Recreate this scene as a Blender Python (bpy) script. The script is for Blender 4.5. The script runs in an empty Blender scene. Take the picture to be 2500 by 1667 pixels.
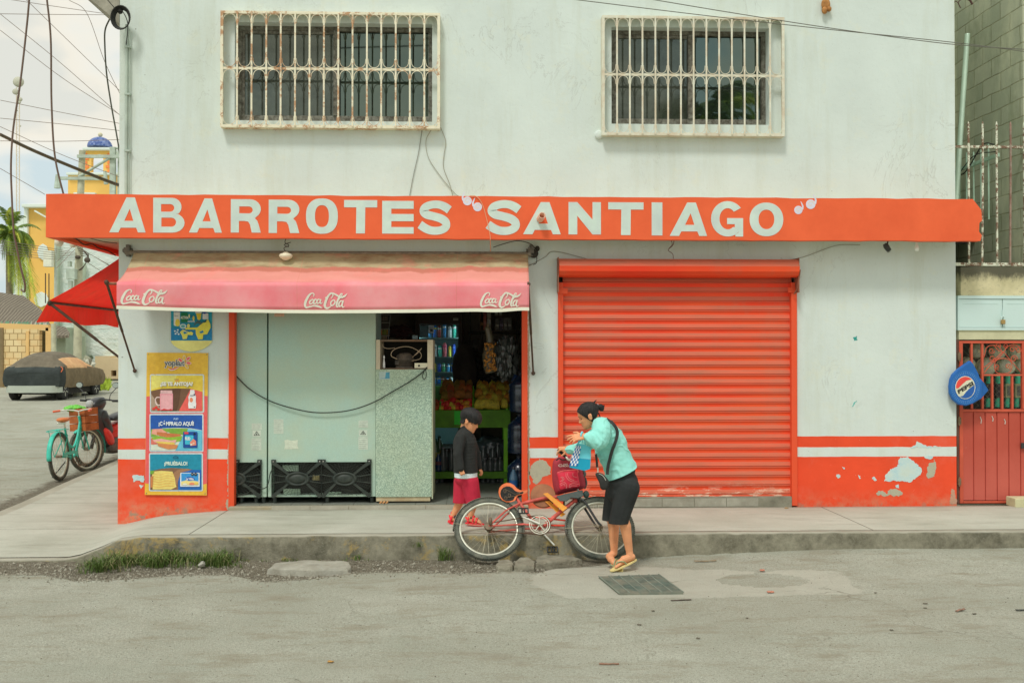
import bpy, bmesh, math, random
from mathutils import Vector, Matrix, Euler, noise
from mathutils.geometry import tessellate_polygon
R = math.radians
S = bpy.context.scene
COL = S.collection
random.seed(7)
FPX = 2430.0                       # focal length in pixels of the 2500 px wide photograph
CAMP = Vector((0, 0, 1.88))
CROT = Euler((R(90.62), 0, R(-2.0)))
cd = bpy.data.cameras.new('camera')
cam = bpy.data.objects.new('camera', cd)
COL.objects.link(cam)
cam.location = CAMP
cam.rotation_euler = CROT
cd.sensor_width = 36
cd.lens = 36 * FPX / 2500
cd.clip_start = 0.05
cd.clip_end = 3000
S.camera = cam
_M = CROT.to_matrix()
S.view_settings.view_transform = 'Standard'
S.view_settings.look = 'None'
S.view_settings.exposure = 0.07
S.view_settings.gamma = 1.0
SUN_EL, SUN_AZ = 56, 205           # azimuth measured clockwise from +Y
wd = bpy.data.worlds.new("World")
S.world = wd
wd.use_nodes = True
nt = wd.node_tree
nt.nodes.clear()
wo = nt.nodes.new('ShaderNodeOutputWorld')
bg = nt.nodes.new('ShaderNodeBackground')
bg.inputs['Strength'].default_value = 0.1
sky = nt.nodes.new('ShaderNodeTexSky')
sky.sky_type = 'NISHITA'
sky.sun_disc = False
sky.sun_elevation = R(SUN_EL)
sky.sun_rotation = R(SUN_AZ)
sky.air_density = 1.4
sky.dust_density = 3.0
tc = nt.nodes.new('ShaderNodeTexCoord')
mp = nt.nodes.new('ShaderNodeMapping')
mp.inputs['Scale'].default_value = (1.0, 1.0, 1.9)
mp.inputs['Location'].default_value = (0.35, 0.1, 0.25)
n1 = nt.nodes.new('ShaderNodeTexNoise')
n1.inputs['Scale'].default_value = 5.0
n1.inputs['Detail'].default_value = 6
n1.inputs['Roughness'].default_value = 0.45
r1 = nt.nodes.new('ShaderNodeValToRGB')       # where there are clouds at all
r1.color_ramp.elements[0].position = 0.42
r1.color_ramp.elements[1].position = 0.55
r2 = nt.nodes.new('ShaderNodeValToRGB')       # cloud tone: cream tops, grey green undersides
r2.color_ramp.elements[0].position = 0.46
r2.color_ramp.elements[0].color = (11.0, 9.8, 8.0, 1)
r2.color_ramp.elements[1].position = 0.60
r2.color_ramp.elements[1].color = (7.3, 7.4, 6.8, 1)
mx = nt.nodes.new('ShaderNodeMix')
mx.data_type = 'RGBA'
hz = nt.nodes.new('ShaderNodeMix')            # thin veil over the blue
hz.data_type = 'RGBA'
hz.inputs['Factor'].default_value = 0.84
hz.inputs['B'].default_value = (6.6, 7.8, 8.1, 1)
L = nt.links.new
L(tc.outputs['Generated'], mp.inputs['Vector'])
L(mp.outputs['Vector'], n1.inputs['Vector'])
L(n1.outputs['Fac'], r1.inputs['Fac'])
L(n1.outputs['Fac'], r2.inputs['Fac'])
L(sky.outputs['Color'], hz.inputs['A'])
L(r1.outputs['Color'], mx.inputs['Factor'])
L(hz.outputs['Result'], mx.inputs['A'])
L(r2.outputs['Color'], mx.inputs['B'])
L(mx.outputs['Result'], bg.inputs['Color'])
L(bg.outputs['Background'], wo.inputs['Surface'])
sd = bpy.data.lights.new('sun', 'SUN')
sd.energy = 1.6
sd.angle = R(11)
sd.color = (1.0, 0.975, 0.93)
sun = bpy.data.objects.new('sun', sd)
COL.objects.link(sun)
_a, _e = R(SUN_AZ), R(SUN_EL)
_d = Vector((math.sin(_a) * math.cos(_e), math.cos(_a) * math.cos(_e), math.sin(_e)))
sun.rotation_euler = _d.to_track_quat('Z', 'Y').to_euler()
sun.location = _d * 30
def ray(px, py):
 return _M @ Vector(((px - 1250) / FPX, (833.5 - py) / FPX, -1))
def W(px, py, Y):                  # the world point seen at a photo pixel, on the plane y = Y
 d = ray(px, py)
 return CAMP + d * (Y / d.y)
def G(px, py, z=0.0):              # ... on the plane z
 d = ray(px, py)
 return CAMP + d * ((z - CAMP.z) / d.z)
def WX(px, py, X):                 # ... on the plane x = X
 d = ray(px, py)
 return CAMP + d * (X / d.x)
def wx(px, Y, py=860): return W(px, py, Y).x
def wz(py, Y, px=1250): return W(px, py, Y).z
def cr(pts, n=8, closed=False):    # Catmull-Rom through points
 P = [Vector(p) for p in pts]
 if len(P) < 3: return P
 out = []
 m = len(P)
 rng = range(m) if closed else range(m - 1)
 for i in rng:
  if closed: p0, p1, p2, p3 = P[(i-1) % m], P[i], P[(i+1) % m], P[(i+2) % m]
  else:
   p1, p2 = P[i], P[i+1]
   p0 = P[i-1] if i > 0 else p1 * 2 - p2
   p3 = P[i+2] if i + 2 < m else p2 * 2 - p1
  for k in range(n):
   t = k / n
   out.append(0.5 * ((2*p1) + (p2-p0)*t + (2*p0-5*p1+4*p2-p3)*t*t + (3*p1-p0-3*p2+p3)*t**3))
 if not closed: out.append(P[-1])
 return out
class MB:
 def __init__(s, mat=0):
  s.v, s.f, s.mi, s.sm = [], [], [], []
  s.m = mat
 def add(s, vs, fs, smooth=False, m=None):
  b = len(s.v)
  s.v += [Vector(v) for v in vs]
  for f in fs:
   s.f.append([b + i for i in f]); s.mi.append(s.m if m is None else m); s.sm.append(smooth)
  return s
 def box(s, x0, x1, y0, y1, z0, z1, M=None, m=None):
  vs = [Vector((x, y, z)) for z in (z0, z1) for y in (y0, y1) for x in (x0, x1)]
  if M is not None: vs = [M @ v for v in vs]
  return s.add(vs, [(0,2,3,1),(4,5,7,6),(0,1,5,4),(2,6,7,3),(0,4,6,2),(1,3,7,5)], False, m)
 def quad(s, a, b, c, d, m=None): return s.add([a,b,c,d], [(0,1,2,3)], False, m)
 def prism(s, pts, a, m=None, M=None, ax='y', holes=()):
  def to(p, t):
   if ax == 'y': v = Vector((p[0], t, p[1]))
   elif ax == 'z': v = Vector((p[0], p[1], t))
   else: v = Vector((t, p[0], p[1]))
   return M @ v if M is not None else v
  loops = [list(pts)] + [list(h) for h in holes]
  flat = [p for l in loops for p in l]
  tri = tessellate_polygon([[Vector((p[0], p[1], 0)) for p in l] for l in loops])
  n = len(flat)
  vs = [to(p, a[0]) for p in flat] + [to(p, a[1]) for p in flat]
  fs = []
  for t in tri:
   A, B, C_ = [Vector((flat[i][0], flat[i][1])) for i in t]
   cw = (B-A).x*(C_-A).y - (B-A).y*(C_-A).x
   if abs(cw) < 1e-12: continue
   tt = t if cw > 0 else (t[0], t[2], t[1])
   if ax == 'y': fs.append(tuple(tt)); fs.append(tuple(i + n for i in reversed(tt)))
   else: fs.append(tuple(reversed(tt))); fs.append(tuple(i + n for i in tt))
  b = 0
  for l in loops:
   k = len(l)
   for i in range(k):
    j = (i + 1) % k
    fs.append((b+i, b+i+n, b+j+n, b+j))
   b += k
  return s.add(vs, fs, False, m)
 def tube(s, path, r, n=8, closed=False, m=None, flat=1.0, up=None):
  P = [Vector(p) for p in path]
  k = len(P)
  rs = r if isinstance(r, (list, tuple)) else [r] * k
  T = []
  for i in range(k):
   if closed: d = P[(i+1) % k] - P[i-1]
   else: d = P[min(i+1, k-1)] - P[max(i-1, 0)]
   T.append(d.normalized() if d.length > 1e-9 else Vector((0, 0, 1)))
  u = Vector(up) if up is not None else (Vector((0, 0, 1)) if abs(T[0].z) < 0.9 else Vector((0, 1, 0)))
  u = (u - T[0] * u.dot(T[0])).normalized()
  vs = []
  for i in range(k):
   u = (u - T[i] * u.dot(T[i]))
   u = u.normalized() if u.length > 1e-6 else T[i].orthogonal().normalized()
   w = T[i].cross(u)
   for j in range(n):
    a = 2 * math.pi * (j + .5) / n
    vs.append(P[i] + (u * math.cos(a) * flat + w * math.sin(a)) * rs[i])
  fs = []
  for i in range(k if closed else k - 1):
   for j in range(n):
    a, b = i * n + j, i * n + (j+1) % n
    c, d = ((i+1) % k) * n + (j+1) % n, ((i+1) % k) * n + j
    fs.append((a, b, c, d))
  s.add(vs, fs, n > 4, m)
  if not closed:
   s.add(vs[:n], [tuple(reversed(range(n)))], False, m)
   s.add(vs[-n:], [tuple(range(n))], False, m)
  return s
 def lathe(s, prof, n=16, M=None, m=None, smooth=True):
  vs, fs = [], []
  k = len(prof)
  for r, z in prof:
   for j in range(n):
    a = 2 * math.pi * j / n
    v = Vector((r * math.cos(a), r * math.sin(a), z))
    vs.append(M @ v if M is not None else v)
  for i in range(k - 1):
   for j in range(n):
    fs.append((i*n+j, i*n+(j+1) % n, (i+1)*n+(j+1) % n, (i+1)*n+j))
  s.add(vs, fs, smooth, m)
  if prof[0][0] > 1e-6: s.add(vs[:n], [tuple(reversed(range(n)))], False, m)
  if prof[-1][0] > 1e-6: s.add(vs[-n:], [tuple(range(n))], False, m)
  return s
 def ell(s, c, r, M=None, n=14, k=9, m=None):
  c = Vector(c)
  if isinstance(r, (int, float)): r = (r, r, r)
  T = Matrix.Translation(c) @ (M.to_4x4() if M is not None else Matrix.Identity(4)) @ Matrix.Diagonal((r[0], r[1], r[2], 1))
  prof = [(max(math.sin(math.pi*i/k), 1e-4), -math.cos(math.pi*i/k)) for i in range(k+1)]
  return s.lathe(prof, n, T, m)
 def limb(s, a, b, ra, rb, n=12, m=None):        # tapered capsule
  a, b = Vector(a), Vector(b)
  d = b - a; l = max(d.length, 1e-6)
  q = d.to_track_quat('Z', 'Y').to_matrix().to_4x4()
  prof = []
  for i in range(5): t = math.pi/2 * (1 - i/4); prof.append((max(ra*math.cos(t), 1e-4), -ra*math.sin(t)))
  for i in range(5): t = math.pi/2 * i/4; prof.append((max(rb*math.cos(t), 1e-4), l + rb*math.sin(t)))
  return s.lathe(prof, n, Matrix.Translation(a) @ q, m)
 def build(s, name, mats, parent=None, bevel=0, label=None, origin=None, sub=0):
  me = bpy.data.meshes.new(name)
  me.from_pydata([tuple(v) for v in s.v], [], s.f)
  if not isinstance(mats, (list, tuple)): mats = [mats]
  for mm in mats: me.materials.append(mm)
  me.polygons.foreach_set('material_index', s.mi)
  me.polygons.foreach_set('use_smooth', s.sm)
  me.update()
  o = bpy.data.objects.new(name, me)
  COL.objects.link(o)
  if parent is None:
   if s.v:
    lo = Vector([min(v[i] for v in s.v) for i in range(3)])
    hi = Vector([max(v[i] for v in s.v) for i in range(3)])
    c = Vector(((lo.x+hi.x)/2, (lo.y+hi.y)/2, lo.z))
    me.transform(Matrix.Translation(-c))
    o.location = c
  else:
   adopt(o, parent)
  if bevel:
   bm_ = o.modifiers.new('bevel', 'BEVEL')
   bm_.width = bevel; bm_.segments = 2; bm_.limit_method = 'ANGLE'; bm_.angle_limit = R(40)
  if sub:
   sm_ = o.modifiers.new('sub', 'SUBSURF'); sm_.levels = sub; sm_.render_levels = sub
  if label: o['label'] = label
  return o
WLD = {}
def wmat(o):                        # world matrix of an object without the depsgraph
 m = o.matrix_parent_inverse @ Matrix.LocRotScale(o.location, o.rotation_euler, o.scale)
 return (wmat(o.parent) @ m) if o.parent else Matrix.LocRotScale(o.location, o.rotation_euler, o.scale)
def adopt(o, parent):
 o.parent = parent
 o.matrix_parent_inverse = wmat(parent).inverted()
def thing(name, label, cat, loc=(0,0,0), group=None):
 o = bpy.data.objects.new(name, None)
 COL.objects.link(o)
 o.location = loc
 o.empty_display_size = 0.1
 return tag(o, label, cat, group)
def tag(o, label, cat, group=None):
 o['label'] = label; o['category'] = cat
 if group: o['group'] = group
 return o
def struct(o):
 o['kind'] = 'structure'; return o
def stuff(o, label, cat):
 o['kind'] = 'stuff'; return tag(o, label, cat)
def kids(o): return [c for c in COL.objects if c.parent == o]
def dup(o, parent=None):
 c = o.copy(); COL.objects.link(c)
 if parent is not None: c.parent = parent
 for k in kids(o): dup(k, c)
 return c
def lin(r, g, b, k=1.0):            # display colour 0..255 to linear albedo, k = light falling on it
 def f(c):
  c /= 255.0
  return c/12.92 if c <= 0.04045 else ((c+0.055)/1.055)**2.4
 return tuple(min(f(c)/k, 0.92) for c in (r, g, b))
class NT:
 def __init__(s, name):
  s.mat = bpy.data.materials.new(name); s.mat.use_nodes = True
  s.t = s.mat.node_tree; s.n = s.t.nodes
  s.b = s.n['Principled BSDF']
  s.g = s.n.new('ShaderNodeNewGeometry')
  s.pos = s.g.outputs['Position']
  s.xyz = None
 def lk(s, a, b): s.t.links.new(a, b)
 def obj(s):
  c = s.n.new('ShaderNodeTexCoord'); s.pos = c.outputs['Object']; return s
 def sep(s):
  if s.xyz is None:
   q = s.n.new('ShaderNodeSeparateXYZ'); s.lk(s.pos, q.inputs[0]); s.xyz = q.outputs
  return s.xyz
 def noise(s, scale, detail=4, rough=.55, stretch=None, dist=0):
  q = s.n.new('ShaderNodeTexNoise')
  q.inputs['Scale'].default_value = scale; q.inputs['Detail'].default_value = detail
  q.inputs['Roughness'].default_value = rough; q.inputs['Distortion'].default_value = dist
  if stretch:
   m = s.n.new('ShaderNodeMapping'); m.inputs['Scale'].default_value = stretch
   s.lk(s.pos, m.inputs['Vector']); s.lk(m.outputs['Vector'], q.inputs['Vector'])
  else: s.lk(s.pos, q.inputs['Vector'])
  return q.outputs['Fac']
 def ramp(s, fac, a, b, ca=(0,0,0), cb=(1,1,1)):
  q = s.n.new('ShaderNodeValToRGB')
  if a > b: a, b, ca, cb = b, a, cb, ca
  q.color_ramp.elements[0].position = a; q.color_ramp.elements[1].position = b
  q.color_ramp.elements[0].color = (*ca, 1); q.color_ramp.elements[1].color = (*cb, 1)
  s.lk(fac, q.inputs['Fac']); return q.outputs['Color']
 def val(s, v, inp):
  if isinstance(v, (int, float)): inp.default_value = v
  elif isinstance(v, tuple): inp.default_value = (*v, 1) if len(v) == 3 and inp.type == 'RGBA' else v
  else: s.lk(v, inp)
 def mix(s, f, a, b, mode='MIX'):
  q = s.n.new('ShaderNodeMix'); q.data_type = 'RGBA'; q.blend_type = mode
  s.val(f, q.inputs['Factor']); s.val(a, q.inputs['A']); s.val(b, q.inputs['B'])
  return q.outputs['Result']
 def math(s, op, a, b=0.0, c=0.0):
  q = s.n.new('ShaderNodeMath'); q.operation = op
  s.val(a, q.inputs[0]); s.val(b, q.inputs[1]); s.val(c, q.inputs[2]); return q.outputs[0]
 def sstep(s, v, a, b):
  q = s.n.new('ShaderNodeMapRange'); q.interpolation_type = 'SMOOTHSTEP'
  s.val(v, q.inputs['Value']); q.inputs['From Min'].default_value = a; q.inputs['From Max'].default_value = b
  return q.outputs['Result']
 def attr(s, name):
  q = s.n.new('ShaderNodeAttribute'); q.attribute_name = name; return q.outputs['Fac']
 def bump(s, h, strength=.3, dist=.01, prev=None):
  q = s.n.new('ShaderNodeBump'); q.inputs['Strength'].default_value = strength
  q.inputs['Distance'].default_value = dist; s.lk(h, q.inputs['Height'])
  if prev is not None: s.lk(prev, q.inputs['Normal'])
  return q.outputs['Normal']
 def out(s, col=None, rough=.8, metal=0, normal=None, spec=.3, **kw):
  if col is not None: s.val(col, s.b.inputs['Base Color'])
  s.val(rough, s.b.inputs['Roughness']); s.val(metal, s.b.inputs['Metallic'])
  s.b.inputs['Specular IOR Level'].default_value = spec
  if normal is not None: s.lk(normal, s.b.inputs['Normal'])
  for k, v in kw.items(): s.val(v, s.b.inputs[k])
  return s.mat
def sc(c, k): return tuple(min(max(x*k, 0), .95) for x in c)
_mc = {}
def mk(col, rough=.7, var=.10, scale=6, bump=.15, bs=80, metal=0, spec=.3, dirt=None, dk=.5, ds=3, name='paint', emis=0, bd=.004, alpha=1):
 """general weathered material: tone variation, optional dirt, fine bump"""
 key = (tuple(col), rough, var, scale, bump, bs, metal, spec, dirt, dk, ds, name, emis, bd, alpha)
 if key in _mc: return _mc[key]
 t = NT(name)
 n = t.noise(scale, 5, .6)
 c = t.mix(t.ramp(n, .3, .7), sc(col, 1 - var), sc(col, 1 + var))
 if dirt:
  d = t.ramp(t.noise(ds, 8, .7), .5 - .12, .5 + .18)
  c = t.mix(t.math('MULTIPLY', d, dk), c, dirt)
 nm = t.bump(t.noise(bs, 4, .6), bump, bd) if bump else None
 m = t.out(c, rough, metal, nm, spec)
 if emis:
  t.lk(c, t.b.inputs['Emission Color']); t.b.inputs['Emission Strength'].default_value = emis
 if alpha < 1: t.b.inputs['Alpha'].default_value = alpha
 _mc[key] = m
 return m
# ============================================================ GROUND
YW = 10.68                          # plane of the shop front
YK = 9.10                           # kerb edge
def sst(v, a, b):
 t = min(max((v - a) / (b - a), 0), 1); return t * t * (3 - 2 * t)
def lerp_tab(tab, x):
 if x <= tab[0][0]: return tab[0][1]
 for (a, b), (c, d) in zip(tab, tab[1:]):
  if x <= c: return b + (d - b) * (x - a) / (c - a)
 return tab[-1][1]
def nz(x, y, s, seed=0.0): return noise.noise(Vector((x * s, y * s, seed)))
XC = wx(289, YW)                    # left corner of the shop
XR = wx(2334, YW)                   # right end of the shop front
dirt_px = [(-300,1405),(0,1402),(110,1402),(180,1415),(250,1416),(330,1412),(450,1404),(560,1404),(640,1420),(760,1413),(880,1398),(1000,1397),(1130,1401),(1200,1398),(1255,1389),(1310,1400),(1345,1388),(1480,1378),(1560,1372),(1750,1366),(2100,1352),(2700,1345)]
dirt_tab = [(G(a, b).x, G(a, b).y) for a, b in dirt_px]
patch_px = [(1305,1402),(1325,1388),(1420,1384),(1540,1384),(1600,1386),(1700,1394),(1760,1392),(1860,1400),(1940,1394),(2040,1398),(2072,1410),(2080,1428),(2112,1450),(1960,1453),(1700,1458),(1500,1461),(1390,1462),(1345,1448),(1300,1428),(1296,1412)]
patch = [G(a, b).to_2d() for a, b in patch_px]
ring_c, ring_r = G(1862, 1417).to_2d(), (0.42, 0.26)
def sdist(p, poly):
 d = 9; ins = False
 n = len(poly)
 for i in range(n):
  a, b = poly[i], poly[(i+1) % n]
  e = b - a; t = min(max((p - a).dot(e) / e.length_squared, 0), 1)
  d = min(d, (p - a - e * t).length)
  if (a.y > p.y) != (b.y > p.y) and p.x < (b.x-a.x)*(p.y-a.y)/(b.y-a.y)+a.x: ins = not ins
 return d if ins else -d
def road_z(x, y):
 z = min(max(0, y - 12) * .022, .95)
 z += .07 * sst(x, .8, 3.6) * sst(y, 8.1, 9.1)
 if y < 12:
  z += .012 * nz(x, y, .7)
  e = lerp_tab(dirt_tab, x)
  k = sst(y, e, e + .12)
  z += k * (.012 * nz(x, y, 5, 3) + .010 * nz(x, y, 13, 5)) - .018 * k * (1 - sst(x, 1.2, 2.2)) + .02 * sst(y, 8.75, 9.05) * (1 - sst(x, 1.2, 2.2))
 return z
def axis(lo, hi, flo, fhi, fine, g=1.25):
 a = []; v = flo
 while v < fhi: a.append(v); v += fine
 a.append(fhi)
 st, v = fine, fhi
 while v < hi: st = min(st * g, 12); v += st; a.append(v)
 st, v = fine, flo
 while v > lo: st = min(st * g, 12); v -= st; a.insert(0, v)
 return a
xs = axis(-220, 220, -5.6, 6.2, .045)
ys = axis(-160, 260, 5.0, 9.25, .045)
vs = []; at_d, at_p = [], []
for y in ys:
 for x in xs:
  vs.append((x, y, road_z(x, y)))
  d = 0
  if 7 < y < 9.6 and -8 < x < 12: d = min(max(.5 + (y - lerp_tab(dirt_tab, x)) / .3, 0), 1) * (1 if x < 1.25 else .45)
  elif x < -5.1 and y > 9.5:      # dusty strip beside the side pavement
   xb = -5.49 - .0586 * (y - 12)
   d = min(max(.5 + (x - (xb - .5)) / .8, 0), 1) * .8
  at_d.append(d)
  p = 0
  if .1 < x < 3.9 and 6.9 < y < 8.7:
   q = Vector((x, y))
   s_ = sdist(q, patch)
   e = ((q.x-ring_c.x)/ring_r[0])**2 + ((q.y-ring_c.y)/ring_r[1])**2
   s_ = min(s_, (abs(e - .55)) * .12 + .04 if e < 1.0 and q.y > ring_c.y - .1 else s_)
   if e < .8: s_ = -.1
   p = min(max(.5 + s_ / .16, 0), 1)
  at_p.append(p)
nx = len(xs)
fs = [(j*nx+i, j*nx+i+1, (j+1)*nx+i+1, (j+1)*nx+i) for j in range(len(ys)-1) for i in range(nx-1)]
me = bpy.data.meshes.new('road')
me.from_pydata(vs, [], fs)
for nme, dat in (('dirt', at_d), ('patch', at_p)):
 a = me.attributes.new(nme, 'FLOAT', 'POINT'); a.data.foreach_set('value', dat)
me.polygons.foreach_set('use_smooth', [True] * len(me.polygons))
road = bpy.data.objects.new('road', me); COL.objects.link(road); struct(road)
t = NT('worn asphalt')
n1_ = t.noise(.9, 6, .62); n2_ = t.noise(5, 6, .65); n3_ = t.noise(140, 3, .7); n4_ = t.noise(.35, 3, .5, (1, 2.2, 1))
c = t.mix(t.ramp(n1_, .36, .64), (.45, .48, .385), (.63, .655, .545))
c = t.mix(t.ramp(n2_, .35, .7), c, t.mix(.35, c, (.36, .325, .24)))
c = t.mix(t.math('MULTIPLY', t.ramp(n4_, .45, .65), .55), c, (.45, .445, .35))
c = t.mix(t.math('MULTIPLY', t.ramp(t.noise(48, 4, .75), .36, .50), 1.0), (.33,.335,.27), c)
c = t.mix(t.math('MULTIPLY', t.ramp(t.noise(70, 3, .7), .55, .68), .55), c, (.60,.60,.51))
c = t.mix(t.math('MULTIPLY', t.ramp(t.noise(2.2, 8, .75, (.7, 1.8, 1)), .50, .64), .8), c, (.34,.305,.215))
c = t.mix(t.ramp(n3_, .30, .62), (.29, .28, .22), c)              # stone texture
c = t.mix(t.math('MULTIPLY', t.ramp(t.noise(90, 2, .5), .64, .70), .7), c, (.47, .44, .37))   # pale grit
c = t.mix(t.math('MULTIPLY', t.ramp(t.noise(38, 2, .5), .70, .735), .8), c, (.12, .11, .085))  # dark chips
pm = t.sstep(t.math('ADD', t.attr('patch'), t.math('MULTIPLY', t.math('SUBTRACT', t.noise(6, 9, .75), .5), 1.5)), .40, .62)
pc = t.mix(t.ramp(t.noise(4, 6, .6), .3, .7), (.52, .51, .42), (.60, .59, .49))
pc = t.mix(t.math('MULTIPLY', t.ramp(t.noise(120, 2, .6), .6, .7), .5), pc, (.25, .23, .18))
c = t.mix(t.math('MULTIPLY', pm, .65), c, pc)
dm = t.sstep(t.math('ADD', t.attr('dirt'), t.math('MULTIPLY', t.math('SUBTRACT', t.noise(7, 7, .72), .5), .75)), .42, .62)
dc = t.mix(t.ramp(t.noise(22, 6, .75), .35, .65), (.105, .092, .062), (.26, .235, .175))
dc = t.mix(t.ramp(t.noise(75, 3, .6), .60, .66), dc, (.42, .39, .32))
c = t.mix(dm, c, dc)
h = t.math('ADD', t.math('MULTIPLY', n3_, .6), t.math('MULTIPLY', t.noise(40, 4, .7), .7))
h = t.math('ADD', h, t.math('MULTIPLY', dm, t.noise(28, 5, .8)))
h = t.math('ADD', h, t.math('MULTIPLY', t.noise(48, 4, .75), 1.2))
vr = t.n.new('ShaderNodeTexVoronoi'); vr.feature = 'DISTANCE_TO_EDGE'; vr.inputs['Scale'].default_value = .55
nq = t.n.new('ShaderNodeTexNoise'); nq.inputs['Scale'].default_value = 1.6; nq.inputs['Detail'].default_value = 6; t.lk(t.pos, nq.inputs['Vector'])
va = t.n.new('ShaderNodeVectorMath'); va.operation = 'MULTIPLY_ADD'; va.inputs[1].default_value = (1.1,1.1,1.1); t.lk(nq.outputs['Color'], va.inputs[0]); t.lk(t.pos, va.inputs[2]); t.lk(va.outputs[0], vr.inputs['Vector'])
ck = t.math('MULTIPLY', t.sstep(vr.outputs['Distance'], .007, .002), t.ramp(t.noise(.7, 3, .5), .50, .58))
c = t.mix(t.math('MULTIPLY', ck, .55), c, (.2,.19,.14))
nm = t.bump(h, .8, .014)
m_road = t.out(c, .93, 0, nm, .2)
me.materials.append(m_road)
tab_wall = [(wx(295,YW),.065),(wx(325,YW),.09),(wx(363,YW),.13),(wx(402,YW),.162),(wx(478,YW),.192),(wx(560,YW),.215),(wx(700,YW),.22)]
tab_kerb = [(G(165,1367).x,.02),(G(200,1358,.02).x,.04),(G(250,1338,.1).x,.115),(G(295,1314,.19).x,.195),(G(345,1308,.22).x,.22)]
def walk_z(x, y):
 k = min(max((y - YK) / (YW - YK), 0), 1)
 a = lerp_tab(tab_kerb, x + (.10 if k > 0 else 0) * k)
 b = lerp_tab(tab_wall, x)
 z = a * (1 - k) + b * k
 if y > YW:
  z = .065 + max(0, y - 12) * .022 + .02 * sst(y, 11, 14)
 return z + .004 * nz(x, y, 1.1, 8)
YJ = YK + .10
def side_edge(y): return -5.49 - .0586 * (max(y, 9.6) - 12)
mw = MB()
def grid(mb, X, Y, fz, skip=None, mi=None):
 b = [[Vector((x(y) if callable(x) else x, y, fz(x(y) if callable(x) else x, y))) for x in X] for y in Y]
 n = len(X)
 mb.add([v for r in b for v in r], [(j*n+i, j*n+i+1, (j+1)*n+i+1, (j+1)*n+i) for j in range(len(Y)-1) for i in range(n-1)], True, mi)
gx = [-5.6 + .1 * i for i in range(0, 240)]
gy = [YJ + (YW + .12 - YJ) * i / 16 for i in range(17)]
grid(mw, gx, gy, walk_z)
def sfx(k, n=14):
 return lambda y: side_edge(y) + .16 + (XC + .3 - side_edge(y) - .16) * k / n
grid(mw, [sfx(k) for k in range(15)], [YW + .12 + .0 + .5 * i for i in range(60)], walk_z)
t = NT('pavement concrete')
x_, y_, z_ = t.sep()
c = t.mix(t.ramp(t.noise(1.1, 6, .6), .35, .65), (.44, .445, .36), (.54, .545, .455))
c = t.mix(t.math('MULTIPLY', t.ramp(t.noise(3.2, 7, .7, (.35, 1.6, 1)), .5, .72), .5), c, (.25, .235, .18))
c = t.mix(t.math('MULTIPLY', t.ramp(t.noise(60, 3, .6), .6, .7), .35), c, (.2, .19, .15))
lines = [t.math('ABSOLUTE', t.math('SUBTRACT', x_, v)) for v in (G(2064, 1263, .22).x, G(504, 1277, .22).x)]
ln = t.math('MINIMUM', lines[0], lines[1])
yl = t.math('ABSOLUTE', t.math('SUBTRACT', y_, G(80, 1229, .07).y))
yl = t.math('ADD', yl, t.math('MULTIPLY', t.math('GREATER_THAN', x_, XC - .1), 9))
wob = t.math('MULTIPLY', t.math('SUBTRACT', t.noise(6, 4, .7), .5), .08)
yk = t.math('ABSOLUTE', t.math('SUBTRACT', t.math('ADD', y_, wob), G(120, 1293, .05).y))
yk = t.math('ADD', yk, t.math('MULTIPLY', t.math('GREATER_THAN', x_, XC - .0), 9))
ln = t.math('MINIMUM', ln, t.math('MINIMUM', yl, t.math('ADD', yk, .002)))
lm = t.sstep(ln, .009, .004)
c = t.mix(t.math('MULTIPLY', lm, .8), c, (.12, .11, .08))
h = t.math('SUBTRACT', t.math('ADD', t.noise(120, 3, .6), t.noise(14, 5, .7)), t.math('MULTIPLY', lm, 3))
m_walk = t.out(c, .9, 0, t.bump(h, .35, .006), .2)
struct(mw.build('pavement', m_walk))
mk_ = MB()
prof = [(YJ - .006, -.012), (YJ - .008, .0), (YK + .03, .001), (YK + .008, -.006), (YK - .004, -.022), (YK - .012, -.07), (YK - .02, -.13), (YK - .035, -.20), (YK - .05, -.34)]
rows = []
kx = [-5.6 + .04 * i for i in range(0, 560)]
for x in kx:
 top = lerp_tab(tab_kerb, x) + .004 * nz(x, YK, 1.1, 8)
 row = []
 for i, (y, dz) in enumerate(prof):
  w = .010 * nz(x, dz * 3, 2.2, 4) + (.008 * nz(x, dz * 6, 11, 2) if i > 2 else 0) + (.006 * nz(x, dz * 20, 30, 6) if i > 3 else 0)
  row.append(Vector((x, y + (w if i > 1 else 0), top + dz + (.006 * nz(x, 0, 9, 1) if 1 < i < 6 else 0))))
 rows.append(row)
n = len(prof)
mk_.add([v for r in rows for v in r], [(i*n+j+1, (i+1)*n+j+1, (i+1)*n+j, i*n+j) for i in range(len(rows)-1) for j in range(n-1)], True)
srows = []
for i in range(62):
 y = YJ + .5 * i
 xb = side_edge(max(y, 9.2)); zt = walk_z(xb + .2, max(y, YW + .2)) if y > YW else lerp_tab([(YJ, .025), (YW, .065)], y)
 srows.append([Vector((xb + .165, y, zt)), Vector((xb + .02, y, zt)), Vector((xb, y, zt - .02)), Vector((xb - .01, y, zt - .3))])
mk_.add([v for r in srows for v in r], [(i*4+j, i*4+j+1, (i+1)*4+j+1, (i+1)*4+j) for i in range(61) for j in range(3)], False)
t = NT('kerb concrete')
x_, y_, z_ = t.sep()
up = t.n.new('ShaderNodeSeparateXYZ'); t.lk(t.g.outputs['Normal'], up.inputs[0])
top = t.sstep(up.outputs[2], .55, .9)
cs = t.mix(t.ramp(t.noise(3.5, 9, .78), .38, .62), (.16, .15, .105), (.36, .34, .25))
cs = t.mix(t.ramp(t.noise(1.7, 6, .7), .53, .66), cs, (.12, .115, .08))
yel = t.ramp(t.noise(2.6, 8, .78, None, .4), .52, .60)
yel = t.math('MULTIPLY', yel, t.sstep(x_, 1.6, .6))
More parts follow.
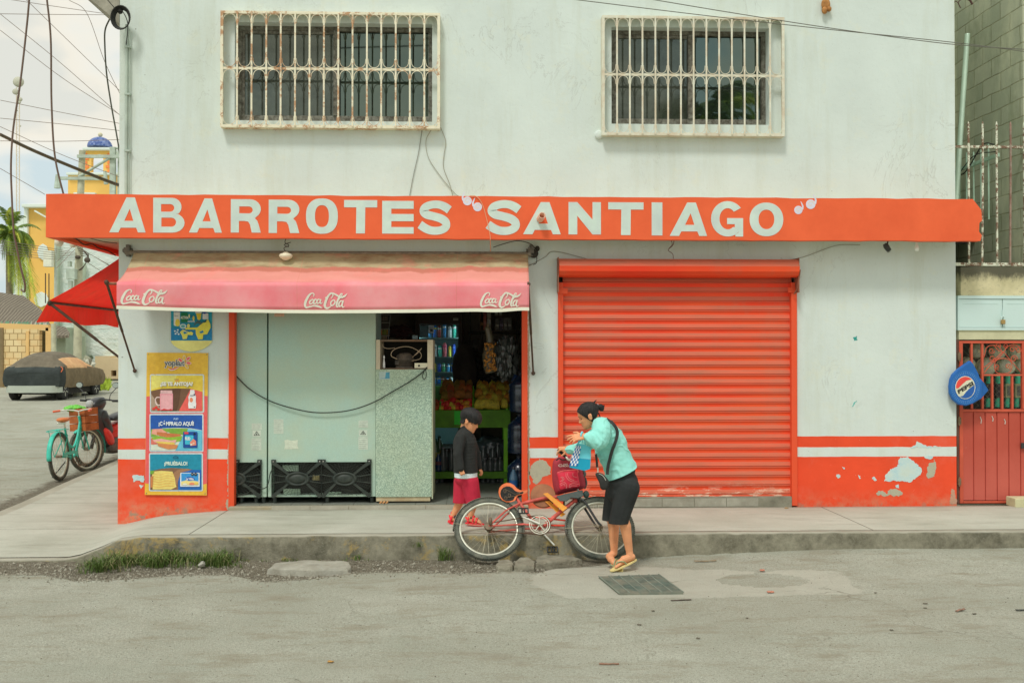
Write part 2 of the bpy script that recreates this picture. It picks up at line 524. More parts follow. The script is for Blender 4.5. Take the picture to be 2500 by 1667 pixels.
cs = t.mix(t.math('MULTIPLY', yel, .95), cs, (.46, .34, .13))
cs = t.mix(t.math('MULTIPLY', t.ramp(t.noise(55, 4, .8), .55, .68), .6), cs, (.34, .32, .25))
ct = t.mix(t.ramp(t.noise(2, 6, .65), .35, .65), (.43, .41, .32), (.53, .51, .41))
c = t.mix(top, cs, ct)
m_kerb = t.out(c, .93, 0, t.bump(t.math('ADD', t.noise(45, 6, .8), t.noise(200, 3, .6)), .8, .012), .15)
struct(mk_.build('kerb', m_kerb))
def rock(name, label, c, r, seed, mat, cat='stone', group=None, flat=.6, poly=None):
 rn = random.Random(seed)
 bm = bmesh.new()
 bmesh.ops.create_icosphere(bm, subdivisions=3, radius=1)
 cut = [(Vector((rn.uniform(-1,1), rn.uniform(-1,1), rn.uniform(-.3,1))).normalized(), rn.uniform(.55,.85)) for _ in range(9)]
 for v in bm.verts:
  for nn, d in cut:
   k = v.co.dot(nn) - d
   if k > 0: v.co -= nn * k
  v.co += v.co.normalized() * .07 * noise.noise(v.co * 3 + Vector((seed, 0, 0)))
  v.co = Vector((v.co.x * r[0], v.co.y * r[1], v.co.z * r[2]))
 me = bpy.data.meshes.new(name); bm.to_mesh(me); bm.free()
 me.materials.append(mat)
 o = bpy.data.objects.new(name, me); COL.objects.link(o)
 o.location = c; o.rotation_euler = (rn.uniform(-.1,.1), rn.uniform(-.1,.1), rn.uniform(0, 6))
 return tag(o, label, cat, group)
m_stone = mk((.33, .31, .235), .95, .35, 8, .9, 50, name='stone', bd=.02, dirt=(.2,.18,.13), dk=.8, ds=7)
def slab(name, label, pxs, th, z, mat, rough=.01):
 pts = [G(a, b, z + th).to_2d() for a, b in pxs]
 pp = []
 for i in range(len(pts)):
  a, b = pts[i], pts[(i+1) % len(pts)]
  for k in range(4):
   q = a.lerp(b, k/4); pp.append((q.x + random.uniform(-1,1)*rough, q.y + random.uniform(-1,1)*rough))
 if sum(pp[i][0]*pp[(i+1)%len(pp)][1]-pp[(i+1)%len(pp)][0]*pp[i][1] for i in range(len(pp))) < 0: pp.reverse()
 cx_ = sum(p[0] for p in pp)/len(pp); cy_ = sum(p[1] for p in pp)/len(pp); n = len(pp); L_ = []
 for s_, zz in ((1.04, z - .05), (1.0, z + th*.55), (.95, z + th*.92), (.80, z + th), (.4, z + th*1.02)):
  L_.append([Vector((cx_ + (p[0]-cx_)*s_, cy_ + (p[1]-cy_)*s_, zz + (.006*nz(p[0]*s_, p[1], 14, s_) + .008*nz(p[0], p[1]*s_, 5, 2) if zz > z else 0))) for p in pp])
 m = MB(); m.add([p for l in L_ for p in l], [(i*n+j, i*n+(j+1) % n, (i+1)*n+(j+1) % n, (i+1)*n+j) for i in range(4) for j in range(n)] + [tuple(range(4*n, 5*n))])
 return tag(m.build(name, mat), label, 'concrete chunk')
slab('concrete_chunk', 'pale broken concrete slab lying at the kerb, left of the red bicycle', [(655,1385),(672,1372),(740,1367),(850,1367),(857,1380),(850,1388),(760,1389),(700,1388)], .03, .01, mk((.42,.41,.34), .9, .2, 6, .8, 50, name='slab', dirt=(.28,.26,.2), dk=.8, ds=9, bd=.01))
slab('concrete_chunk', 'small broken concrete chunk under the rear wheel of the red bicycle', [(1210,1375),(1222,1366),(1245,1364),(1254,1372),(1252,1382),(1215,1382)], .045, .0, m_stone)
slab('concrete_chunk', 'larger cracked concrete chunk right of the rear wheel of the red bicycle', [(1256,1368),(1270,1358),(1290,1357),(1306,1368),(1304,1380),(1258,1381)], .045, .0, m_stone)
slab('concrete_chunk', 'long low broken concrete ledge against the kerb between the bicycle wheels', [(1308,1358),(1330,1352),(1400,1354),(1418,1362),(1390,1367),(1330,1372),(1309,1372)], .03, .01, m_stone)
rn = random.Random(3)
rock('pebble', 'largest pale pebble in the gutter dirt in front of the grass', G(492, 1376, .03), (.035,.03,.026), 5, mk((.45,.44,.37), .9, .1, 9, .3, 60, name='pebble'), 'stone')
mg = MB()
for i in range(3200):
 px = rn.uniform(-80, 1330); x = G(px, 1390).x
 e = lerp_tab(dirt_tab, x)
 y = rn.uniform(e - .05, 9.02)
 if rn.random() < .25: y = rn.gauss(e + .05, .12)
 if y > 9.02: continue
 r = rn.choice([.004, .006, .006, .009, .013, .02 if rn.random() < .3 else .008])
 z = road_z(x, y)
 q = Euler((rn.uniform(0,3), rn.uniform(0,3), rn.uniform(0,3))).to_matrix()
 pts = [q @ Vector(v) * r for v in ((1,0,0),(-.8,.2,.1),(0,.9,0),(.1,-.9,.1),(0,0,.7),(0,.1,-.7))]
 mg.add([Vector((x, y, z + r*.25)) + p for p in pts], [(0,2,4),(2,1,4),(1,3,4),(3,0,4),(2,0,5),(1,2,5),(3,1,5),(0,3,5)], False, rn.choice([0,0,1]))
for i in range(500):                # sparse grit on the carriageway
 x, y = rn.uniform(-4.4, 4.6), rn.uniform(5.7, 8.9)
 r = rn.choice([.003, .004, .006]); z = road_z(x, y)
 q = Euler((rn.uniform(0,3), rn.uniform(0,3), rn.uniform(0,3))).to_matrix()
 pts = [q @ Vector(v) * r for v in ((1,0,0),(-.8,.2,.1),(0,.9,0),(.1,-.9,.1),(0,0,.7),(0,.1,-.7))]
 mg.add([Vector((x, y, z + r*.25)) + p for p in pts], [(0,2,4),(2,1,4),(1,3,4),(3,0,4),(2,0,5),(1,2,5),(3,1,5),(0,3,5)], False, rn.choice([0,1,2]))
stuff(mg.build('gravel', [mk((.36,.34,.27), .9, name='grit'), mk((.22,.20,.15), .9, name='grit2'), mk((.12,.10,.08), .9, name='grit3')]), 'loose grit and small stones in the gutter dirt and on the road', 'gravel')
m_grass = mk((.105, .17, .035), .6, .35, 25, 0, name='grass')
m_grassd = mk((.28, .26, .12), .7, .3, 25, 0, name='dry grass')
def tuft(mb, c, n, h, spread, rn, lean=.5):
 for i in range(n):
  a = rn.uniform(0, 2*math.pi); l = h * rn.uniform(.45, 1.1); le = rn.uniform(.1, lean) * 1.6
  o = Vector(c) + Vector((rn.gauss(0, spread), rn.gauss(0, spread*.5), 0))
  d = Vector((math.cos(a), math.sin(a), 0)); s_ = Vector((-d.y, d.x, 0)) * rn.uniform(.0016, .0032)
  p = [o, o + d*l*le*.25 + Vector((0,0,l*.5)), o + d*l*le*.75 + Vector((0,0,l*.82)), o + d*l*le*1.35 + Vector((0,0,l*(.95 - .35*le)))]
  mb.add([p[0]-s_, p[0]+s_, p[1]+s_, p[1]-s_, p[2]+s_*.7, p[2]-s_*.7, p[3]], [(0,1,2,3),(3,2,4,5),(5,4,6)], False, 1 if rn.random() < .16 else 0)
mgr = MB()
for px in range(205, 585, 6):
 k = .55 + .45 * math.sin((px-205)/41.0)**2
 if 560 < px: k *= .5
 for _ in range(2):
  pp = G(px + rn.uniform(-5,5), 1374 + rn.uniform(-6,10) + (8 if px < 300 else 0), .0)
  tuft(mgr, (pp.x, min(pp.y, 9.03), road_z(pp.x, pp.y) - .01), int(20*k), .13*k + .03, .035, rn, .8)
for i in range(26):
 px = rn.uniform(560, 900); pp = G(px, 1370)
 tuft(mgr, (pp.x, 9.0, road_z(pp.x, 9)), 4, .035, .02, rn)
stuff(mgr.build('grass', [m_grass, m_grassd]), 'ragged green grass growing from the gutter dirt along the kerb', 'grass')
for (px, py, h_, n_, lab) in ((1083, 1368, .15, 60, 'thin grass tuft at the kerb just left of the rear bicycle wheel'), (1022, 1338, .06, 26, 'tiny green weed sprouting halfway up the kerb face'), (870, 1366, .07, 26, 'small grass tuft at the kerb by the pale concrete slab')):
 mt_ = MB(); pp = G(px, py, 0 if py > 1350 else .1)
 tuft(mt_, (pp.x, min(pp.y, 9.04), road_z(pp.x, 9) if py > 1350 else .12), n_, h_, .03, rn, .7)
 tag(mt_.build('weed_tuft', [m_grass, m_grassd]), lab, 'weed')
q = [G(1462,1411).to_2d(), G(1608,1406).to_2d(), G(1668,1450).to_2d(), G(1512,1453).to_2d()]
mm_ = MB()
zc = road_z(2, 7.9) + .012
mm_.prism([(p.x, p.y) for p in (q[3], q[2], q[1], q[0])], (zc - .04, zc + .003), ax='z')
for i in range(7):
 a, b = q[0].lerp(q[1], i/6), q[3].lerp(q[2], i/6)
 mm_.tube([(a.x, a.y, zc + .004), (b.x, b.y, zc + .004)], .006, 6, m=1)
for i in range(26):
 a, b = q[0].lerp(q[3], (i+.5)/26), q[1].lerp(q[2], (i+.5)/26)
 mm_.tube([(a.x, a.y, zc + .003), (b.x, b.y, zc + .003)], .003, 4, m=0)
m_mh = mk((.135, .185, .155), .65, .3, 9, .4, 60, .3, dirt=(.36,.33,.25), dk=.8, ds=5, name='worn iron')
tag(mm_.build('manhole_cover', [m_mh, mk((.22,.25,.2), .7, .2, name='iron rib')]), 'worn grey green square manhole cover set in a pale concrete patch', 'manhole cover')
def litter(name, px, py, w, l, col, lab, cat='litter', th=.004, crump=.01, z0=None):
 m = MB(); z = road_z(*G(px, py).to_2d()) + .005 if z0 is None else z0
 c0 = G(px, py, z); a = rn.uniform(-.5, .5)
 pts = []
 nn = 6
 vsl = [Vector((c0.x + (i/nn-.5)*l*math.cos(a) - (j/3-.5)*w*math.sin(a), c0.y + (i/nn-.5)*l*math.sin(a) + (j/3-.5)*w*math.cos(a), z + crump*(.5+noise.noise(Vector((i*.9, j*1.1, px*.1)))))) for j in range(4) for i in range(nn+1)]
 m.add(vsl, [(j*7+i, j*7+i+1, (j+1)*7+i+1, (j+1)*7+i) for j in range(3) for i in range(nn)], True)
 o = m.build(name, mk(col, .8, .1, name=name))
 sd_ = o.modifiers.new('t', 'SOLIDIFY'); sd_.thickness = th
 return tag(o, lab, cat)
litter('crushed_cup', 2238, 1333, .05, .09, (.5,.52,.5), 'crushed white paper cup in the road at the kerb', crump=.05)
litter('paper_scrap', 2345, 1334, .06, .16, (.42,.40,.33), 'flattened beige paper scrap by the kerb right of the white cup', crump=.03)
litter('plastic_scrap', 2490, 1333, .06, .10, (.55,.57,.58), 'white plastic scrap at the kerb by the right edge of the photo', crump=.05)
litter('wood_splinter', 1722, 1369, .018, .2, (.30,.23,.14), 'thin brown wood splinter on the road right of the front wheel', crump=.008)
litter('stick', 1663, 1464, .015, .16, (.12,.09,.07), 'dark twig lying below the manhole cover', 'stick', crump=.006)
litter('stick', 1487, 1620, .012, .12, (.3,.17,.11), 'reddish brown twig on the road near the bottom of the photo', 'stick', crump=.006)
litter('paper_scrap', 1861, 1392, .035, .04, (.62,.22,.14), 'small red wrapper scrap on the broken asphalt above the patch', crump=.012)
litter('paper_scrap', 1881, 1445, .035, .05, (.65,.26,.17), 'red wrapper scrap on the lower rim of the pale concrete patch', crump=.012)
litter('dry_leaf', 807, 1615, .02, .035, (.5,.28,.08), 'small orange leaf alone on the left half of the road', 'leaf')
litter('dry_leaf', 2345, 1490, .02, .09, (.34,.2,.14), 'reddish leaf on the road at the right', 'leaf', crump=.015)
litter('dry_leaf', 2490, 1489, .02, .06, (.06,.07,.06), 'dark leaf on the road at the right edge', 'leaf')
litter('dry_leaf', 1920, 1240, .02, .04, (.5,.3,.12), 'yellow leaf on the pavement below the right shutter rail', 'leaf', z0=.224)
for i in range(9):
 px, py = rn.uniform(1400, 2480), rn.uniform(1340, 1560)
 litter('bark_chip', px, py, .012, rn.uniform(.015,.035), (.17,.15,.11), 'small dark bark chip on the road', 'debris', crump=.006)['group'] = 'dark bark chips scattered over the right half of the road'
# ============================================================ SHOP BUILDING
ZT = 6.6
shop = thing('shop_building', 'two storey white corner shop with red painted base and orange lettered canopy', 'building', (0.7, YW, .2))
KW = .74
c_white = lin(191, 201, 195, KW)
RED = lin(220, 72, 42, .70)
def wall_mat():
 t = NT('painted wall')
 x_, y_, z_ = t.sep()
 c = t.mix(t.ramp(t.noise(1.3, 5, .6), .3, .7), sc(c_white, .93), sc(c_white, 1.03))
 c = t.mix(t.math('MULTIPLY', t.ramp(t.noise(5, 7, .7), .55, .75), .25), c, lin(205, 200, 165, KW))
 c = t.mix(t.math('MULTIPLY', t.ramp(t.noise(2.2, 6, .65, (3, 1, .35)), .56, .8), .22), c, lin(160, 160, 130, KW))
 hc_ = t.ramp(t.noise(1.9, 9, .62, (1,1,.7), .8), .494, .5); hd_ = t.ramp(t.noise(1.9, 9, .62, (1,1,.7), .8), .506, .5)
 c = t.mix(t.math('MULTIPLY', t.math('MULTIPLY', t.math('MULTIPLY', hc_, hd_), t.ramp(t.noise(.8, 3, .5), .5, .6)), .35), c, (.3,.3,.25))
 c = t.mix(t.math('MULTIPLY', t.ramp(t.noise(1.1, 8, .7, (2.2, 1, .25)), .52, .68), .30), c, lin(168,172,150,KW))
 nick = t.ramp(t.noise(9, 3, .8), .735, .75)
 c = t.mix(t.math('MULTIPLY', nick, .7), c, (.22, .21, .16))
 c = t.mix(t.math('MULTIPLY', t.ramp(t.noise(70, 3, .6), .64, .72), .18), c, (.25, .25, .2))
 red = t.mix(t.ramp(t.noise(1.6, 5, .6), .3, .7), sc(RED, .86), sc(RED, 1.06))
 red = t.mix(t.math('MULTIPLY', t.ramp(t.noise(2.3, 6, .7), .50, .72), .65), red, lin(205, 98, 78, .72))
 wv = t.math('MULTIPLY', t.math('SUBTRACT', t.noise(3.0, 3, .5), .5), .02)
 zz = t.math('ADD', z_, wv)
 b1 = t.math('MULTIPLY', t.math('GREATER_THAN', zz, .852), t.math('LESS_THAN', zz, .970))
 b2 = t.math('LESS_THAN', zz, .749)
 m = t.math('MAXIMUM', b1, b2)
 chips = t.ramp(t.noise(11, 6, .8), .675, .69)
 c = t.mix(m, c, t.mix(chips, red, lin(205, 205, 185, KW)))
 ft = t.math('MULTIPLY', t.sstep(z_, .42, .15), t.ramp(t.noise(6, 7, .75), .42, .62))
 c = t.mix(t.math('MULTIPLY', ft, .75), c, lin(186, 130, 100, .72))
 c = t.mix(t.math('MULTIPLY', t.math('MULTIPLY', t.sstep(z_, .32, .14), t.ramp(t.noise(8, 6, .75), .52, .6)), .8), c, (.31, .28, .20))
 h = t.math('ADD', t.math('MULTIPLY', t.noise(18, 5, .6), .8), t.math('MULTIPLY', t.noise(3.5, 3, .5), 1.6))
 return t.out(c, .82, 0, t.bump(h, .28, .012), .25)
M_WALL = wall_mat()
def holed(mb, x0, x1, z0, z1, y, holes, depth=.2):
 """front face of a wall with rectangular openings and their reveals"""
 X = sorted({x0, x1} | {h[0] for h in holes} | {h[1] for h in holes})
 Z = sorted({z0, z1} | {h[2] for h in holes} | {h[3] for h in holes})
 for i in range(len(X)-1):
  for j in range(len(Z)-1):
   cx, cz = (X[i]+X[i+1])/2, (Z[j]+Z[j+1])/2
   if any(h[0] < cx < h[1] and h[2] < cz < h[3] for h in holes): continue
   mb.quad((X[i],y,Z[j]), (X[i+1],y,Z[j]), (X[i+1],y,Z[j+1]), (X[i],y,Z[j+1]))
 for a, b, c, d in holes:
  mb.quad((a,y,c),(a,y+depth,c),(a,y+depth,d),(a,y,d))
  mb.quad((b,y+depth,c),(b,y,c),(b,y,d),(b,y+depth,d))
  mb.quad((a,y,d),(a,y+depth,d),(b,y+depth,d),(b,y,d))
  mb.quad((a,y+depth,c),(a,y,c),(b,y,c),(b,y+depth,c))
OPX0, OPX1 = wx(560, YW), wx(1288, YW)
OPZ0, OPZ1 = .235, wz(690, YW)
SHX0, SHX1 = wx(1362, YW), wx(1944, YW)
SHZ1 = wz(640, YW, 1650)
WL = (wx(573, YW, 180), wx(1055, YW, 180), wz(296, YW, 814), wz(57, YW, 814))
WR = (wx(1493, YW, 180), wx(1877, YW, 180), wz(304, YW, 1685), wz(68, YW, 1685))
mb = MB()
holed(mb, XC, XR, -.1, ZT, YW, [(OPX0, OPX1, -.1, OPZ1), (SHX0, SHX1, -.1, SHZ1), WL, WR])
mb.build('wall', M_WALL, shop)
mb = MB()                            # side walls, back, roof
mb.quad((XC, 20, -.1), (XC, YW, -.1), (XC, YW, ZT), (XC, 20, ZT))
mb.quad((XR, YW, -.1), (XR, 20, -.1), (XR, 20, ZT), (XR, YW, ZT))
mb.quad((XR, 20, -.1), (XC, 20, -.1), (XC, 20, ZT), (XR, 20, ZT))
mb.quad((XC, YW, ZT), (XR, YW, ZT), (XR, 20, ZT), (XC, 20, ZT))
mb.build('wall', M_WALL, shop, label='plain side and rear walls of the shop')
ma = MB()
zs = wz(57, YW, 289)
ma.prism([(XC - .004, zs), (XC - .004, ZT), (XC - .95, ZT), (XC - .95, ZT - .12), (XC - .62, zs + .50)][::-1], (YW + .0, 19))
ma.build('roof_overhang', mk((.42,.40,.32), .9, .2, 4, .4, 40, dirt=(.16,.15,.11), dk=.9, ds=3, name='stained soffit'), shop)
YF = YW - .34
CX0, CX1 = wx(112, YF, 530), wx(2398, YF, 530)
CZ0, CZ1 = wz(584, YF, 1250), wz(480, YF, 1250)
c_fas = lin(226, 96, 56, .80)
m_fas = mk(c_fas, .75, .07, 2.2, .25, 60, dirt=lin(200, 75, 40, .8), dk=.35, ds=2.5, name='orange fascia')
m_soff = mk(lin(190,190,165,.75), .9, .1, 3, .2, 50, dirt=(.35,.31,.22), dk=.5, name='soffit')
mc = MB()
YB = 16.5
right = [(CX1 - .02, CZ0), (CX1 - .005, CZ0 + .06), (CX1 - .035, CZ0 + .10), (CX1 - .03, CZ0 + .19), (CX1 + .0, CZ0 + .22), (CX1 - .01, CZ0 + .33), (CX1 - .05, CZ0 + .38), (CX1 - .10, CZ1)]
top = []
k = 60
for i in range(1, k):
 x = CX1 - .10 + (CX0 - CX1 + .10) * i / k
 top.append((x, CZ1 + random.uniform(-.004, .005)))
bot = []
for i in range(1, k):
 x = CX0 + (CX1 - .02 - CX0) * i / k
 bot.append((x, CZ0 + random.uniform(-.004, .004)))
mc.prism([(CX0, CZ0)] + bot + right + top + [(CX0, CZ1)], (YF, YF + .09))
mc.box(CX0 + .0, CX0 + .09, YF + .092, YB, CZ0, CZ1 - .004)
o = mc.build('canopy_fascia', m_fas, shop)
ms = MB()
ms.box(CX0 + .092, CX1 - .12, YF + .092, YW - .002, CZ0 + .05, CZ1 - .03)
ms.box(CX0 + .092, XC - .002, YW - .002, YB, CZ0 + .05, CZ1 - .03)
ms.box(XR + .002, CX1 - .12, YW + .0, YW + .5, CZ0 + .05, CZ1 - .03)
ms.build('canopy_slab', m_soff, shop)
def arc(cx, cy, rx, ry, a0, a1, n=10, p=2.0):
 o = []
 for i in range(n + 1):
  a = R(a0 + (a1 - a0) * i / n)
  c_, s_ = math.cos(a), math.sin(a)
  o.append((cx + rx * math.copysign(abs(c_)**(2/p), c_), cy + ry * math.copysign(abs(s_)**(2/p), s_)))
 return o
def ribbon(path, w):
 P = [Vector((p[0], p[1], 0)) for p in path]
 P = cr(P, 6)
 n = len(P)
 l, r = [], []
 for i in range(n):
  d = (P[min(i+1, n-1)] - P[max(i-1, 0)]).normalized()
  k = i / (n - 1) * (len(w) - 1) if isinstance(w, (list, tuple)) else 0
  ww = (w[int(k)] + (w[min(int(k)+1, len(w)-1)] - w[int(k)]) * (k - int(k))) if isinstance(w, (list, tuple)) else w
  nrm = Vector((-d.y, d.x, 0)) * ww / 2
  l.append((P[i] + nrm).to_2d()); r.append((P[i] - nrm).to_2d())
 if not isinstance(w, (list, tuple)) or min(w) > .15:      # drop points folded over on the inner side of a bend
  Q = [p.to_2d() for p in P]
  def ok(p, i):
   wi = w if not isinstance(w, (list, tuple)) else sum(w) / len(w)
   return all((p - Q[j]).length > wi * .44 for j in range(n) if abs(j - i) > 2)
  l = [p for i, p in enumerate(l) if ok(p, i)]; r = [p for i, p in enumerate(r) if ok(p, i)]
 return [tuple(p) for p in r] + [tuple(p) for p in reversed(l)]
def strip(path, w):
 """quads along a stroke; used where a stroke crosses itself"""
 P = cr([Vector((p[0], p[1], 0)) for p in path], 5); n = len(P); o = []
 for i in range(n):
  d = (P[min(i+1, n-1)] - P[max(i-1, 0)]).normalized()
  k = i / (n-1) * (len(w)-1); ww = w[int(k)] + (w[min(int(k)+1, len(w)-1)] - w[int(k)]) * (k - int(k))
  m = Vector((-d.y, d.x, 0)) * ww / 2
  o.append(((P[i]+m).to_2d(), (P[i]-m).to_2d()))
 return o
GL = {
 'A': ([(0,0),(.25,0),(.31,.135),(.74,.135),(.79,0),(1,0),(.70,1),(.47,1)], [[(.41,.33),(.66,.33),(.56,.68)]]),
 'B': ([(0,0)] + [(.62,0)] + arc(.62,.28,.38,.28,-90,75,9) + arc(.60,.74,.30,.26,-50,90,9) + [(0,1)], [[(.26,.17)] + arc(.58,.30,.15,.13,-90,90,8) + [(.26,.43)], [(.25,.60)] + arc(.54,.71,.13,.11,-90,90,8) + [(.25,.82)]]),
 'R': ([(0,0),(.27,0),(.27,.35),(.45,.35)] + [(.58,.33),(.64,.24),(.70,0),(1,0),(.93,.24),(.88,.36),(.80,.43)] + arc(.64,.71,.36,.29,-55,90,9) + [(0,1)], [[(.28,.58)] + arc(.60,.68,.13,.105,-90,90,8) + [(.28,.785)]]),
 'O': (arc(.5,.5,.5,.5,0,355,36,2.4), [arc(.5,.5,.22,.31,0,355,28,2.4)]),
 'Q': (arc(.5,.5,.5,.5,0,355,36,2.1), [arc(.5,.5,.235,.29,0,355,28,2.1)]),
 'T': ([(.36,0),(.63,0),(.64,.78),(1,.78),(1,1),(0,1),(0,.78),(.37,.78)], []),
 'E': ([(0,0),(1,0),(1,.20),(.29,.20),(.29,.38),(1,.38),(1,.60),(.29,.60),(.29,.76),(1,.76),(1,1),(0,1)], []),
 'N': ([(0,0),(.27,0),(.27,.58),(.74,0),(1,0),(1,1),(.74,1),(.74,.46),(.27,1),(0,1)], []),
 'I': ([(0,0),(1,0),(1,1),(0,1)], []),
 'S': ([], []),
 'G': (arc(.52,.5,.52,.5,38,318,26) + [(.76,.06),(.76,0),(1,0),(1,.52),(.50,.52),(.50,.35),(.74,.35)] + [(.74,.26)] + list(reversed(arc(.52,.5,.26,.30,42,310,20))), []),
}
S_PATH = [(.95,.72),(.82,.81),(.64,.875),(.42,.875),(.22,.80),(.165,.68),(.26,.585),(.48,.53),(.70,.465),(.84,.36),(.84,.22),(.68,.125),(.44,.11),(.24,.17),(.05,.29)]
S_W = [.25,.25,.235,.23,.235,.25,.25,.24,.25,.25,.235,.23,.235,.25,.25]
sign = [('A',267,356,482.5,567.5),('B',374,451,483.5,568),('A',461.5,542,485,568),('R',563.5,637,487,568),('R',656,731,488,569),('O',747,825,485,571),('T',840,921,489,570),('E',933,1010,491,570.5),('S',1021,1101,490,572.5),
  ('S',1187,1271,489,573),('A',1277,1369,494,572),('N',1388,1467,494,572.5),('T',1485,1571,494.5,574),('I',1591,1617,494.5,575),('A',1635,1726,495,576),('G',1736,1814,491.5,577.5),('Q',1830,1912,495,577)]
m_let = mk(lin(186, 202, 190, .74), .8, .07, 5, .2, 60, dirt=lin(170,170,180,.8), dk=.4, name='lettering paint')
m_halo = mk(lin(226, 186, 150, .75), .8, .07, 5, .2, 60, name='lettering edge')
ml = MB()
for ch, xa, xb, ya, yb in sign:
 A, B_ = W(xa, yb, YF), W(xb, ya, YF)
 f = lambda p: (A.x + (B_.x - A.x) * p[0], A.z + (B_.z - A.z) * p[1])
 lo, hs = GL[ch]
 if ch == 'S':
  Q = [f(p) for pr in strip(S_PATH, S_W) for p in pr]
  ml.add([(x, YF - .003, z) for x, z in Q], [(2*i, 2*i+1, 2*i+3, 2*i+2) for i in range(len(Q)//2 - 1)], False, 0)
  continue
 ml.prism([f(p) for p in lo], (YF - .003, YF + .001), 0, holes=[[f(p) for p in h] for h in hs])
def spiral(px, py, r, s, ccw):
 q = W(px, py, YF); r = r / 227
 pts = arc(0, 0, r, r, 0, 350, 20)
 ml.prism([(q.x + a, q.z + b) for a, b in pts], (YF - .003, YF + .001), 2)
 tail = [(0.95*r*s, .1*r), (1.05*r*s, .9*r), (.75*r*s, 1.7*r), (.55*r*s, 2.1*r)]
 rb = ribbon([(a, b) for a, b in tail], [.4*r, .4*r, .2*r, .06*r])
 ml.prism([(q.x + a, q.z + b) for a, b in rb], (YF - .0025, YF + .001), 2)
 sp = ribbon([(r*.75*math.cos(a*.9)*(1-a*.12), r*.75*math.sin(a*.9)*(1-a*.12)) for a in range(8)], r*.09)
 ml.prism([(q.x + a, q.z + b) for a, b in sp], (YF - .004, YF - .001), 1)
spiral(1141, 491, 10.5, -1, 1); spiral(1166, 505.5, 10.5, -1, 1)
spiral(1949, 513, 10, 1, 1); spiral(1979, 499, 11.5, 1, 1)
ml.build('painted_lettering', [m_let, m_halo, mk(lin(196,194,206,.74), .8, .06, 5, name='quote mark paint')], shop, label='hand painted pale letters ABARROTES "SANTIAGO" on the canopy')
msp = MB()
q = W(1318, 538, YF)
msp.lathe([(.036,0),(.036,.12),(.028,.12),(.028,.02)], 16, Matrix.Translation((q.x, YF, q.z + .01)) @ Matrix.Rotation(R(78), 4, 'X') @ Matrix.Rotation(R(8), 4, 'Y'))
msp.build('drain_spout', mk(lin(215,170,145,.8), .7, .15, name='spout'), shop)
m_glass = NT('dark window glass')
_g = m_glass.n.new('ShaderNodeBsdfGlossy'); _g.inputs['Color'].default_value = (.20, .26, .225, 1); _g.inputs['Roughness'].default_value = .02
_d = m_glass.n.new('ShaderNodeBsdfDiffuse')
m_glass.lk(m_glass.mix(m_glass.ramp(m_glass.noise(3, 6, .65), .4, .7), (.018, .028, .024), (.07, .085, .07)), _d.inputs['Color'])
_x = m_glass.n.new('ShaderNodeMixShader'); _x.inputs[0].default_value = .6
m_glass.lk(_d.outputs[0], _x.inputs[1]); m_glass.lk(_g.outputs[0], _x.inputs[2])
m_glass.lk(_x.outputs[0], m_glass.n['Material Output'].inputs['Surface'])
M_GLASS = m_glass.mat
m_dust = NT('dusty window glass')
_g = m_dust.n.new('ShaderNodeBsdfGlossy'); _g.inputs['Color'].default_value = (.16, .18, .155, 1); _g.inputs['Roughness'].default_value = .06
_d = m_dust.n.new('ShaderNodeBsdfDiffuse')
m_dust.lk(m_dust.mix(m_dust.ramp(m_dust.noise(2.3, 6, .7), .35, .65), (.045, .05, .04), (.15, .17, .14)), _d.inputs['Color'])
_x = m_dust.n.new('ShaderNodeMixShader'); _x.inputs[0].default_value = .5
m_dust.lk(_d.outputs[0], _x.inputs[1]); m_dust.lk(_g.outputs[0], _x.inputs[2])
m_dust.lk(_x.outputs[0], m_dust.n['Material Output'].inputs['Surface'])
M_DUST = m_dust.mat
m_frame = mk((.085, .075, .052), .6, .25, 12, .3, 90, dirt=(.45,.45,.38), dk=.55, ds=22, name='old bronze frame')
def grille_mat():
 t = NT('rusty cream grille')
 c = t.mix(t.ramp(t.noise(7, 6, .7), .3, .7), lin(205, 200, 175, .78), lin(220, 214, 190, .78))
 z = t.n.new('ShaderNodeSeparateXYZ'); t.lk(t.g.outputs['Position'], z.inputs[0])
 rust = t.ramp(t.noise(4.5, 8, .82), .50, .56)
 c = t.mix(t.math('MULTIPLY', rust, .85), c, (.47, .22, .085))
 return t.out(c, .75, 0, t.bump(t.noise(120, 3, .6), .3, .002), .3)
M_GRI = grille_mat()
M_GRI2 = mk(lin(205,206,188,.78), .7, .08, 7, .2, 90, dirt=(.52,.30,.14), dk=.55, ds=6, name='cream grille')
def window(op, glass_px, Yo, label, dusty):
 x0, x1, z0, z1 = op
 yb = YW + .12
 f = MB(); d = .045
 f.box(x0+.001, x0+d, yb, yb+.06, z0+.001, z1-.001); f.box(x1-d, x1-.001, yb, yb+.06, z0+.001, z1-.001)
 f.box(x0+d, x1-d, yb, yb+.06, z1-d, z1-.001); f.box(x0+d, x1-d, yb, yb+.06, z0+.001, z0+.085)
 xm = x0 + (x1-x0)*glass_px
 f.box(xm-.035, xm+.03, yb-.015, yb+.058, z0+.086, z1-d-.001)
 f.box(x0+d+.001, x0+d+.03, yb+.012, yb+.05, z0+.086, z1-d-.001); f.box(x0+d+.031, xm-.036, yb+.012, yb+.05, z1-d-.035, z1-d-.001)
 fr = f.build('window_frame', m_frame, shop, bevel=.002, label=label)
 g = MB(); g.quad((x0+d+.002, yb+.03, z0+.087), (xm-.036, yb+.03, z0+.087), (xm-.036, yb+.03, z1-d-.002), (x0+d+.002, yb+.03, z1-d-.002))
 g.build('pane', dusty, fr)
 g = MB(); g.quad((xm+.031, yb+.045, z0+.087), (x1-d-.001, yb+.045, z0+.087), (x1-d-.001, yb+.045, z1-d-.002), (xm+.031, yb+.045, z1-d-.002))
 g.build('pane', M_GLASS, fr)
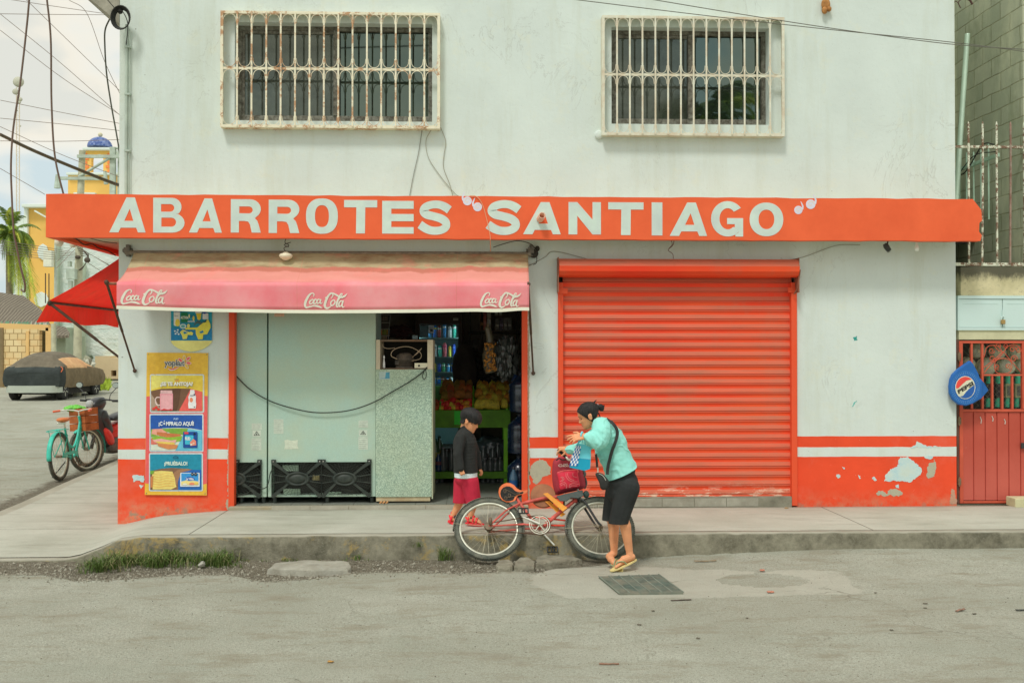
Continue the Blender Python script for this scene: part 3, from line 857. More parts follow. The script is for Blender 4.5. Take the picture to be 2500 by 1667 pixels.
window(WL, .507, 0, 'left upstairs sliding window', M_DUST)
window(WR, .52, 0, 'right upstairs sliding window reflecting a palm', M_DUST)
def grille(px0, px1, pyt, pym, pyb, bars, mat, label):
 Yg = YW - .10
 m = MB()
 mid = (px0+px1)/2
 x0, x1 = wx(px0, Yg, 180), wx(px1, Yg, 180)
 z1, z0, zm = wz(pyt, Yg, mid), wz(pyb, Yg, mid), wz(pym, Yg, mid)
 b = .014
 m.box(x0-b, x1+b, Yg-.010, Yg+.012, z1-2*b, z1); m.box(x0-b, x1+b, Yg-.010, Yg+.012, z0, z0+2*b)
 m.box(x0-b, x0+b, Yg-.009, Yg+.011, z0+2*b, z1-2*b); m.box(x1-b, x1+b, Yg-.009, Yg+.011, z0+2*b, z1-2*b)
 m.box(x0-b, x1+b, Yg+.013, YW-.001, z1-.008, z1-.002); m.box(x0-b, x1+b, Yg+.013, YW-.001, z0+.002, z0+.008)
 m.box(x0-b, x0-b+.006, Yg+.012, YW-.001, z0+.009, z1-.009); m.box(x1+b-.006, x1+b, Yg+.012, YW-.001, z0+.009, z1-.009)
 m.box(x0+b, x1-b, Yg-.004, Yg+.008, zm-b*.9, zm+b*.9)
 X = [x0] + [wx(p, Yg, 180) for p in bars] + [x1]
 fr = m.build('window_grille', mat, shop, label=label)
 for x in X[1:-1]:
  q = MB(); q.box(x-.0088, x+.0088, Yg-.020, Yg-.0105, z0+.012, z1-.012)
  q.build('grille_bar', mat, fr)
 def u(xa, xb, zt, sgn):           # U shaped flat iron between two bars
  r = (xb-xa)/2; cx = (xa+xb)/2
  pts = [(cx + r*.93*math.cos(R(a)), Yg-.006, zt - sgn*r*1.0*(1-math.sin(R(a)))) for a in range(0, 181, 20)]
  pts = [(xb-.002, Yg-.006, zt - sgn*(r*1.45))] + pts + [(xa+.002, Yg-.006, zt - sgn*(r*1.45))]
  m.tube(pts, .0042, 4, flat=.7)
 for zt, sg in ((z1-2*b, 1), (zm+b, -1), (zm-b, 1), (z0+2*b, -1)):
  m = MB()
  for xa, xb in zip(X, X[1:]): u(xa+.01, xb-.01, zt, sg)
  m.build('scroll_work', mat, fr)
bl = [520 + v*.2466 for v in (242,385,530,673,815,958,1100,1242,1383,1525,1667,1810,1950,2093)]
grille(541.5, 1071, 30, 169, 313, bl, M_GRI, 'rusty cream grille over the left upstairs window')
brr = [1440 + v*.2126 for v in (310,457,602,750,895,1042,1188,1335,1481,1627,1772,1918,2065)]
grille(1473, 1912, 41, 184, 332, brr, M_GRI2, 'cream grille with little rust over the right upstairs window')
m_or = mk(lin(222, 74, 40, .68), .55, .10, 4, .15, 70, dirt=lin(170,70,50,.7), dk=.4, ds=4, name='orange paint')
mf = MB()
mf.box(OPX0 + .001, wx(573.5, YW-.02), YW - .035, YW + .06, .225, OPZ1 - .002)
mf.box(wx(1274, YW-.02), OPX1 - .001, YW - .035, YW + .06, .225, OPZ1 - .002)
mf.box(wx(574, YW-.02), wx(1273.5, YW-.02), YW - .03, YW + .06, OPZ1 - .08, OPZ1 - .002)
mf.build('door_frame', m_or, shop, bevel=.004)
Zf = .262
mi = MB()
IX0, IX1, IYB = OPX0 - .05, OPX1 + 1.7, 14.2
mi.quad((IX0, YW+.2, Zf-.03), (IX0, IYB, Zf-.03), (IX0, IYB, 3.0), (IX0, YW+.2, 3.0))
mi.quad((IX1, YW+.2, 3.0), (IX1, IYB, 3.0), (IX1, IYB, Zf-.03), (IX1, YW+.2, Zf-.03))
mi.quad((IX0, IYB, Zf-.03), (IX1, IYB, Zf-.03), (IX1, IYB, 3.0), (IX0, IYB, 3.0))
mi.quad((IX0, YW+.2, 3.0), (IX0, IYB, 3.0), (IX1, IYB, 3.0), (IX1, YW+.2, 3.0))
mi.quad((OPX1+.001, YW+.2, Zf-.03), (IX1, YW+.2, Zf-.03), (IX1, YW+.2, 3.0), (OPX1+.001, YW+.2, 3.0))
mi.quad((IX0, YW+.2, OPZ1), (OPX1+.001, YW+.2, OPZ1), (OPX1+.001, YW+.2, 3.0), (IX0, YW+.2, 3.0))
mi.build('wall', mk((.34, .30, .25), .9, .2, 3, .1, name='dim interior paint'), shop, label='dark inner walls and ceiling of the shop')
mfl = MB()
mfl.box(IX0, IX1, YW + .201, IYB, Zf - .1, Zf)
mfl.box(OPX0 + .075, OPX1 - .075, YW - .0, YW + .20, Zf - .1, Zf)
t = NT('grey floor tiles')
bk = t.n.new('ShaderNodeTexBrick'); bk.offset = 0
bk.inputs['Color1'].default_value = (.23, .25, .21, 1); bk.inputs['Color2'].default_value = (.255, .275, .23, 1); bk.inputs['Mortar'].default_value = (.11, .11, .09, 1)
bk.inputs['Scale'].default_value = 1; bk.inputs['Brick Width'].default_value = .33; bk.inputs['Row Height'].default_value = .33; bk.inputs['Mortar Size'].default_value = .004
t.lk(t.pos, bk.inputs['Vector'])
mfl.build('floor', t.out(t.mix(t.math('MULTIPLY', t.ramp(t.noise(3, 6, .7), .4, .7), .4), bk.outputs['Color'], (.15,.15,.12)), .45, 0, None, .4), shop)
mst = MB()
zt0 = .222
mst.box(wx(560, YW-.06), wx(1290, YW-.06), YW - .09, YW - .002, .12, zt0 + .032)
mst.build('door_step', mk((.36,.34,.25), .9, .18, 3, .4, 50, dirt=(.42,.30,.16), dk=.6, ds=4, name='step concrete'), shop, bevel=.01)
mst = MB()
x = wx(664, YW-.1)
for i in range(13):
 w_ = .405
 if x + w_ > wx(1289, YW-.1): break
 mst.box(x, x + w_ - .006, YW - .098, YW - .0905, .2215, .262)
 x += w_
mst.build('step_tiles', mk((.47,.45,.37), .6, .12, 6, .1, 50, dirt=(.33,.29,.21), dk=.7, ds=5, name='old tile'), shop)
mst = MB()
mst.box(SHX0 + .07, SHX1 - .07, YW - .05, YW + .12, .1, wz(1213.5, YW-.05, 1650))
x = SHX0 + .075
while x < wx(1855, YW) - .1:
 mst.box(x, x + .34, YW - .055, YW - .0505, .225, wz(1216, YW-.05, 1650), m=1); x += .348
mst.build('shutter_sill', [mk((.30,.29,.22), .9, .2, 4, .4, 50, dirt=(.15,.14,.10), dk=.7, ds=6, name='sill'), mk((.43,.42,.34), .6, .15, 6, .1, 50, dirt=(.22,.2,.15), dk=.7, ds=5, name='sill tile')], shop)
def shutter_mat():
 t = NT('red shutter paint')
 up = t.n.new('ShaderNodeSeparateXYZ'); t.lk(t.g.outputs['Normal'], up.inputs[0])
 dust = t.sstep(up.outputs[2], .03, .14)
 x_, y_, z_ = t.sep()
 a = t.mix(t.ramp(t.noise(.9, 4, .5, (1, 1, 2.5)), .3, .7), lin(222, 54, 28, .66), lin(238, 76, 38, .64))
 d = t.mix(t.ramp(t.noise(2.2, 5, .6, (1, 1, 8)), .3, .7), lin(172, 104, 80, .84), lin(204, 98, 72, .80))
 dk = t.math('MULTIPLY', dust, t.math('ADD', .6, t.math('MULTIPLY', t.noise(1.1, 4, .6), .6)))
 c = t.mix(dk, a, d)
 lowz = t.sstep(z_, .50, .30)
 chip = t.math('MULTIPLY', lowz, t.ramp(t.noise(13, 7, .8, (.35, 1, 1.3)), .54, .57))
 c = t.mix(chip, c, lin(215, 190, 165, .8))
 c = t.mix(t.math('MULTIPLY', t.ramp(t.noise(1.7, 8, .75, (1, 1, .6)), .50, .68), .35), c, lin(176,108,84,.8))
 return t.out(c, .55, 0, t.bump(t.noise(25, 4, .6, (.3, 1, 1)), .10, .006), .3)
M_SH = shutter_mat()
Ys = YW + .03
sx0, sx1 = wx(1374, Ys), wx(1932.5, Ys)
sz0, sz1 = wz(1213, Ys, 1650), wz(645, Ys, 1650)
pitch_ = .0995
sl = MB()
z = sz1
n_s = 0
while z > sz0 + .02:
 p = min(pitch_, z - sz0)
 pr = [(.004, 0), (-.012, -.001), (-.013, -.010), (-.001, -.014), (.000, -.050), (-.003, -.058), (-.011, -.086), (-.012, -.093), (.003, -.0955), (.004, -p)]
 pr = [(a, max(b, -p)) for a, b in pr]
 b0 = len(sl.v)
 sg = 1 + int((sx1 - sx0) / .4)
 vs_ = []
 for i in range(sg + 1):
  x = sx0 + (sx1 - sx0) * i / sg
  w = .004 * noise.noise(Vector((x*1.6, z*3, 1))) + .002 * math.sin(i * 1.7 + n_s * .9)
  vs_ += [(x, Ys + a + w, z + b) for a, b in pr]
 k_ = len(pr)
 sl.add(vs_, [(i*k_+j, i*k_+j+1, (i+1)*k_+j+1, (i+1)*k_+j) for i in range(sg) for j in range(k_-1)], False)
 z -= pitch_; n_s += 1
sl.box(sx0, sx1, Ys + .02, Ys + .03, sz0, sz1)
sl.box(sx0, sx1, Ys - .018, Ys + .012, sz0, sz0 + .022)
cur = sl.build('roller_shutter', M_SH, shop)
gr = MB()
gr.box(SHX0 + .001, wx(1375, YW-.03), YW - .035, YW + .08, .225, wz(690, YW, 1370)); gr.build('guide_rail', m_or, cur, bevel=.003)
gr = MB(); gr.box(wx(1932, YW-.03), SHX1 - .001, YW - .035, YW + .08, .225, wz(690, YW, 1930)); gr.build('guide_rail', m_or, cur, bevel=.003)
gr = MB()
gr.box(wx(1361, YW-.04), wx(1386, YW-.04), YW - .045, YW - .036, wz(717, YW-.04, 1370), wz(704, YW-.04, 1370))
gr.build('rail_stop', m_or, cur, bevel=.002); gr = MB()
gr.box(wx(1924, YW-.04), wx(1943, YW-.04), YW - .045, YW - .036, wz(714, YW-.04, 1930), wz(702, YW-.04, 1930))
gr.build('rail_stop', m_or, cur, bevel=.002)
hx0, hx1 = wx(1366, YW-.2, 650), wx(1953, YW-.2, 650)
zc_ = (wz(632, YW-.16, 1650) + wz(675, YW-.16, 1650)) / 2
rr = .098
dr = MB()
prof = []
nf = 11
for i in range(nf * 2):
 a = 2*math.pi*i/(nf*2)
 q = rr * (1.0 if i % 2 else .955)
 prof.append((YW - .10 + q * math.sin(a), zc_ + q * math.cos(a)))
dr.prism([(a, b) for a, b in prof], (hx0, hx1), ax='x')
dr.build('shutter_coil', M_SH, cur)
br = MB()
for xx in (hx0 - .012, hx1 + .002):
 br = MB(); br.box(xx, xx + .009, YW - .15, YW - .001, zc_ - .26, zc_ + .11)
 if xx < hx1: br.build('coil_bracket', mk((.30,.13,.08), .7, .3, name='rusty bracket'), cur)
br.tube([(hx1 + .012, YW-.17, zc_ - .02), (hx1 + .0, YW-.12, zc_ - .22), (hx1 - .02, YW-.07, zc_ - .27)], .008, 6)
br.build('coil_bracket', mk((.30,.13,.08), .7, .3, name='rusty bracket'), cur)
def peel(pxs, mats, name, lab, seed=1, y=YW, inner=None):
 rn_ = random.Random(seed)
 m = MB()
 P = [W(a, b, y) for a, b in pxs]
 pts = []
 for i in range(len(P)):
  a, b = P[i], P[(i+1) % len(P)]
  k = max(3, int((b-a).length / .012))
  for j in range(k):
   q = a.lerp(b, j/k); pts.append((q.x + rn_.uniform(-.006,.006) + .012*nz(q.x, q.z, 22, seed), q.z + rn_.uniform(-.006,.006) + .012*nz(q.x, q.z, 22, seed+9)))
 ar = sum(pts[i][0]*pts[(i+1)%len(pts)][1]-pts[(i+1)%len(pts)][0]*pts[i][1] for i in range(len(pts)))
 if ar < 0: pts.reverse()
 m.prism(pts, (y - .0025, y + .001))
 return m.build(name, mats, shop, label=lab)
m_pw = mk(lin(190,205,196,.76), .85, .12, 7, .3, 50, dirt=lin(140,178,190,.76), dk=.8, ds=7, name='bared pale paint')
m_pg = mk(lin(176,174,150,.75), .95, .22, 30, .6, 90, dirt=(.26,.25,.20), dk=.7, ds=30, name='bared render')
def Z4(pts, ox, oy, s): return [(ox + a*s, oy + b*s) for a, b in pts]
s4 = .2126
peel(Z4([(1400,640),(1490,636),(1500,650),(1560,680),(1610,740),(1648,790),(1640,830),(1570,880),(1520,930),(1440,915),(1390,918),(1330,905),(1260,915),(1222,910),(1230,850),(1290,780),(1370,745),(1385,680)], 1900, 980, s4), m_pw, 'peeled_patch', 'largest pale blue grey bare patch in the red base', 1)
peel(Z4([(1525,524),(1575,490),(1590,460),(1625,462),(1680,495),(1730,515),(1860,516),(1860,522),(1700,530),(1525,530)], 1900, 980, s4), m_pw, 'peeled_patch', None, 2)
peel(Z4([(1680,628),(1790,628),(1765,650),(1730,662),(1700,655)], 1900, 980, s4), m_pw, 'peeled_patch', None, 3)
peel(Z4([(1795,655),(1808,700),(1808,790),(1790,860),(1720,878),(1705,860),(1712,760),(1730,706),(1790,700)], 1900, 980, s4), m_pg, 'peeled_patch', None, 4)
peel(Z4([(1120,1050),(1150,1022),(1200,1025),(1250,1060),(1285,1008),(1340,1006),(1410,1020),(1436,1050),(1420,1080),(1340,1085),(1290,1072),(1230,1090),(1180,1072),(1130,1075)], 1900, 980, s4), m_pg, 'peeled_patch', None, 5)
peel(Z4([(1340,965),(1380,955),(1385,995),(1350,985)], 1900, 980, s4), m_pw, 'peeled_patch', None, 6)
peel(Z4([(665,845),(680,822),(705,830),(712,860),(690,878),(668,868)], 1900, 980, s4), m_pw, 'peeled_patch', None, 7)
peel(Z4([(735,748),(758,755),(765,775),(745,768)], 1900, 980, s4), m_pw, 'peeled_patch', None, 8)
peel(Z4([(918,845),(935,848),(950,880),(930,885)], 1900, 980, s4), m_pw, 'peeled_patch', None, 9)
peel(Z4([(1068,865),(1100,858),(1128,905),(1110,918),(1085,880)], 1900, 980, s4), m_pw, 'peeled_patch', None, 10)
peel(Z4([(1990,1000),(2020,1010),(2035,1050),(2030,1100),(2055,1110),(2045,1180),(1960,1170),(1975,1100)], 1900, 980, s4), mk(lin(196,150,125,.75), .95, .3, 20, .6, 60, dirt=(.25,.2,.14), dk=.8, ds=20, name='crumbled render'), 'peeled_patch', None, 11)
s5 = .2211
peel(Z4([(970,20),(1000,-40),(1080,-90),(1150,-60),(1195,20),(1190,80),(1110,110),(1075,170),(1045,195),(1010,160),(985,110),(960,70)], 1080, 1140, s5), m_pg, 'peeled_patch', 'round bare grey render patch between the door and the shutter', 12)
s6 = .3444
peel([(325,1162),(336,1158),(352,1162),(352,1178),(335,1172),(325,1175)], m_pw, 'peeled_patch', None, 13)
peel([(341,1184),(350,1186),(345,1192)], m_pw, 'peeled_patch', None, 14)
peel([(2083,822),(2090,820),(2094,829),(2086,831)], mk(lin(40,140,130,.75), .7, name='teal paint'), 'paint_mark', 'small teal paint blot on the white wall', 15)
peel([(2079,990),(2090,978),(2091,981),(2082,991)], mk(lin(90,170,160,.75), .7, name='teal paint 2'), 'paint_mark', 'slanted teal paint stroke on the white wall', 16)
peel([(557,1060),(560,1060),(560.5,1245),(553,1245),(551,1230),(557,1215),(555,1190)], m_pg, 'peeled_patch', None, 17)
peel([(1289,700),(1292,700),(1293,1060),(1292,1225),(1289,1228)], m_pg, 'peeled_patch', None, 18)
mp_ = MB(); q = W(1462, 330, YW)
mp_.lathe([(.045,0),(.047,.02),(.035,.03),(.0001,.032)], 18, Matrix.Translation((q.x, YW, q.z)) @ Matrix.Rotation(R(90), 4, 'X'))
mp_.build('vent_cap', mk(c_white, .8, .05, name='plaster cap'), shop)
# ============================================================ THINGS ON AND IN THE SHOP FRONT
def text_tris(s, bold=0.0, shear=0.0, spacing=1.0):
 c = bpy.data.curves.new('t', 'FONT'); c.body = s; c.size = 1; c.offset = bold; c.shear = shear; c.space_character = spacing; c.resolution_u = 3
 o = bpy.data.objects.new('t', c); COL.objects.link(o)
 dg = bpy.context.evaluated_depsgraph_get()
 m = bpy.data.meshes.new_from_object(o.evaluated_get(dg))
 V = [v.co.copy() for v in m.vertices]; F = [list(p.vertices) for p in m.polygons]
 bpy.data.objects.remove(o); bpy.data.curves.remove(c); bpy.data.meshes.remove(m)
 x0, x1 = min(v.x for v in V), max(v.x for v in V); y0, y1 = min(v.y for v in V), max(v.y for v in V)
 return [((v.x-x0)/(x1-x0), (v.y-y0)/(y1-y0)) for v in V], F
def put_text(mb, s, P00, P10, P01, bold=.02, m=None, shear=0, off=Vector((0,-.001,0))):
 """text stretched over the parallelogram lower-left, lower-right, upper-left"""
 P00, P10, P01 = Vector(P00), Vector(P10), Vector(P01)
 V, F = text_tris(s, bold, shear)
 mb.add([P00 + (P10-P00)*u + (P01-P00)*v + off for u, v in V], F, False, m)
class Board:
 """flat print built from layered shapes; coordinates are pixels of an enlarged crop of the photo"""
 def __init__(s, ox, oy, sc_, Y): s.o = (ox, oy, sc_); s.Y = Y; s.mb = MB(); s.mats = []; s.k = 0
 def P(s, a, b, k=None):
  q = W(s.o[0] + a*s.o[2], s.o[1] + b*s.o[2], s.Y); return Vector((q.x, s.Y - .0006 * (s.k if k is None else k), q.z))
 def mi(s, col, rough=.45):
  m = mk(tuple(col), rough, .13, 34, 0, name='print', dirt=sc(col, .8), dk=.5, ds=9) if isinstance(col, tuple) else col
  if m not in s.mats: s.mats.append(m)
  return s.mats.index(m)
 def poly(s, pts, col):
  s.k += 1
  Q = [s.P(a, b) for a, b in pts]
  tri = tessellate_polygon([[Vector((q.x, q.z, 0)) for q in Q]])
  fs = []
  for t_ in tri:
   A, B, C_ = [Q[i] for i in t_]
   c_ = (B.x-A.x)*(C_.z-A.z) - (B.z-A.z)*(C_.x-A.x)
   fs.append(t_ if c_ > 0 else (t_[0], t_[2], t_[1]))
  s.mb.add(Q, fs, False, s.mi(col))
 def rr(s, x0, y0, x1, y1, r, col):
  p = arc(x0+r, y0+r, r, r, 180, 270, 4) + arc(x1-r, y0+r, r, r, 270, 360, 4) + arc(x1-r, y1-r, r, r, 0, 90, 4) + arc(x0+r, y1-r, r, r, 90, 180, 4)
  s.poly(p, col)
 def el(s, cx, cy, rx, ry, col, rot=0):
  c_, s_ = math.cos(R(rot)), math.sin(R(rot))
  s.poly([(cx + a*c_ - b*s_, cy + a*s_ + b*c_) for a, b in arc(0, 0, rx, ry, 0, 345, 18)], col)
 def tx(s, txt, x0, y0, x1, y1, col, bold=.02, shear=0):
  s.k += 1
  put_text(s.mb, txt, s.P(x0, y1), s.P(x1, y1), s.P(x0, y0), bold, s.mi(col), shear, Vector((0,0,0)))
 def rb(s, path, w, col): s.poly(ribbon(path, w), col)
 def build(s, name, parent=None, **k): return s.mb.build(name, s.mats, parent, **k)
KP = .76
ad = thing('advertising_board', 'tall yellow and pink framed dairy advertising board left of the shop door', 'poster board', W(430, 1207, YW))
b = Board(280, 740, .3444, YW - .018)
mbk = MB()
pc_ = [b.P(228,350), b.P(663,353), b.P(652,1361), b.P(213,1357)]
mbk.prism([(p.x, p.z) for p in (pc_[3], pc_[2], pc_[1], pc_[0])], (YW - .0178, YW - .002))
mbk.build('backing', mk((.55,.5,.4), .6, name='board core'), ad)
yw, pk = lin(236,172,62,KP), lin(238,92,92,KP)
b.poly([(228,350),(663,353),(652,1361),(213,1357)], yw)
b.poly([(225,662),(300,650),(580,650),(659,658),(653,1278),(560,1300),(300,1290),(215,1275)], pk)
for i in range(9): b.rb([(232,385+i*14),(262,372+i*15),(292,388+i*15)], 3, lin(240,182,84,KP))
for i in range(5): b.rb([(560,560+i*14),(610,548+i*14),(656,566+i*12)], 3, lin(240,182,84,KP))
b.tx('yoplait', 352, 398, 500, 462, lin(215,210,200,KP), .07)
b.tx('yoplait', 355, 400, 497, 459, lin(75,80,84,KP), .018)
b.rb([(382,462),(400,472),(425,468),(458,452)], [4,11,12,3], lin(215,205,195,KP))
b.rb([(385,461),(402,469),(425,465),(455,452)], [3,7,8,2], pk)
for (cx, cy, a, cc) in ((468,404,40,pk),(495,388,92,yw),(524,393,-40,pk),(527,424,12,pk),(513,447,55,yw)):
 b.el(cx, cy, 20, 11, lin(222,205,185,KP), a); b.el(cx, cy, 16, 8, cc, a)
b.build('header', ad)
silver = lin(186,198,200,KP)
b = Board(280, 740, .3444, YW - .021); b.k = 0
b.rr(250,503,635,776,12,silver)
b.rr(258,512,625,766,6,lin(232,190,70,KP))
b.poly([(262,515),(440,513),(420,560),(300,600),(262,612)], lin(238,205,110,KP))
b.poly([(258,622),(330,606),(440,603),(540,606),(622,628),(622,765),(258,765)], lin(112,82,62,KP))
b.poly([(410,606),(470,604),(455,720),(440,764),(400,764)], lin(92,66,50,KP))
b.poly([(258,640),(300,700),(330,764),(258,764)], lin(160,140,120,KP))
b.poly([(540,606),(622,628),(622,764),(455,764)], lin(236,92,84,KP))
b.rb([(330,668),(298,668),(290,690),(300,718),(330,722)], 7, lin(215,190,185,KP))
b.rr(322,632,414,760,14,lin(225,140,150,KP)); b.rr(328,650,408,752,10,lin(232,158,162,KP)); b.rr(326,618,410,642,5,lin(205,165,165,KP))
b.poly([(322,760),(414,760),(400,748),(380,754),(350,746)], lin(190,60,60,KP))
for cx, cy in ((278,748),(295,738),(312,752)): b.el(cx, cy, 11, 9, lin(205,60,52,KP))
b.poly([(538,614),(566,614),(570,640),(579,665),(576,690),(580,715),(576,745),(526,745),(522,715),(527,690),(524,662),(534,640)], lin(222,222,218,KP))
b.el(545, 685, 12, 17, lin(228,130,95,KP)); b.tx('yoplait', 534, 648, 562, 660, lin(70,75,90,KP)); b.el(567, 735, 4, 4, lin(60,60,60,KP)); b.el(567,648,5,7,lin(40,45,80,KP))
b.tx('yoplait', 424, 534, 456, 546, lin(120,100,100,KP), .01); b.rb([(430,548),(445,550),(458,544)], 3, pk)
b.tx('\u00bfSE TE ANTOJA?', 328, 560, 558, 596, lin(150,140,110,KP), .05)
b.tx('\u00bfSE TE ANTOJA?', 326, 557, 556, 593, lin(226,222,206,KP), .045)
b.build('picture_panel', ad, label='yellow topped panel with a pink milkshake jar and a yogurt bottle')
b = Board(280, 740, .3444, YW - .021)
b.rr(246,783,630,1054,12,silver)
b.rr(254,793,621,1046,6,lin(38,84,160,KP))
b.poly([(256,905),(340,886),(440,882),(540,886),(619,900),(619,1044),(256,1044)], lin(196,206,190,KP))
b.poly([(510,888),(619,902),(619,1044),(430,1044)], lin(96,176,200,KP))
b.poly([(258,892),(420,886),(520,888),(505,940),(470,930),(420,935),(380,912),(258,950)], lin(118,158,62,KP))
b.poly([(268,892),(330,888),(372,915),(300,935),(262,925)], lin(226,150,130,KP))
b.poly([(258,955),(290,950),(300,1000),(258,1000)], lin(205,110,95,KP))
b.poly([(300,912),(470,928),(468,952),(440,962),(320,940),(300,930)], lin(186,112,68,KP))
b.poly([(262,952),(300,938),(360,950),(420,948),(480,940),(470,975),(420,985),(330,975),(280,975)], lin(132,172,58,KP))
b.poly([(270,968),(330,958),(400,972),(440,966),(430,990),(330,992),(285,985)], lin(232,160,150,KP))
b.poly([(286,978),(420,985),(430,1000),(330,1000)], lin(226,190,90,KP))
b.poly([(300,990),(450,1004),(440,1030),(380,1034),(310,1012)], lin(196,128,78,KP))
b.rr(487,910,588,1024,6,lin(30,72,140,KP)); b.rr(500,935,560,1000,5,lin(60,170,195,KP)); b.rr(496,912,524,926,2,lin(220,70,70,KP))
b.tx('FUD', 500, 948, 538, 970, lin(215,222,225,KP), .05); b.poly([(535,985),(560,960),(578,975),(580,1005),(540,1010)], lin(218,130,110,KP)); b.el(568,925,8,8,lin(25,40,60,KP))
b.el(545, 1000, 8, 7, lin(228,200,180,KP)); b.el(562, 992, 8, 7, lin(228,180,160,KP))
b.tx('FUD', 418, 812, 454, 826, lin(150,180,215,KP), .05, .3)
b.tx('\u00a1C\u00d3MPRALO AQU\u00cd!', 314, 831, 564, 874, lin(205,215,215,KP), .045)
b.build('picture_panel', ad, label='blue topped panel with a sandwich and a packet of ham')
b = Board(280, 740, .3444, YW - .021)
b.rr(243,1060,626,1332,12,silver)
b.rr(251,1070,617,1324,6,lin(34,132,158,KP))
b.poly([(252,1190),(330,1172),(400,1166),(520,1172),(615,1192),(615,1322),(252,1322)], lin(122,92,72,KP))
b.poly([(450,1180),(615,1180),(615,1322),(450,1322)], lin(34,96,168,KP))
b.poly([(450,1176),(520,1172),(540,1182),(470,1200),(440,1290),(420,1310),(420,1200)], lin(150,112,84,KP))
b.poly([(268,1192),(330,1186),(410,1192),(428,1240),(432,1280),(440,1300),(400,1318),(270,1318),(262,1250)], lin(236,196,112,KP))
for i in range(6): b.rb([(272,1206+i*18),(320,1216+i*17),(370,1202+i*18),(424,1214+i*16)], 3.5, lin(220,164,84,KP))
b.poly([(255,1230),(275,1222),(270,1300),(255,1310)], lin(188,120,70,KP)); b.poly([(254,1186),(282,1184),(275,1206),(254,1212)], lin(110,160,60,KP))
b.rr(466,1200,604,1298,5,lin(205,215,222,KP)); b.rr(474,1204,596,1290,5,lin(56,140,200,KP)); b.poly([(474,1262),(520,1250),(596,1262),(596,1288),(474,1288)], lin(230,200,130,KP))
b.el(535,1243,34,15,lin(30,86,165,KP)); b.tx('La Villita', 508, 1234, 562, 1252, lin(225,230,232,KP), .03)
b.el(550,1278,22,9,lin(222,130,100,KP)); b.el(580,1276,14,8,lin(232,185,90,KP)); b.el(500,1280,16,6,lin(215,225,205,KP))
b.el(553,1210,11,11,lin(30,34,38,KP)); b.el(576,1210,11,11,lin(30,34,38,KP)); b.tx('EXCESO', 546,1207,560,1213,lin(190,190,190,KP)); b.tx('EXCESO', 569,1207,583,1213,lin(190,190,190,KP))
b.rb([(418,1096),(425,1086),(436,1084),(448,1087),(454,1096)], 4, lin(26,60,90,KP)); b.rb([(420,1098),(436,1094),(452,1098)], 3, lin(26,60,90,KP))
b.tx('\u00a1PRU\u00c9BALO!', 355, 1114, 519, 1154, lin(192,208,196,KP), .045)
b.build('picture_panel', ad, label='teal topped panel with sliced cheese and a cheese packet')
mbk = MB()
for a, c_ in ((238,362),(652,364),(640,1348),(225,1346)):
 q = b.P(a, c_, 0); mbk.lathe([(.006,0),(.006,.003),(.0001,.004)], 8, Matrix.Translation((q.x, YW-.0185, q.z)) @ Matrix.Rotation(R(90), 4, 'X'))
mbk.build('screws', mk((.3,.28,.22), .4, metal=.5, name='screw'), ad)
b = Board(260, 580, .2679, YW - .010)
blu = lin(22,134,158,KP)
gold = mk(lin(206,196,118,KP), .22, .2, 5, .3, 8, metal=.35, name='gold foil')
top_y = 560
b.poly([(588,top_y),(962,top_y),(962,938)] + [(955,960),(930,985),(880,1015),(820,1034),(770,1040),(715,1032),(650,1008),(610,980),(590,955)] + [(588,938)], gold)
b.poly([(588,top_y),(962,top_y),(962,938),(588,938)], blu)
b.poly([(588,top_y),(962,top_y),(962,660),(962,800),(900,760),(800,690),(588,760)], lin(36,150,172,KP))
b.poly([(588,822),(962,822),(962,936),(588,936)], lin(26,122,170,KP))
b.rr(614,662,670,805,14,lin(206,216,205,KP)); b.el(648,775,22,34,lin(226,196,76,KP)); b.rb([(620,712),(655,716)],3,lin(60,80,90,KP))
b.rr(680,684,742,772,6,lin(30,118,76,KP)); b.tx('ACTIVIA', 676, 716, 748, 742, lin(210,225,205,KP), .04)
b.poly([(815,686),(866,686),(860,740),(850,752),(832,748),(826,722)], lin(236,196,56,KP)); b.rr(812,640,868,690,4,lin(205,216,205,KP))
b.rr(878,690,930,745,5,lin(206,216,215,KP)); b.el(895,684,14,12,lin(40,90,170,KP)); b.rb([(868,688),(920,684)],5,lin(30,60,140,KP))
b.tx('DANONE', 742, 756, 806, 772, lin(205,222,222,KP), .03); b.el(774,740,12,12,lin(60,150,175,KP)); b.tx('DANONE', 622, 664, 690, 680, lin(60,90,140,KP), .03)
b.el(700,808,30,22,lin(180,205,200,KP)); b.el(700,808,18,13,lin(90,160,160,KP)); b.el(750,805,13,18,lin(230,210,120,KP)); b.el(796,735,9,22,lin(225,205,90,KP)); b.el(757,715,7,18,lin(225,215,150,KP))
b.rb([(800,800),(835,770),(880,790),(910,760)], [6,22,26,6], lin(70,96,90,KP))
b.poly([(720,822),(830,820),(860,795),(905,760),(930,745),(950,790),(952,820),(920,880),(885,885),(880,925),(840,928),(818,880),(815,838),(722,838)], lin(226,206,76,KP))
b.poly([(672,862),(700,838),(735,852),(758,862),(775,855),(795,870),(785,890),(745,885),(735,922),(700,926),(690,890)], lin(226,210,96,KP))
b.poly([(850,860),(880,845),(890,862),(862,875)], lin(26,122,170,KP)); b.poly([(700,862),(730,850),(745,866),(715,880)], lin(26,122,170,KP))
for cx, cy in ((628,852),(634,876),(650,862),(655,842),(662,880)): b.el(cx, cy, 9, 7, lin(200,215,210,KP))
b.rb([(880,770),(905,765),(915,745)], [8,16,5], lin(40,80,90,KP)); b.rb([(700,846),(740,862)], 5, lin(240,230,160,KP))
o = b.build('pouch_sign');
sd_ = o.modifiers.new('t', 'SOLIDIFY'); sd_.thickness = .0004; sd_.offset = -1
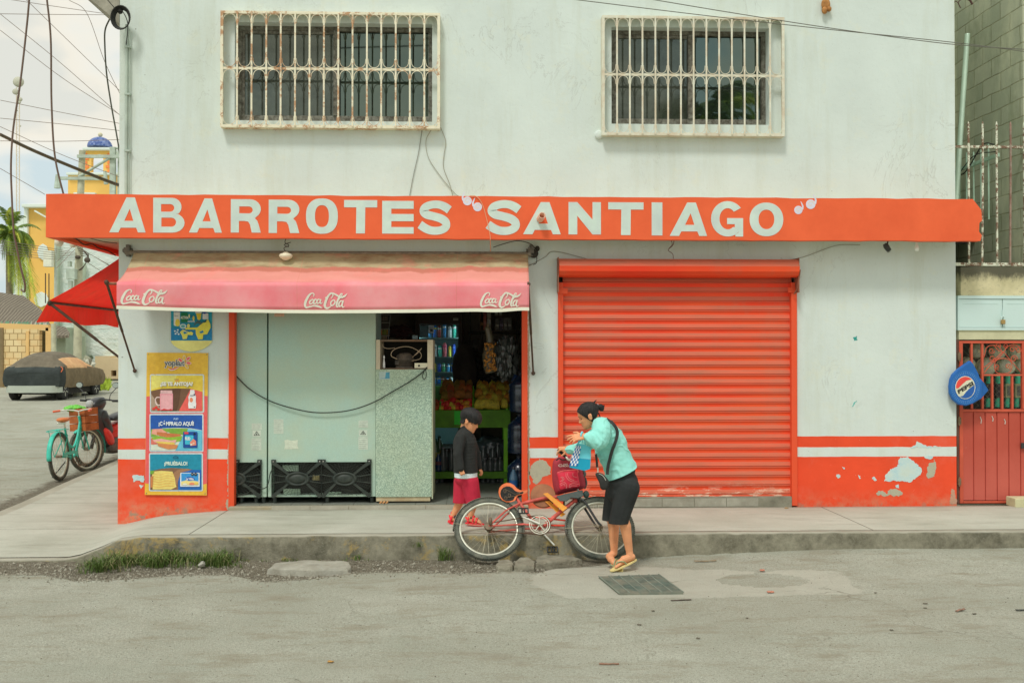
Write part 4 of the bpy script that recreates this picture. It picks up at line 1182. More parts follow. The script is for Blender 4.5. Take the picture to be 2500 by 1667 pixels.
tag(o, 'hanging blue and gold foil dairy sign with rounded bottom, half hidden by the awning', 'sign')
YA0, YA1 = YW - .07, YW - .50
za0 = wz(614, YA0, 800); za1 = wz(690, YA1, 800); zb = wz(752, YA1, 800)
ax0, ax1 = wx(285, YA1, 700), wx(1292, YA1, 700)
bx0, bx1 = wx(329, YA0, 614), wx(1289, YA0, 614)
aw = thing('awning', 'faded pink red awning with white drink lettering over the shop door', 'awning', ((ax0+ax1)/2, YW, 2.3))
def aw_y(x, z):                      # ripples of the valance
 k = (za1 - z) / (za1 - zb)
 return YA1 - .006 - .012 * k * math.sin(x * 5.1 + 1) - .006 * k * math.sin(x * 13) + .02 * k
def sag(x):                          # lower edge sags, lifts at the right
 u = (x - ax0) / (ax1 - ax0)
 return -.022 * math.sin(math.pi * min(u * 1.15, 1)) + .014 * max(0, u - .85) / .15 * math.sin(u*40) + .022 * (1 - u) ** 3
NX = 150
rows = []
for i in range(NX + 1):
 u = i / NX
 row = []
 for j in range(13):
  v = j / 12
  x = (bx0 + (bx1-bx0)*u) * (1-v) + (ax0 + (ax1-ax0)*u) * v
  bil = .014 * math.sin(math.pi*v) * math.sin(x*2.3+.6) + .006 * math.sin(math.pi*v) * math.sin(x*7)
  row.append(Vector((x, YA0 + (YA1 - YA0) * v + .0, za0 + (za1 - za0) * (v + .05*math.sin(math.pi*v)) - .015*math.sin(math.pi*v) + bil)))
 for j in range(1, 8):
  v = j / 7
  x = ax0 + (ax1-ax0)*u
  z = za1 + (zb - za1) * v
  row.append(Vector((x, aw_y(x, z), z + sag(x) * v)))
 rows.append(row)
n = len(rows[0])
cl = MB()
for j0, j1 in ((0, 12), (12, n-1)):      # a sharp fold where the valance starts
 k_ = j1 - j0 + 1
 cl.add([p for r in rows for p in r[j0:j1+1]], [(i*k_+j, (i+1)*k_+j, (i+1)*k_+j+1, i*k_+j+1)[::-1] for i in range(NX) for j in range(k_-1)], True)
t = NT('faded awning cloth')
x_, y_, z_ = t.sep()
wv = t.math('MULTIPLY', t.math('SUBTRACT', t.noise(1.6, 5, .6, (1,.3,.3)), .5), .16)
zz = t.math('ADD', z_, wv)
pink = t.mix(t.ramp(t.noise(2, 6, .6), .35, .65), lin(222, 98, 104, .50), lin(234, 124, 126, .52))
c = pink
pale = t.mix(t.ramp(t.noise(1.3, 5, .6, (1,1,5)), .3, .7), lin(205,132,120,.85), lin(218,148,136,.85))
on_top = t.math('GREATER_THAN', y_, YA1 + .002)
c = t.mix(t.math('MULTIPLY', on_top, t.sstep(zz, za1 - .03, za1 + .05)), c, pale)
mid = t.mix(t.noise(4, 5, .7, (1,1,3)), lin(196,112,98,.9), lin(188,126,104,.9))
c = t.mix(t.math('MULTIPLY', on_top, t.sstep(zz, za1 + .115, za1 + .135)), c, mid)
dst = t.mix(t.ramp(t.noise(2.4, 6, .7, (1,1,4)), .35, .6), lin(146,120,90,.86), lin(178,166,130,.86))
c = t.mix(t.math('MULTIPLY', on_top, t.sstep(zz, za1 + .165, za1 + .185)), c, dst)
stain = t.math('MULTIPLY', t.ramp(t.noise(3.2, 6, .7), .52, .7), .4)
c = t.mix(stain, c, lin(205,110,100,.65))
seam = t.math('LESS_THAN', t.math('ABSOLUTE', t.math('SUBTRACT', t.math('MODULO', t.math('SUBTRACT', x_, wx(528, YA1) - 10 * 1.62), 1.62), .81)), .003)
c = t.mix(t.math('MULTIPLY', seam, .4), c, lin(190,120,100,.74))
m_aw = t.out(c, .8, 0, t.bump(t.noise(9, 5, .6), .25, .01), .15)
t.b.inputs['Subsurface Weight'].default_value = 0
o = cl.build('awning_cloth', m_aw, aw)
sd_ = o.modifiers.new('t', 'SOLIDIFY'); sd_.thickness = .002
hem = MB()
vs_ = []
for i in range(NX + 1):
 x = ax0 + (ax1-ax0)*i/NX; y = aw_y(x, zb)
 for dz, dy in ((.0, -.004), (-.034, -.006), (-.034, .004), (0, .004)): vs_.append((x, y + dy, zb + sag(x) + dz))
hem.add(vs_, [(i*4+j, i*4+(j+1)%4, (i+1)*4+(j+1)%4, (i+1)*4+j) for i in range(NX) for j in range(4)] + [(3,2,1,0), (NX*4, NX*4+1, NX*4+2, NX*4+3)], False)
hem.build('awning_hem', mk(lin(205,205,186,.74), .8, .06, 4, .15, 60, name='cream hem'), aw)
COKE = [([(88,34),(97,14),(80,3),(48,22),(18,70),(9,108),(24,128),(58,112)], [5,8,7,15,19,17,10,4]),
 ([(14,116),(40,124),(85,112),(125,114),(155,124),(172,130)], [4,8,10,15,11,2]),
 ([(74,60),(54,76),(56,94),(74,92),(90,70),(80,57),(68,62)], [9,11,10,7,9,8,6]),
 ([(120,64),(112,54),(94,70),(92,90),(108,92),(126,76)], [7,8,12,12,7,4]),
 ([(150,62),(138,54),(122,74),(128,92),(146,82),(160,56),(152,84),(162,92),(176,80)], [7,8,12,9,6,10,12,7,4]),
 ([(202,44),(216,37)], [8,8]),
 ([(258,50),(278,24),(264,6),(232,28),(205,78),(198,112),(214,132),(244,124),(264,104)], [4,9,8,15,19,19,14,7,4]),
 ([(228,52),(238,16),(264,2),(305,16),(348,38),(388,30),(415,6)], [3,6,9,12,15,13,3]),
 ([(276,62),(256,84),(260,108),(280,106),(297,82),(287,62),(272,70)], [9,11,10,8,10,8,6]),
 ([(304,106),(330,66),(362,22),(366,8),(350,14),(326,60),(312,100),(318,122),(338,110)], [4,5,7,6,9,14,15,9,4]),
 ([(366,74),(352,70),(334,94),(340,118),(358,106),(376,68),(364,106),(372,124),(390,116)], [7,8,12,10,6,11,13,8,3])]
lg = MB(); kk = 0
for (px0, py0, px1, py1) in ((293,706,408,744), (741,714.5,848,753), (1172,713.5,1273,751)):
 lg = MB()
 for pth, w_ in COKE:
  Q = []
  for pr in strip([(a, -b_) for a, b_ in pth], [v*1.25 for v in w_]):
   for a, b_ in pr:
    p = W(px0 + (px1-px0)*a/417, py0 + (py1-py0)*(-b_)/136, YA1 - .02)
    Q.append((p.x, aw_y(p.x, p.z) - .0035 - .0002*kk, p.z))
  kk += 1
  lg.add(Q, [(2*i, 2*i+1, 2*i+3, 2*i+2) for i in range(len(Q)//2 - 1)], False)
 lg.build('script_lettering', mk(lin(206,206,190,.76), .8, .06, 5, name='cream print'), aw, label='cream script Coca-Cola mark')
rb_ = MB()
rb_.tube([(bx0 - .10, YA0, za0 - .02), (bx1 + .03, YA0, za0 - .02)], .024, 10); rb_.build('roller_tube', mk((.22,.19,.14), .6, .3, 20, name='roller steel'), aw)
for px_ in (312, 1296):
 rb_ = MB(); q = W(px_, 612, YW - .05)
 rb_.box(q.x - .03, q.x + .03, YW - .09, YW - .003, q.z - .03, q.z + .03); rb_.box(q.x - .012, q.x + .02, YW - .075, YW - .004, q.z - .062, q.z + .062)
 rb_.tube([(q.x - .05, YW-.05, q.z), (q.x + .05, YW-.05, q.z)], .02, 10)
 rb_.build('roller_bracket', mk((.16,.15,.12), .6, .3, 20, name='bracket steel'), aw)
xj = wx(254, YA1, 686)
rb_ = MB(); rb_.tube([(xj, YA1 + .03, za1 - .012), (ax1 - .0, YA1 + .03, za1 - .02)], .015, 10); rb_.build('front_bar', mk((.30,.12,.07), .7, .3, 20, name='rusty red bar'), aw)
m_arm = mk((.055,.045,.032), .55, .35, 14, .2, 60, dirt=(.25,.10,.05), dk=.5, ds=9, name='black arm paint')
def arm(p0, p1, r=.013):
 m = MB(); p0, p1 = Vector(p0), Vector(p1); d = (p1 - p0).normalized()
 m.tube([p0, p0.lerp(p1, .55), p0.lerp(p1, .56), p1], [r*1.05, r*1.05, r*.8, r*.8], 8)
 m.ell(p0, r*1.9, n=10, k=6); m.ell(p1, r*1.7, n=10, k=6)
 return m
a0 = Vector((xj + .02, YA1 + .012, za1)); a1 = W(329, 905, YW - .02)
arm(a0, a1).build('folding_arm', m_arm, aw)
a0 = W(1290, 756, YA1 + .02); a0 = Vector((ax1 - .01, YA1 + .02, za1 - .01)); a1 = W(1302, 911, YW - .02)
arm(a0, a1).build('folding_arm', m_arm, aw)
YS = 11.2
J = W(119, 734, YS)                   # near end of its front bar
Rt = Vector((XC - .02, YS, wz(606, YS, 330)))
side = thing('side_awning', 'bright red awning on the side wall left of the shop corner seen from below', 'awning', (J.x, YS, J.z))
LY = 2.6
sm_ = MB()
rows = []
for i in range(21):
 u = i / 20; y = YS + LY * u
 row = []
 for j in range(9):
  v = j / 8
  row.append(Vector((Rt.x + (J.x - Rt.x)*v, y, Rt.z + (J.z - Rt.z)*v - .03*math.sin(math.pi*v)*math.sin(math.pi*min(u*2+.3,1)))))
 for j in range(1, 6):
  v = j / 5
  row.append(Vector((J.x - .13*v*max(0, 1 - u*4) + .02*v*math.sin(y*7), y - .02*v, J.z - .235*v + .012*math.sin(y*5)*v)))
 rows.append(row)
n = 14
sm_.add([p for r in rows for p in r], [(i*n+j, (i+1)*n+j, (i+1)*n+j+1, i*n+j+1) for i in range(20) for j in range(n-1)], True)
t = NT('red awning vinyl')
c = t.mix(t.ramp(t.noise(2.2, 5, .6), .3, .7), lin(200, 24, 18, .5), lin(232, 44, 28, .5))
c = t.mix(t.math('MULTIPLY', t.ramp(t.noise(6, 7, .75, (1,1,.25)), .5, .75), .45), c, lin(120,45,28,.5))
m_ra = t.out(c, .6, 0, t.bump(t.noise(8, 4, .6), .3, .01), .3)
tr = t.n.new('ShaderNodeBsdfTranslucent'); t.lk(c, tr.inputs['Color'])
mxs = t.n.new('ShaderNodeMixShader'); mxs.inputs[0].default_value = .45
t.lk(t.b.outputs[0], mxs.inputs[1]); t.lk(tr.outputs[0], mxs.inputs[2]); t.lk(mxs.outputs[0], t.n['Material Output'].inputs['Surface'])
sm_.build('awning_cloth', m_ra, side)
q_ = MB(); q_.tube([(J.x + .015, YS - .03, J.z - .02), (J.x + .015, YS + LY, J.z - .02)], .016, 8); q_.build('front_bar', m_arm, side)
arm((J.x + .015, YS + .0, J.z - .03), (XC - .012, YS + .05, wz(882, YS, 300) - .10), .016).build('folding_arm', m_arm, side)
arm((J.x + .015, YS + LY - .05, J.z - .03), (XC - .012, YS + LY - .05, wz(882, YS, 300) - .10), .016).build('folding_arm', m_arm, side)
def speckle(name, a, b_, scale, amt=.5, tint=None):
 t = NT(name)
 v = t.n.new('ShaderNodeTexVoronoi'); v.inputs['Scale'].default_value = scale; t.lk(t.pos, v.inputs['Vector'])
 c = t.mix(t.ramp(v.outputs['Color'], .2, .8), a, b_)
 c = t.mix(t.math('MULTIPLY', t.ramp(t.noise(2.0, 6, .65), .4, .7), amt), c, tint or sc(a, .7))
 return t.out(c, .55, .25, t.bump(t.noise(40, 4, .6), .08, .003), .4)
m_st = speckle('pale steel', lin(142,166,154,.62), lin(150,174,162,.62), 160, .45, lin(156,158,130,.58))
m_galv = speckle('galvanised steel', lin(118,142,128,.68), lin(172,190,172,.68), 130, .3, lin(150,152,120,.62))
m_blk = mk((.028,.038,.032), .5, .25, 20, .15, 60, dirt=(.10,.11,.09), dk=.5, ds=12, name='black plastic')
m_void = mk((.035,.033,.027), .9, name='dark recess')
CO = (540, 980, .1786)
YC = YW + .085
def cz(a, b_, Y=YC): return W(CO[0] + a*CO[2], CO[1] + b_*CO[2], Y)
def cover(cx, cy, x0, x1, y0, y1, ears, parent):
 C0 = cz(cx, cy, YC - .02); m = MB()
 X0, X1, Z1, Z0 = cz(x0, y0).x, cz(x1, y0).x, cz(0, y0).z, cz(0, y1).z
 inside = lambda x, z: X0 - .001 <= x <= X1 + .001 and Z0 <= z <= Z1
 yy = YC - .022
 s_ = CO[2] / 226.5
 for i, (rx, rz) in enumerate([(150,95),(185,118),(215,140),(245,160),(275,180),(305,200),(335,220),(372,245)]):
  run = []
  for k in range(61):
   a = 2*math.pi*k/60
   x, z = C0.x + rx*s_*math.cos(a), C0.z + rz*s_*math.sin(a)
   if inside(x, z): run.append((x, yy + .012*(i/7), z))
   else:
    if len(run) > 1: m.tube(run, .0022, 4)
    run = []
  if len(run) > 1: m.tube(run, .0022, 4)
 for k in range(44):
  a = 2*math.pi*k/44
  p0 = (C0.x + 110*s_*math.cos(a), yy - .006, C0.z + 62*s_*math.sin(a)); r = 1.0
  while r > .3 and not inside(C0.x + 380*s_*r*math.cos(a), C0.z + 250*s_*r*math.sin(a)): r -= .03
  m.tube([p0, (C0.x + 380*s_*r*math.cos(a), yy + .012, C0.z + 250*s_*r*math.sin(a))], .0018, 4)
 m.lathe([(.0001,-.02),(.6,-.019),(.95,-.014),(1.0,-.006),(1.2,-.006),(1.25,-.014),(1.55,-.012),(1.62,0),(1.2,.004)], 30, Matrix.Translation((C0.x, yy - .004, C0.z)) @ Matrix.Diagonal((105*s_, 1, 60*s_, 1)) @ Matrix.Rotation(R(-90), 4, 'X'))
 for ex, ez, sx, sz in ((X0, Z1, -1, 1), (X1, Z1, 1, 1), (X0, Z0, -1, -1), (X1, Z0, 1, -1)):
  if abs(ex - C0.x) > 420*s_: continue
  e = Vector((ex - sx*.012, 0, ez + sz*.004)); c_ = Vector((C0.x + sx*120*s_, 0, C0.z + sz*60*s_))
  d = (e - c_).normalized(); p = Vector((-d.z, 0, d.x))
  pts = [c_ - p*.011, c_.lerp(e, .5) - p*.014, e - p*.022, e + d*.008 - p*.012, e + d*.008 + p*.012, e + p*.022, c_.lerp(e, .5) + p*.014, c_ + p*.011]
  pts = [(q.x, q.z) for q in pts]
  if sum(pts[i][0]*pts[(i+1)%8][1]-pts[(i+1)%8][0]*pts[i][1] for i in range(8)) < 0: pts.reverse()
  m.prism(pts, (yy - .012, yy + .004))
 for sx in (-1, 1):
  for sz in (-1, 1):
   xe = X1 if sx > 0 else X0
   if abs(xe - C0.x) > 420*s_: continue
   m.tube([(C0.x + sx*150*s_, yy - .004, C0.z + sz*30*s_), (xe, yy, C0.z + sz*58*s_)], .007, 4)
 for xe in (X0, X1):
  if abs(xe - C0.x) > 420*s_: continue
  m.box(xe - .003, xe + .003, yy - .006, YC - .001, Z0, Z1)
 o = m.build('fan_cover', m_blk, parent)
 sc_ = MB()
 for ex, ez in ((X0 + .018, Z1 + .01), (X1 - .018, Z1 + .01)):
  if abs(ex - C0.x) > 420*s_: continue
  sc_.box(ex - .022, ex + .022, yy - .011, YC - .001, ez - .02, ez + .02, m=0)
  sc_.lathe([(.007,0),(.007,.003),(.0001,.004)], 8, Matrix.Translation((ex, yy - .011, ez)) @ Matrix.Rotation(R(90), 4, 'X'), m=1)
 sc_.build('mounting_ear', [m_blk, mk((.5,.5,.45), .4, metal=.4, name='screw head')], o)
def sticker(x0, y0, x1, y1, parent, lines=5, tri=False, name='sticker'):
 b = Board(CO[0], CO[1], CO[2], YC - .0015)
 b.poly([(x0,y0),(x1,y0),(x1,y1),(x0,y1)], lin(172,182,168,.66))
 if tri:
  cx, w_ = (x0+x1)/2, (x1-x0)*.36
  b.poly([(cx-w_, y1-18), (cx, y0+8), (cx+w_, y1-18)], lin(60,66,60,.66)); b.poly([(cx-w_+14, y1-25), (cx, y0+24), (cx+w_-14, y1-25)], lin(172,182,168,.66))
  b.el(cx, y1-38, 8, 12, lin(60,66,60,.66))
 else:
  for i in range(lines):
   yy = y0 + (y1-y0)*(i+.6)/(lines+.4)
   b.poly([(x0+8,yy),(x1-10-(i*37%25),yy),(x1-10-(i*37%25),yy+4),(x0+8,yy+4)], lin(140,150,138,.66))
 b.build(name, parent)
fz0, fz1 = cz(0, 1305).z, 2.42
def cabinet(px0, px1, rec, label):
 fr = thing('refrigerator', label, 'refrigerator', (wx((px0+px1)/2, YC), YC+.3, Zf))
 m = MB(); x0, x1 = wx(px0, YC), wx(px1, YC)
 r0, r1, rz1, rz0 = cz(rec[0], 0).x, cz(rec[1], 0).x, cz(0, rec[2]).z, cz(0, rec[3]).z
 r0 = max(r0, x0 + .004)
 for a, b_, c_, d_ in ((x0,r0,fz0,fz1),(r1,x1,fz0,fz1),(r0,r1,rz1,fz1),(r0,r1,fz0,rz0)):
  if b_ - a > .0005: m.quad((a,YC,c_),(b_,YC,c_),(b_,YC,d_),(a,YC,d_))
 m.box(x0, x1, YC + .16, YC + .62, fz0, fz1)
 m.quad((x0,YC+.16,fz0),(x0,YC,fz0),(x0,YC,fz1),(x0,YC+.16,fz1)); m.quad((x1,YC,fz0),(x1,YC+.16,fz0),(x1,YC+.16,fz1),(x1,YC,fz1)); m.quad((x0,YC,fz1),(x1,YC,fz1),(x1,YC+.16,fz1),(x0,YC+.16,fz1))
 m.build('body', m_st, fr)
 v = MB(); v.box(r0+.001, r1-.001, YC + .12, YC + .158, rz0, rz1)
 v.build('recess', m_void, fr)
 v = MB(); v.box(r0+.001, r1-.001, YC + .01, YC + .119, rz0 - .012, rz0 + .006); v.build('bottom_lip', m_st, fr)
 v = MB()
 for f_ in (x0 + .06, (x0 + x1)/2 + .05, x1 - .04):
  v.lathe([(.022,Zf-.001),(.024,fz0-.006),(.018,fz0)], 10, Matrix.Translation((f_, YC + .05, 0)))
 v.box(x0 + .02, x1 - .02, YC + .03, YC + .5, fz0 - .012, fz0 - .002)
 v.build('feet', m_blk, fr)
 return fr, x0, x1
frA, _, _ = cabinet(574, 651.5, (190, 552, 832, 1285), 'narrow visible edge of a grey steel refrigerator beside the red door frame')
cover(180, 1055, 202, 552, 832, 1290, 1, frA)
sticker(418,298,555,385,frA,3); sticker(428,394,545,482,frA,0,True); sticker(415,500,550,665,frA,7)
frB, _, _ = cabinet(655.5, 917, (697, 2050, 832, 1285), 'widest grey steel refrigerator back with two black fan covers')
cover(1045, 1055, 697, 1375, 832, 1290, 1, frB); cover(1690, 1055, 1378, 2050, 832, 1290, 1, frB)
sticker(718,240,852,440,frB,7); sticker(1878,258,2008,356,frB,4); sticker(1882,388,1998,470,frB,0,True); sticker(1876,480,2008,655,frB,6)
b = Board(CO[0], CO[1], CO[2], YC - .0015)
b.poly([(862,530),(900,518),(960,535),(1048,522),(1045,600),(1058,645),(960,650),(862,652),(872,590)], lin(176,184,166,.66)); b.build('sticker', frB, label='torn paper remnant')
m_cn = [mk(lin(150,170,150,.6), .6, .2, 20, name='pale condenser'), mk(lin(150,140,95,.6), .7, name='brass label')]
def rec(x0,y0,x1,y1,yy,m=0): v = MB(); a, c_ = cz(x0,y1,YC+yy), cz(x1,y0,YC+yy); v.box(a.x, c_.x, YC+yy, YC+yy+.02, a.z, c_.z, m=m); v.build('condenser', m_cn, frB)
rec(840,868,1055,950,.06); rec(850,1190,1080,1270,.05); rec(1250,1005,1340,1075,.06,1); rec(1420,1235,1640,1265,.05)
v = MB()
for i in range(5): v.tube([tuple(cz(1640+a*1.0, 1255-12*i + 8*math.sin(a*.03+i), YC+.07)) for a in range(0, 330, 22)], .006, 6)
v.build('pipework', mk((.07,.065,.05), .6, name='pipes'), frB)
v = MB()                              # paper notice high up between the cabinets
b = Board(660, 640, .2806, YC - .0015); b.poly([(36,444),(122,444),(120,474),(34,474)], lin(190,160,135,.6)); b.rb([(44,452),(112,452)], 2, lin(160,120,100,.6)); b.build('sticker', frB, label='faded pink notice at the top')
Y3 = YW + .06
s3 = .1786
def c3(a, b_, Y=Y3): return W(900 + a*s3, 740 + b_*s3, Y)
gc = thing('cabinet', 'speckled galvanised cabinet with an open compressor box on top beside the shop door', 'cabinet', (wx(985, Y3), Y3+.3, Zf))
x0, x1 = wx(917.5, Y3), wx(1057, Y3)
zb3, zm3, zt3 = wz(1213, Y3, 985), c3(0, 905).z, c3(0, 500).z
m = MB(); m.box(x0, x1 - .012, Y3, Y3 + .6, zb3, zm3); m.build('body', m_galv, gc, bevel=.004)
m = MB(); m.box(x1 - .0115, x1, Y3 - .003, Y3 + .6, zb3 - .02, zm3 + .0); m.build('corner_trim', mk(lin(150,160,135,.6), .6, .15, 8, dirt=(.25,.13,.06), dk=.5, name='steel edge'), gc)
m = MB(); m.box(x0 + .005, x1 - .03, Y3 + .01, Y3 + .5, zb3 - .045, zb3 - .001); m.build('plinth', mk(lin(165,155,125,.6), .8, .2, 8, dirt=(.3,.13,.05), dk=.7, name='rusty plinth'), gc)
m_crm = mk(lin(192,180,155,.66), .6, .12, 5, dirt=(.3,.24,.17), dk=.4, name='cream panel')
m = MB()
m.box(x0 + .002, x0 + .045, Y3 + .002, Y3 + .5, zm3 + .001, zt3); m.box(x1 - .06, x1 - .001, Y3 + .002, Y3 + .5, zm3 + .001, zt3)
m.box(x0 + .046, x1 - .061, Y3 + .48, Y3 + .5, zm3 + .001, zt3)
m.build('box_sides', m_crm, gc, bevel=.002)
m = MB(); m.box(x0 + .046, x1 - .061, Y3 + .003, Y3 + .47, zt3 - .018, zt3 - .0); m.box(x0 + .046, x1 - .061, Y3 + .0, Y3 + .47, zm3 + .001, zm3 + .012); m.build('shelf_board', mk((.16,.13,.09), .8, .2, 9, dirt=(.3,.13,.06), dk=.6, name='old board'), gc)
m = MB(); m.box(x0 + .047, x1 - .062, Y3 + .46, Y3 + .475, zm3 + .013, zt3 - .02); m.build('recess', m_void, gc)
cp = c3(490, 790, Y3 + .14); hs = .052
m = MB(); m.lathe([(.85*hs,-.075),(1.35*hs,-.07),(1.42*hs,0),(1.52*hs,.002),(1.52*hs,.010),(1.38*hs,.02),(1.2*hs,.055),(.8*hs,.078),(.0001,.086)], 26, Matrix.Translation((cp.x, Y3+.16, cp.z + .01)) @ Matrix.Diagonal((1.35,1,.95,1)))
m.box(cp.x - .10, cp.x - .06, Y3 + .10, Y3 + .16, cp.z - .04, cp.z)
m.box(cp.x - .09, cp.x + .09, Y3 + .08, Y3 + .24, zm3 + .013, zm3 + .03)
o = m.build('compressor', mk((.075,.065,.055), .55, .3, 15, .3, 60, dirt=(.26,.2,.14), dk=.7, ds=10, name='dusty compressor'), gc)
m = MB()
m.tube(cr([c3(390,765,Y3+.05), c3(310,720,Y3+.04), c3(330,650,Y3+.05), c3(420,605,Y3+.08), c3(540,595,Y3+.09), c3(640,630,Y3+.07), c3(715,690,Y3+.05), c3(700,760,Y3+.04), c3(590,788,Y3+.05)]), .0035, 6)
m.tube(cr([c3(190,560,Y3+.05), c3(200,600,Y3+.05), c3(260,620,Y3+.06), c3(360,610,Y3+.1)]), .0028, 6)
m.tube(cr([c3(640,710,Y3+.05), c3(700,650,Y3+.06), c3(720,620,Y3+.08), c3(600,740,Y3+.05)]), .0028, 6)
m.build('hose', mk(lin(170,150,125,.66), .6, name='hose'), o)
m = MB(); a, c_ = c3(628,886,Y3+.01), c3(812,818,Y3+.01); m.box(a.x, c_.x, Y3 + .008, Y3 + .016, a.z, c_.z)
m.lathe([(.011,0),(.011,.008),(.005,.01),(.0001,.01)], 14, Matrix.Translation((c3(688,855).x, Y3+.008, c3(688,855).z)) @ Matrix.Rotation(R(90), 4, 'X'), m=1)
m.build('switch_plate', [mk(lin(205,195,170,.66), .5, name='switch plate'), m_void], gc)
m = MB(); q = c3(210, 905, Y3 + .05)
m.lathe([(.012,0),(.014,.02),(.012,.055),(.006,.085),(.005,.10),(.009,.115),(.009,.13),(.0001,.137)], 16, Matrix.Translation((q.x, Y3+.05, zm3 + .013)))
tag(m.build('white_bottle', mk(lin(215,215,205,.6), .3, name='white plastic')), 'slim white plastic bottle beside the compressor', 'bottle')
b = Board(900, 740, s3, Y3 - .003); b.poly([(146,938),(292,938),(290,1040),(144,1045)], lin(150,165,160,.62)); b.poly([(235,948),(286,944),(286,1028),(225,1030)], lin(70,130,150,.62)); b.rb([(160,1028),(285,1020)], 5, lin(70,130,150,.62)); b.build('sticker', gc, label='blue and white sticker under the open box')
m = MB()
for i in range(9):
 q = W(925 + i*2.6, 1211 - (i%3)*2, Y3 - .02); m.ell((q.x, Y3 - .012, Zf - .01 + .012*(i%3)), (.014,.012,.009), Euler((i, i*2, i)).to_matrix(), 8, 5)
tag(m.build('rag', mk(lin(176,130,85,.66), .9, .3, 30, .5, 60, name='rust crust')), 'crumpled tan rag at the foot of the galvanised cabinet', 'rag')
m = MB()
cp_ = [(577,918,.0),(610,950,-.015),(660,979,-.012),(720,998,-.02),(776,1007,-.02),(845,1003,-.02),(905,985,-.025),(960,955,-.03),(1010,925,-.03),(1038,902,-.02),(1042,893,.03)]
m.tube(cr([W(a, b_, YC - .015 + c_) for a, b_, c_ in cp_], 6), .0062, 8)
m.tube(cr([W(a, b_, Y3 - .012) for a, b_ in ((1036,905),(1031,918),(1036,926),(1041,915),(1039,900),(1044,896))], 6), .0035, 6)
tag(m.build('power_cord', mk((.035,.045,.035), .6, name='black cord')), 'slack black cord slung in a curve across the grey cabinets', 'cord')
m = MB()
m.tube(cr([cz(a, b_, YC - .03) for a, b_ in ((215,820),(235,1000),(290,1140),(350,1165),(430,1140),(500,1170),(560,1190),(620,1165),(650,1090),(670,980),(712,905))], 6), .005, 8)
m.tube(cr([cz(a, b_, YC - .03) for a, b_ in ((230,1280),(320,1268),(380,1235),(420,1195))], 6), .004, 6)
tag(m.build('power_cord', mk((.04,.05,.04), .6, name='black cord 2')), 'thin black cord looping low across the fan covers', 'cord')
def cyl_tag(name, lab, cat, mb, mats, **k): return tag(mb.build(name, mats, **k), lab, cat)
zs_ = CZ0 + .05
lamp = thing('hanging_lamp', 'white disc shaped sensor lamp hanging on a cable above the pink awning', 'lamp', (wx(698, YF+.12), YF+.12, wz(636, YF+.12, 698)))
q = W(698, 622, YF + .12)
m = MB(); m.lathe([(.0001,-.055),(.03,-.053),(.062,-.03),(.07,-.012),(.066,.004),(.03,.018),(.016,.032),(.0001,.034)], 24, Matrix.Translation(q)); m.build('lamp_body', mk(lin(205,200,175,.72), .35, .05, name='lamp plastic'), lamp)
m = MB(); m.lathe([(.0001,-.060),(.02,-.0585),(.022,-.054)], 16, Matrix.Translation(q)); m.build('lens', mk((.75,.75,.66), .2, name='lens'), lamp)
m = MB(); m.tube(cr([(q.x, q.y, q.z+.03), (q.x - .02, q.y, q.z+.07), (q.x + .03, q.y+.01, q.z+.10), (q.x - .01, q.y, q.z+.13), (q.x + .02, q.y, zs_)]), .004, 6); m.tube(cr([(q.x+.03, q.y, q.z+.08), (q.x - .02, q.y+.01, q.z+.105), (q.x + .05, q.y, q.z+.13)]), .004, 6); m.build('cable', mk((.05,.05,.04), .6, name='cable'), lamp)
def bulb(px, py, Y, r, lab, cap=True):
 q = W(px, py, Y); l = thing('bulb_lamp', lab, 'lamp', q)
 m = MB(); m.lathe([(.0001,-r),(r*.6,-r*.85),(r,-r*.2),(r*.96,r*.35),(r*.85,r*1.1)], 18, Matrix.Translation(q)); m.build('globe', mk(lin(196,196,176,.72), .3, .05, name='globe'), l)
 m = MB(); m.lathe([(r*.93,r*1.1),(r*1.02,r*1.15),(r*1.02,r*1.5),(r*.4,r*1.6),(r*.3, max(zs_-q.z, r*1.7))], 18, Matrix.Translation(q)); m.build('socket', mk(lin(190,190,170,.72), .6, name='socket'), l)
bulb(144, 592, YF + .35, .045, 'larger round white lamp under the left end of the canopy')
bulb(178, 597, YF + .75, .036, 'smaller white globe lamp under the canopy, right of the larger one')
m = MB(); q = W(2166, 605, YF + .15)
m.lathe([(.0001,-.045),(.026,-.04),(.03,.02),(.02,.05)], 16, Matrix.Translation(q) @ Matrix.Rotation(R(-35), 4, 'Y')); m.tube([(q.x, q.y, q.z), (q.x + .01, q.y, zs_)], .008, 6)
m.lathe([(.022,-.001),(.0001,0)], 14, Matrix.Translation(q + Vector((.02,-.002,-.045))) @ Matrix.Rotation(R(145), 4, 'Y'), m=1)
tag(m.build('security_camera', [mk((.045,.05,.045), .4, name='camera shell'), mk((.6,.6,.55), .3, name='camera ring')]), 'small black security camera under the canopy near its right end', 'camera')
m = MB(); q = W(2238, 607, YF + .15); m.lathe([(.0001,-.03),(.02,-.024),(.027,0),(.02,.025),(.012,.04),(.012, zs_ - q.z)], 14, Matrix.Translation(q)); tag(m.build('bulb_lamp', mk(lin(205,215,200,.72), .3, name='white bulb')), 'tiny white bulb under the canopy at the far right', 'lamp')
m = MB(); m.ell(W(1303, 619, YW - .05), (.05,.03,.05)); m.ell(W(1312, 607, YW-.03), (.025,.02,.03)); m.tube(cr([W(a, b_, YW-.09) for a, b_ in ((1204,604),(1235,594),(1265,588),(1296,596),(1308,612),(1310,640),(1302,646))]), .0045, 6)
tag(m.build('junction_box', mk((.05,.045,.035), .8, .4, 30, .4, name='junction')), 'blackened junction lump with wires right of the pink awning', 'junction box')
m = MB()
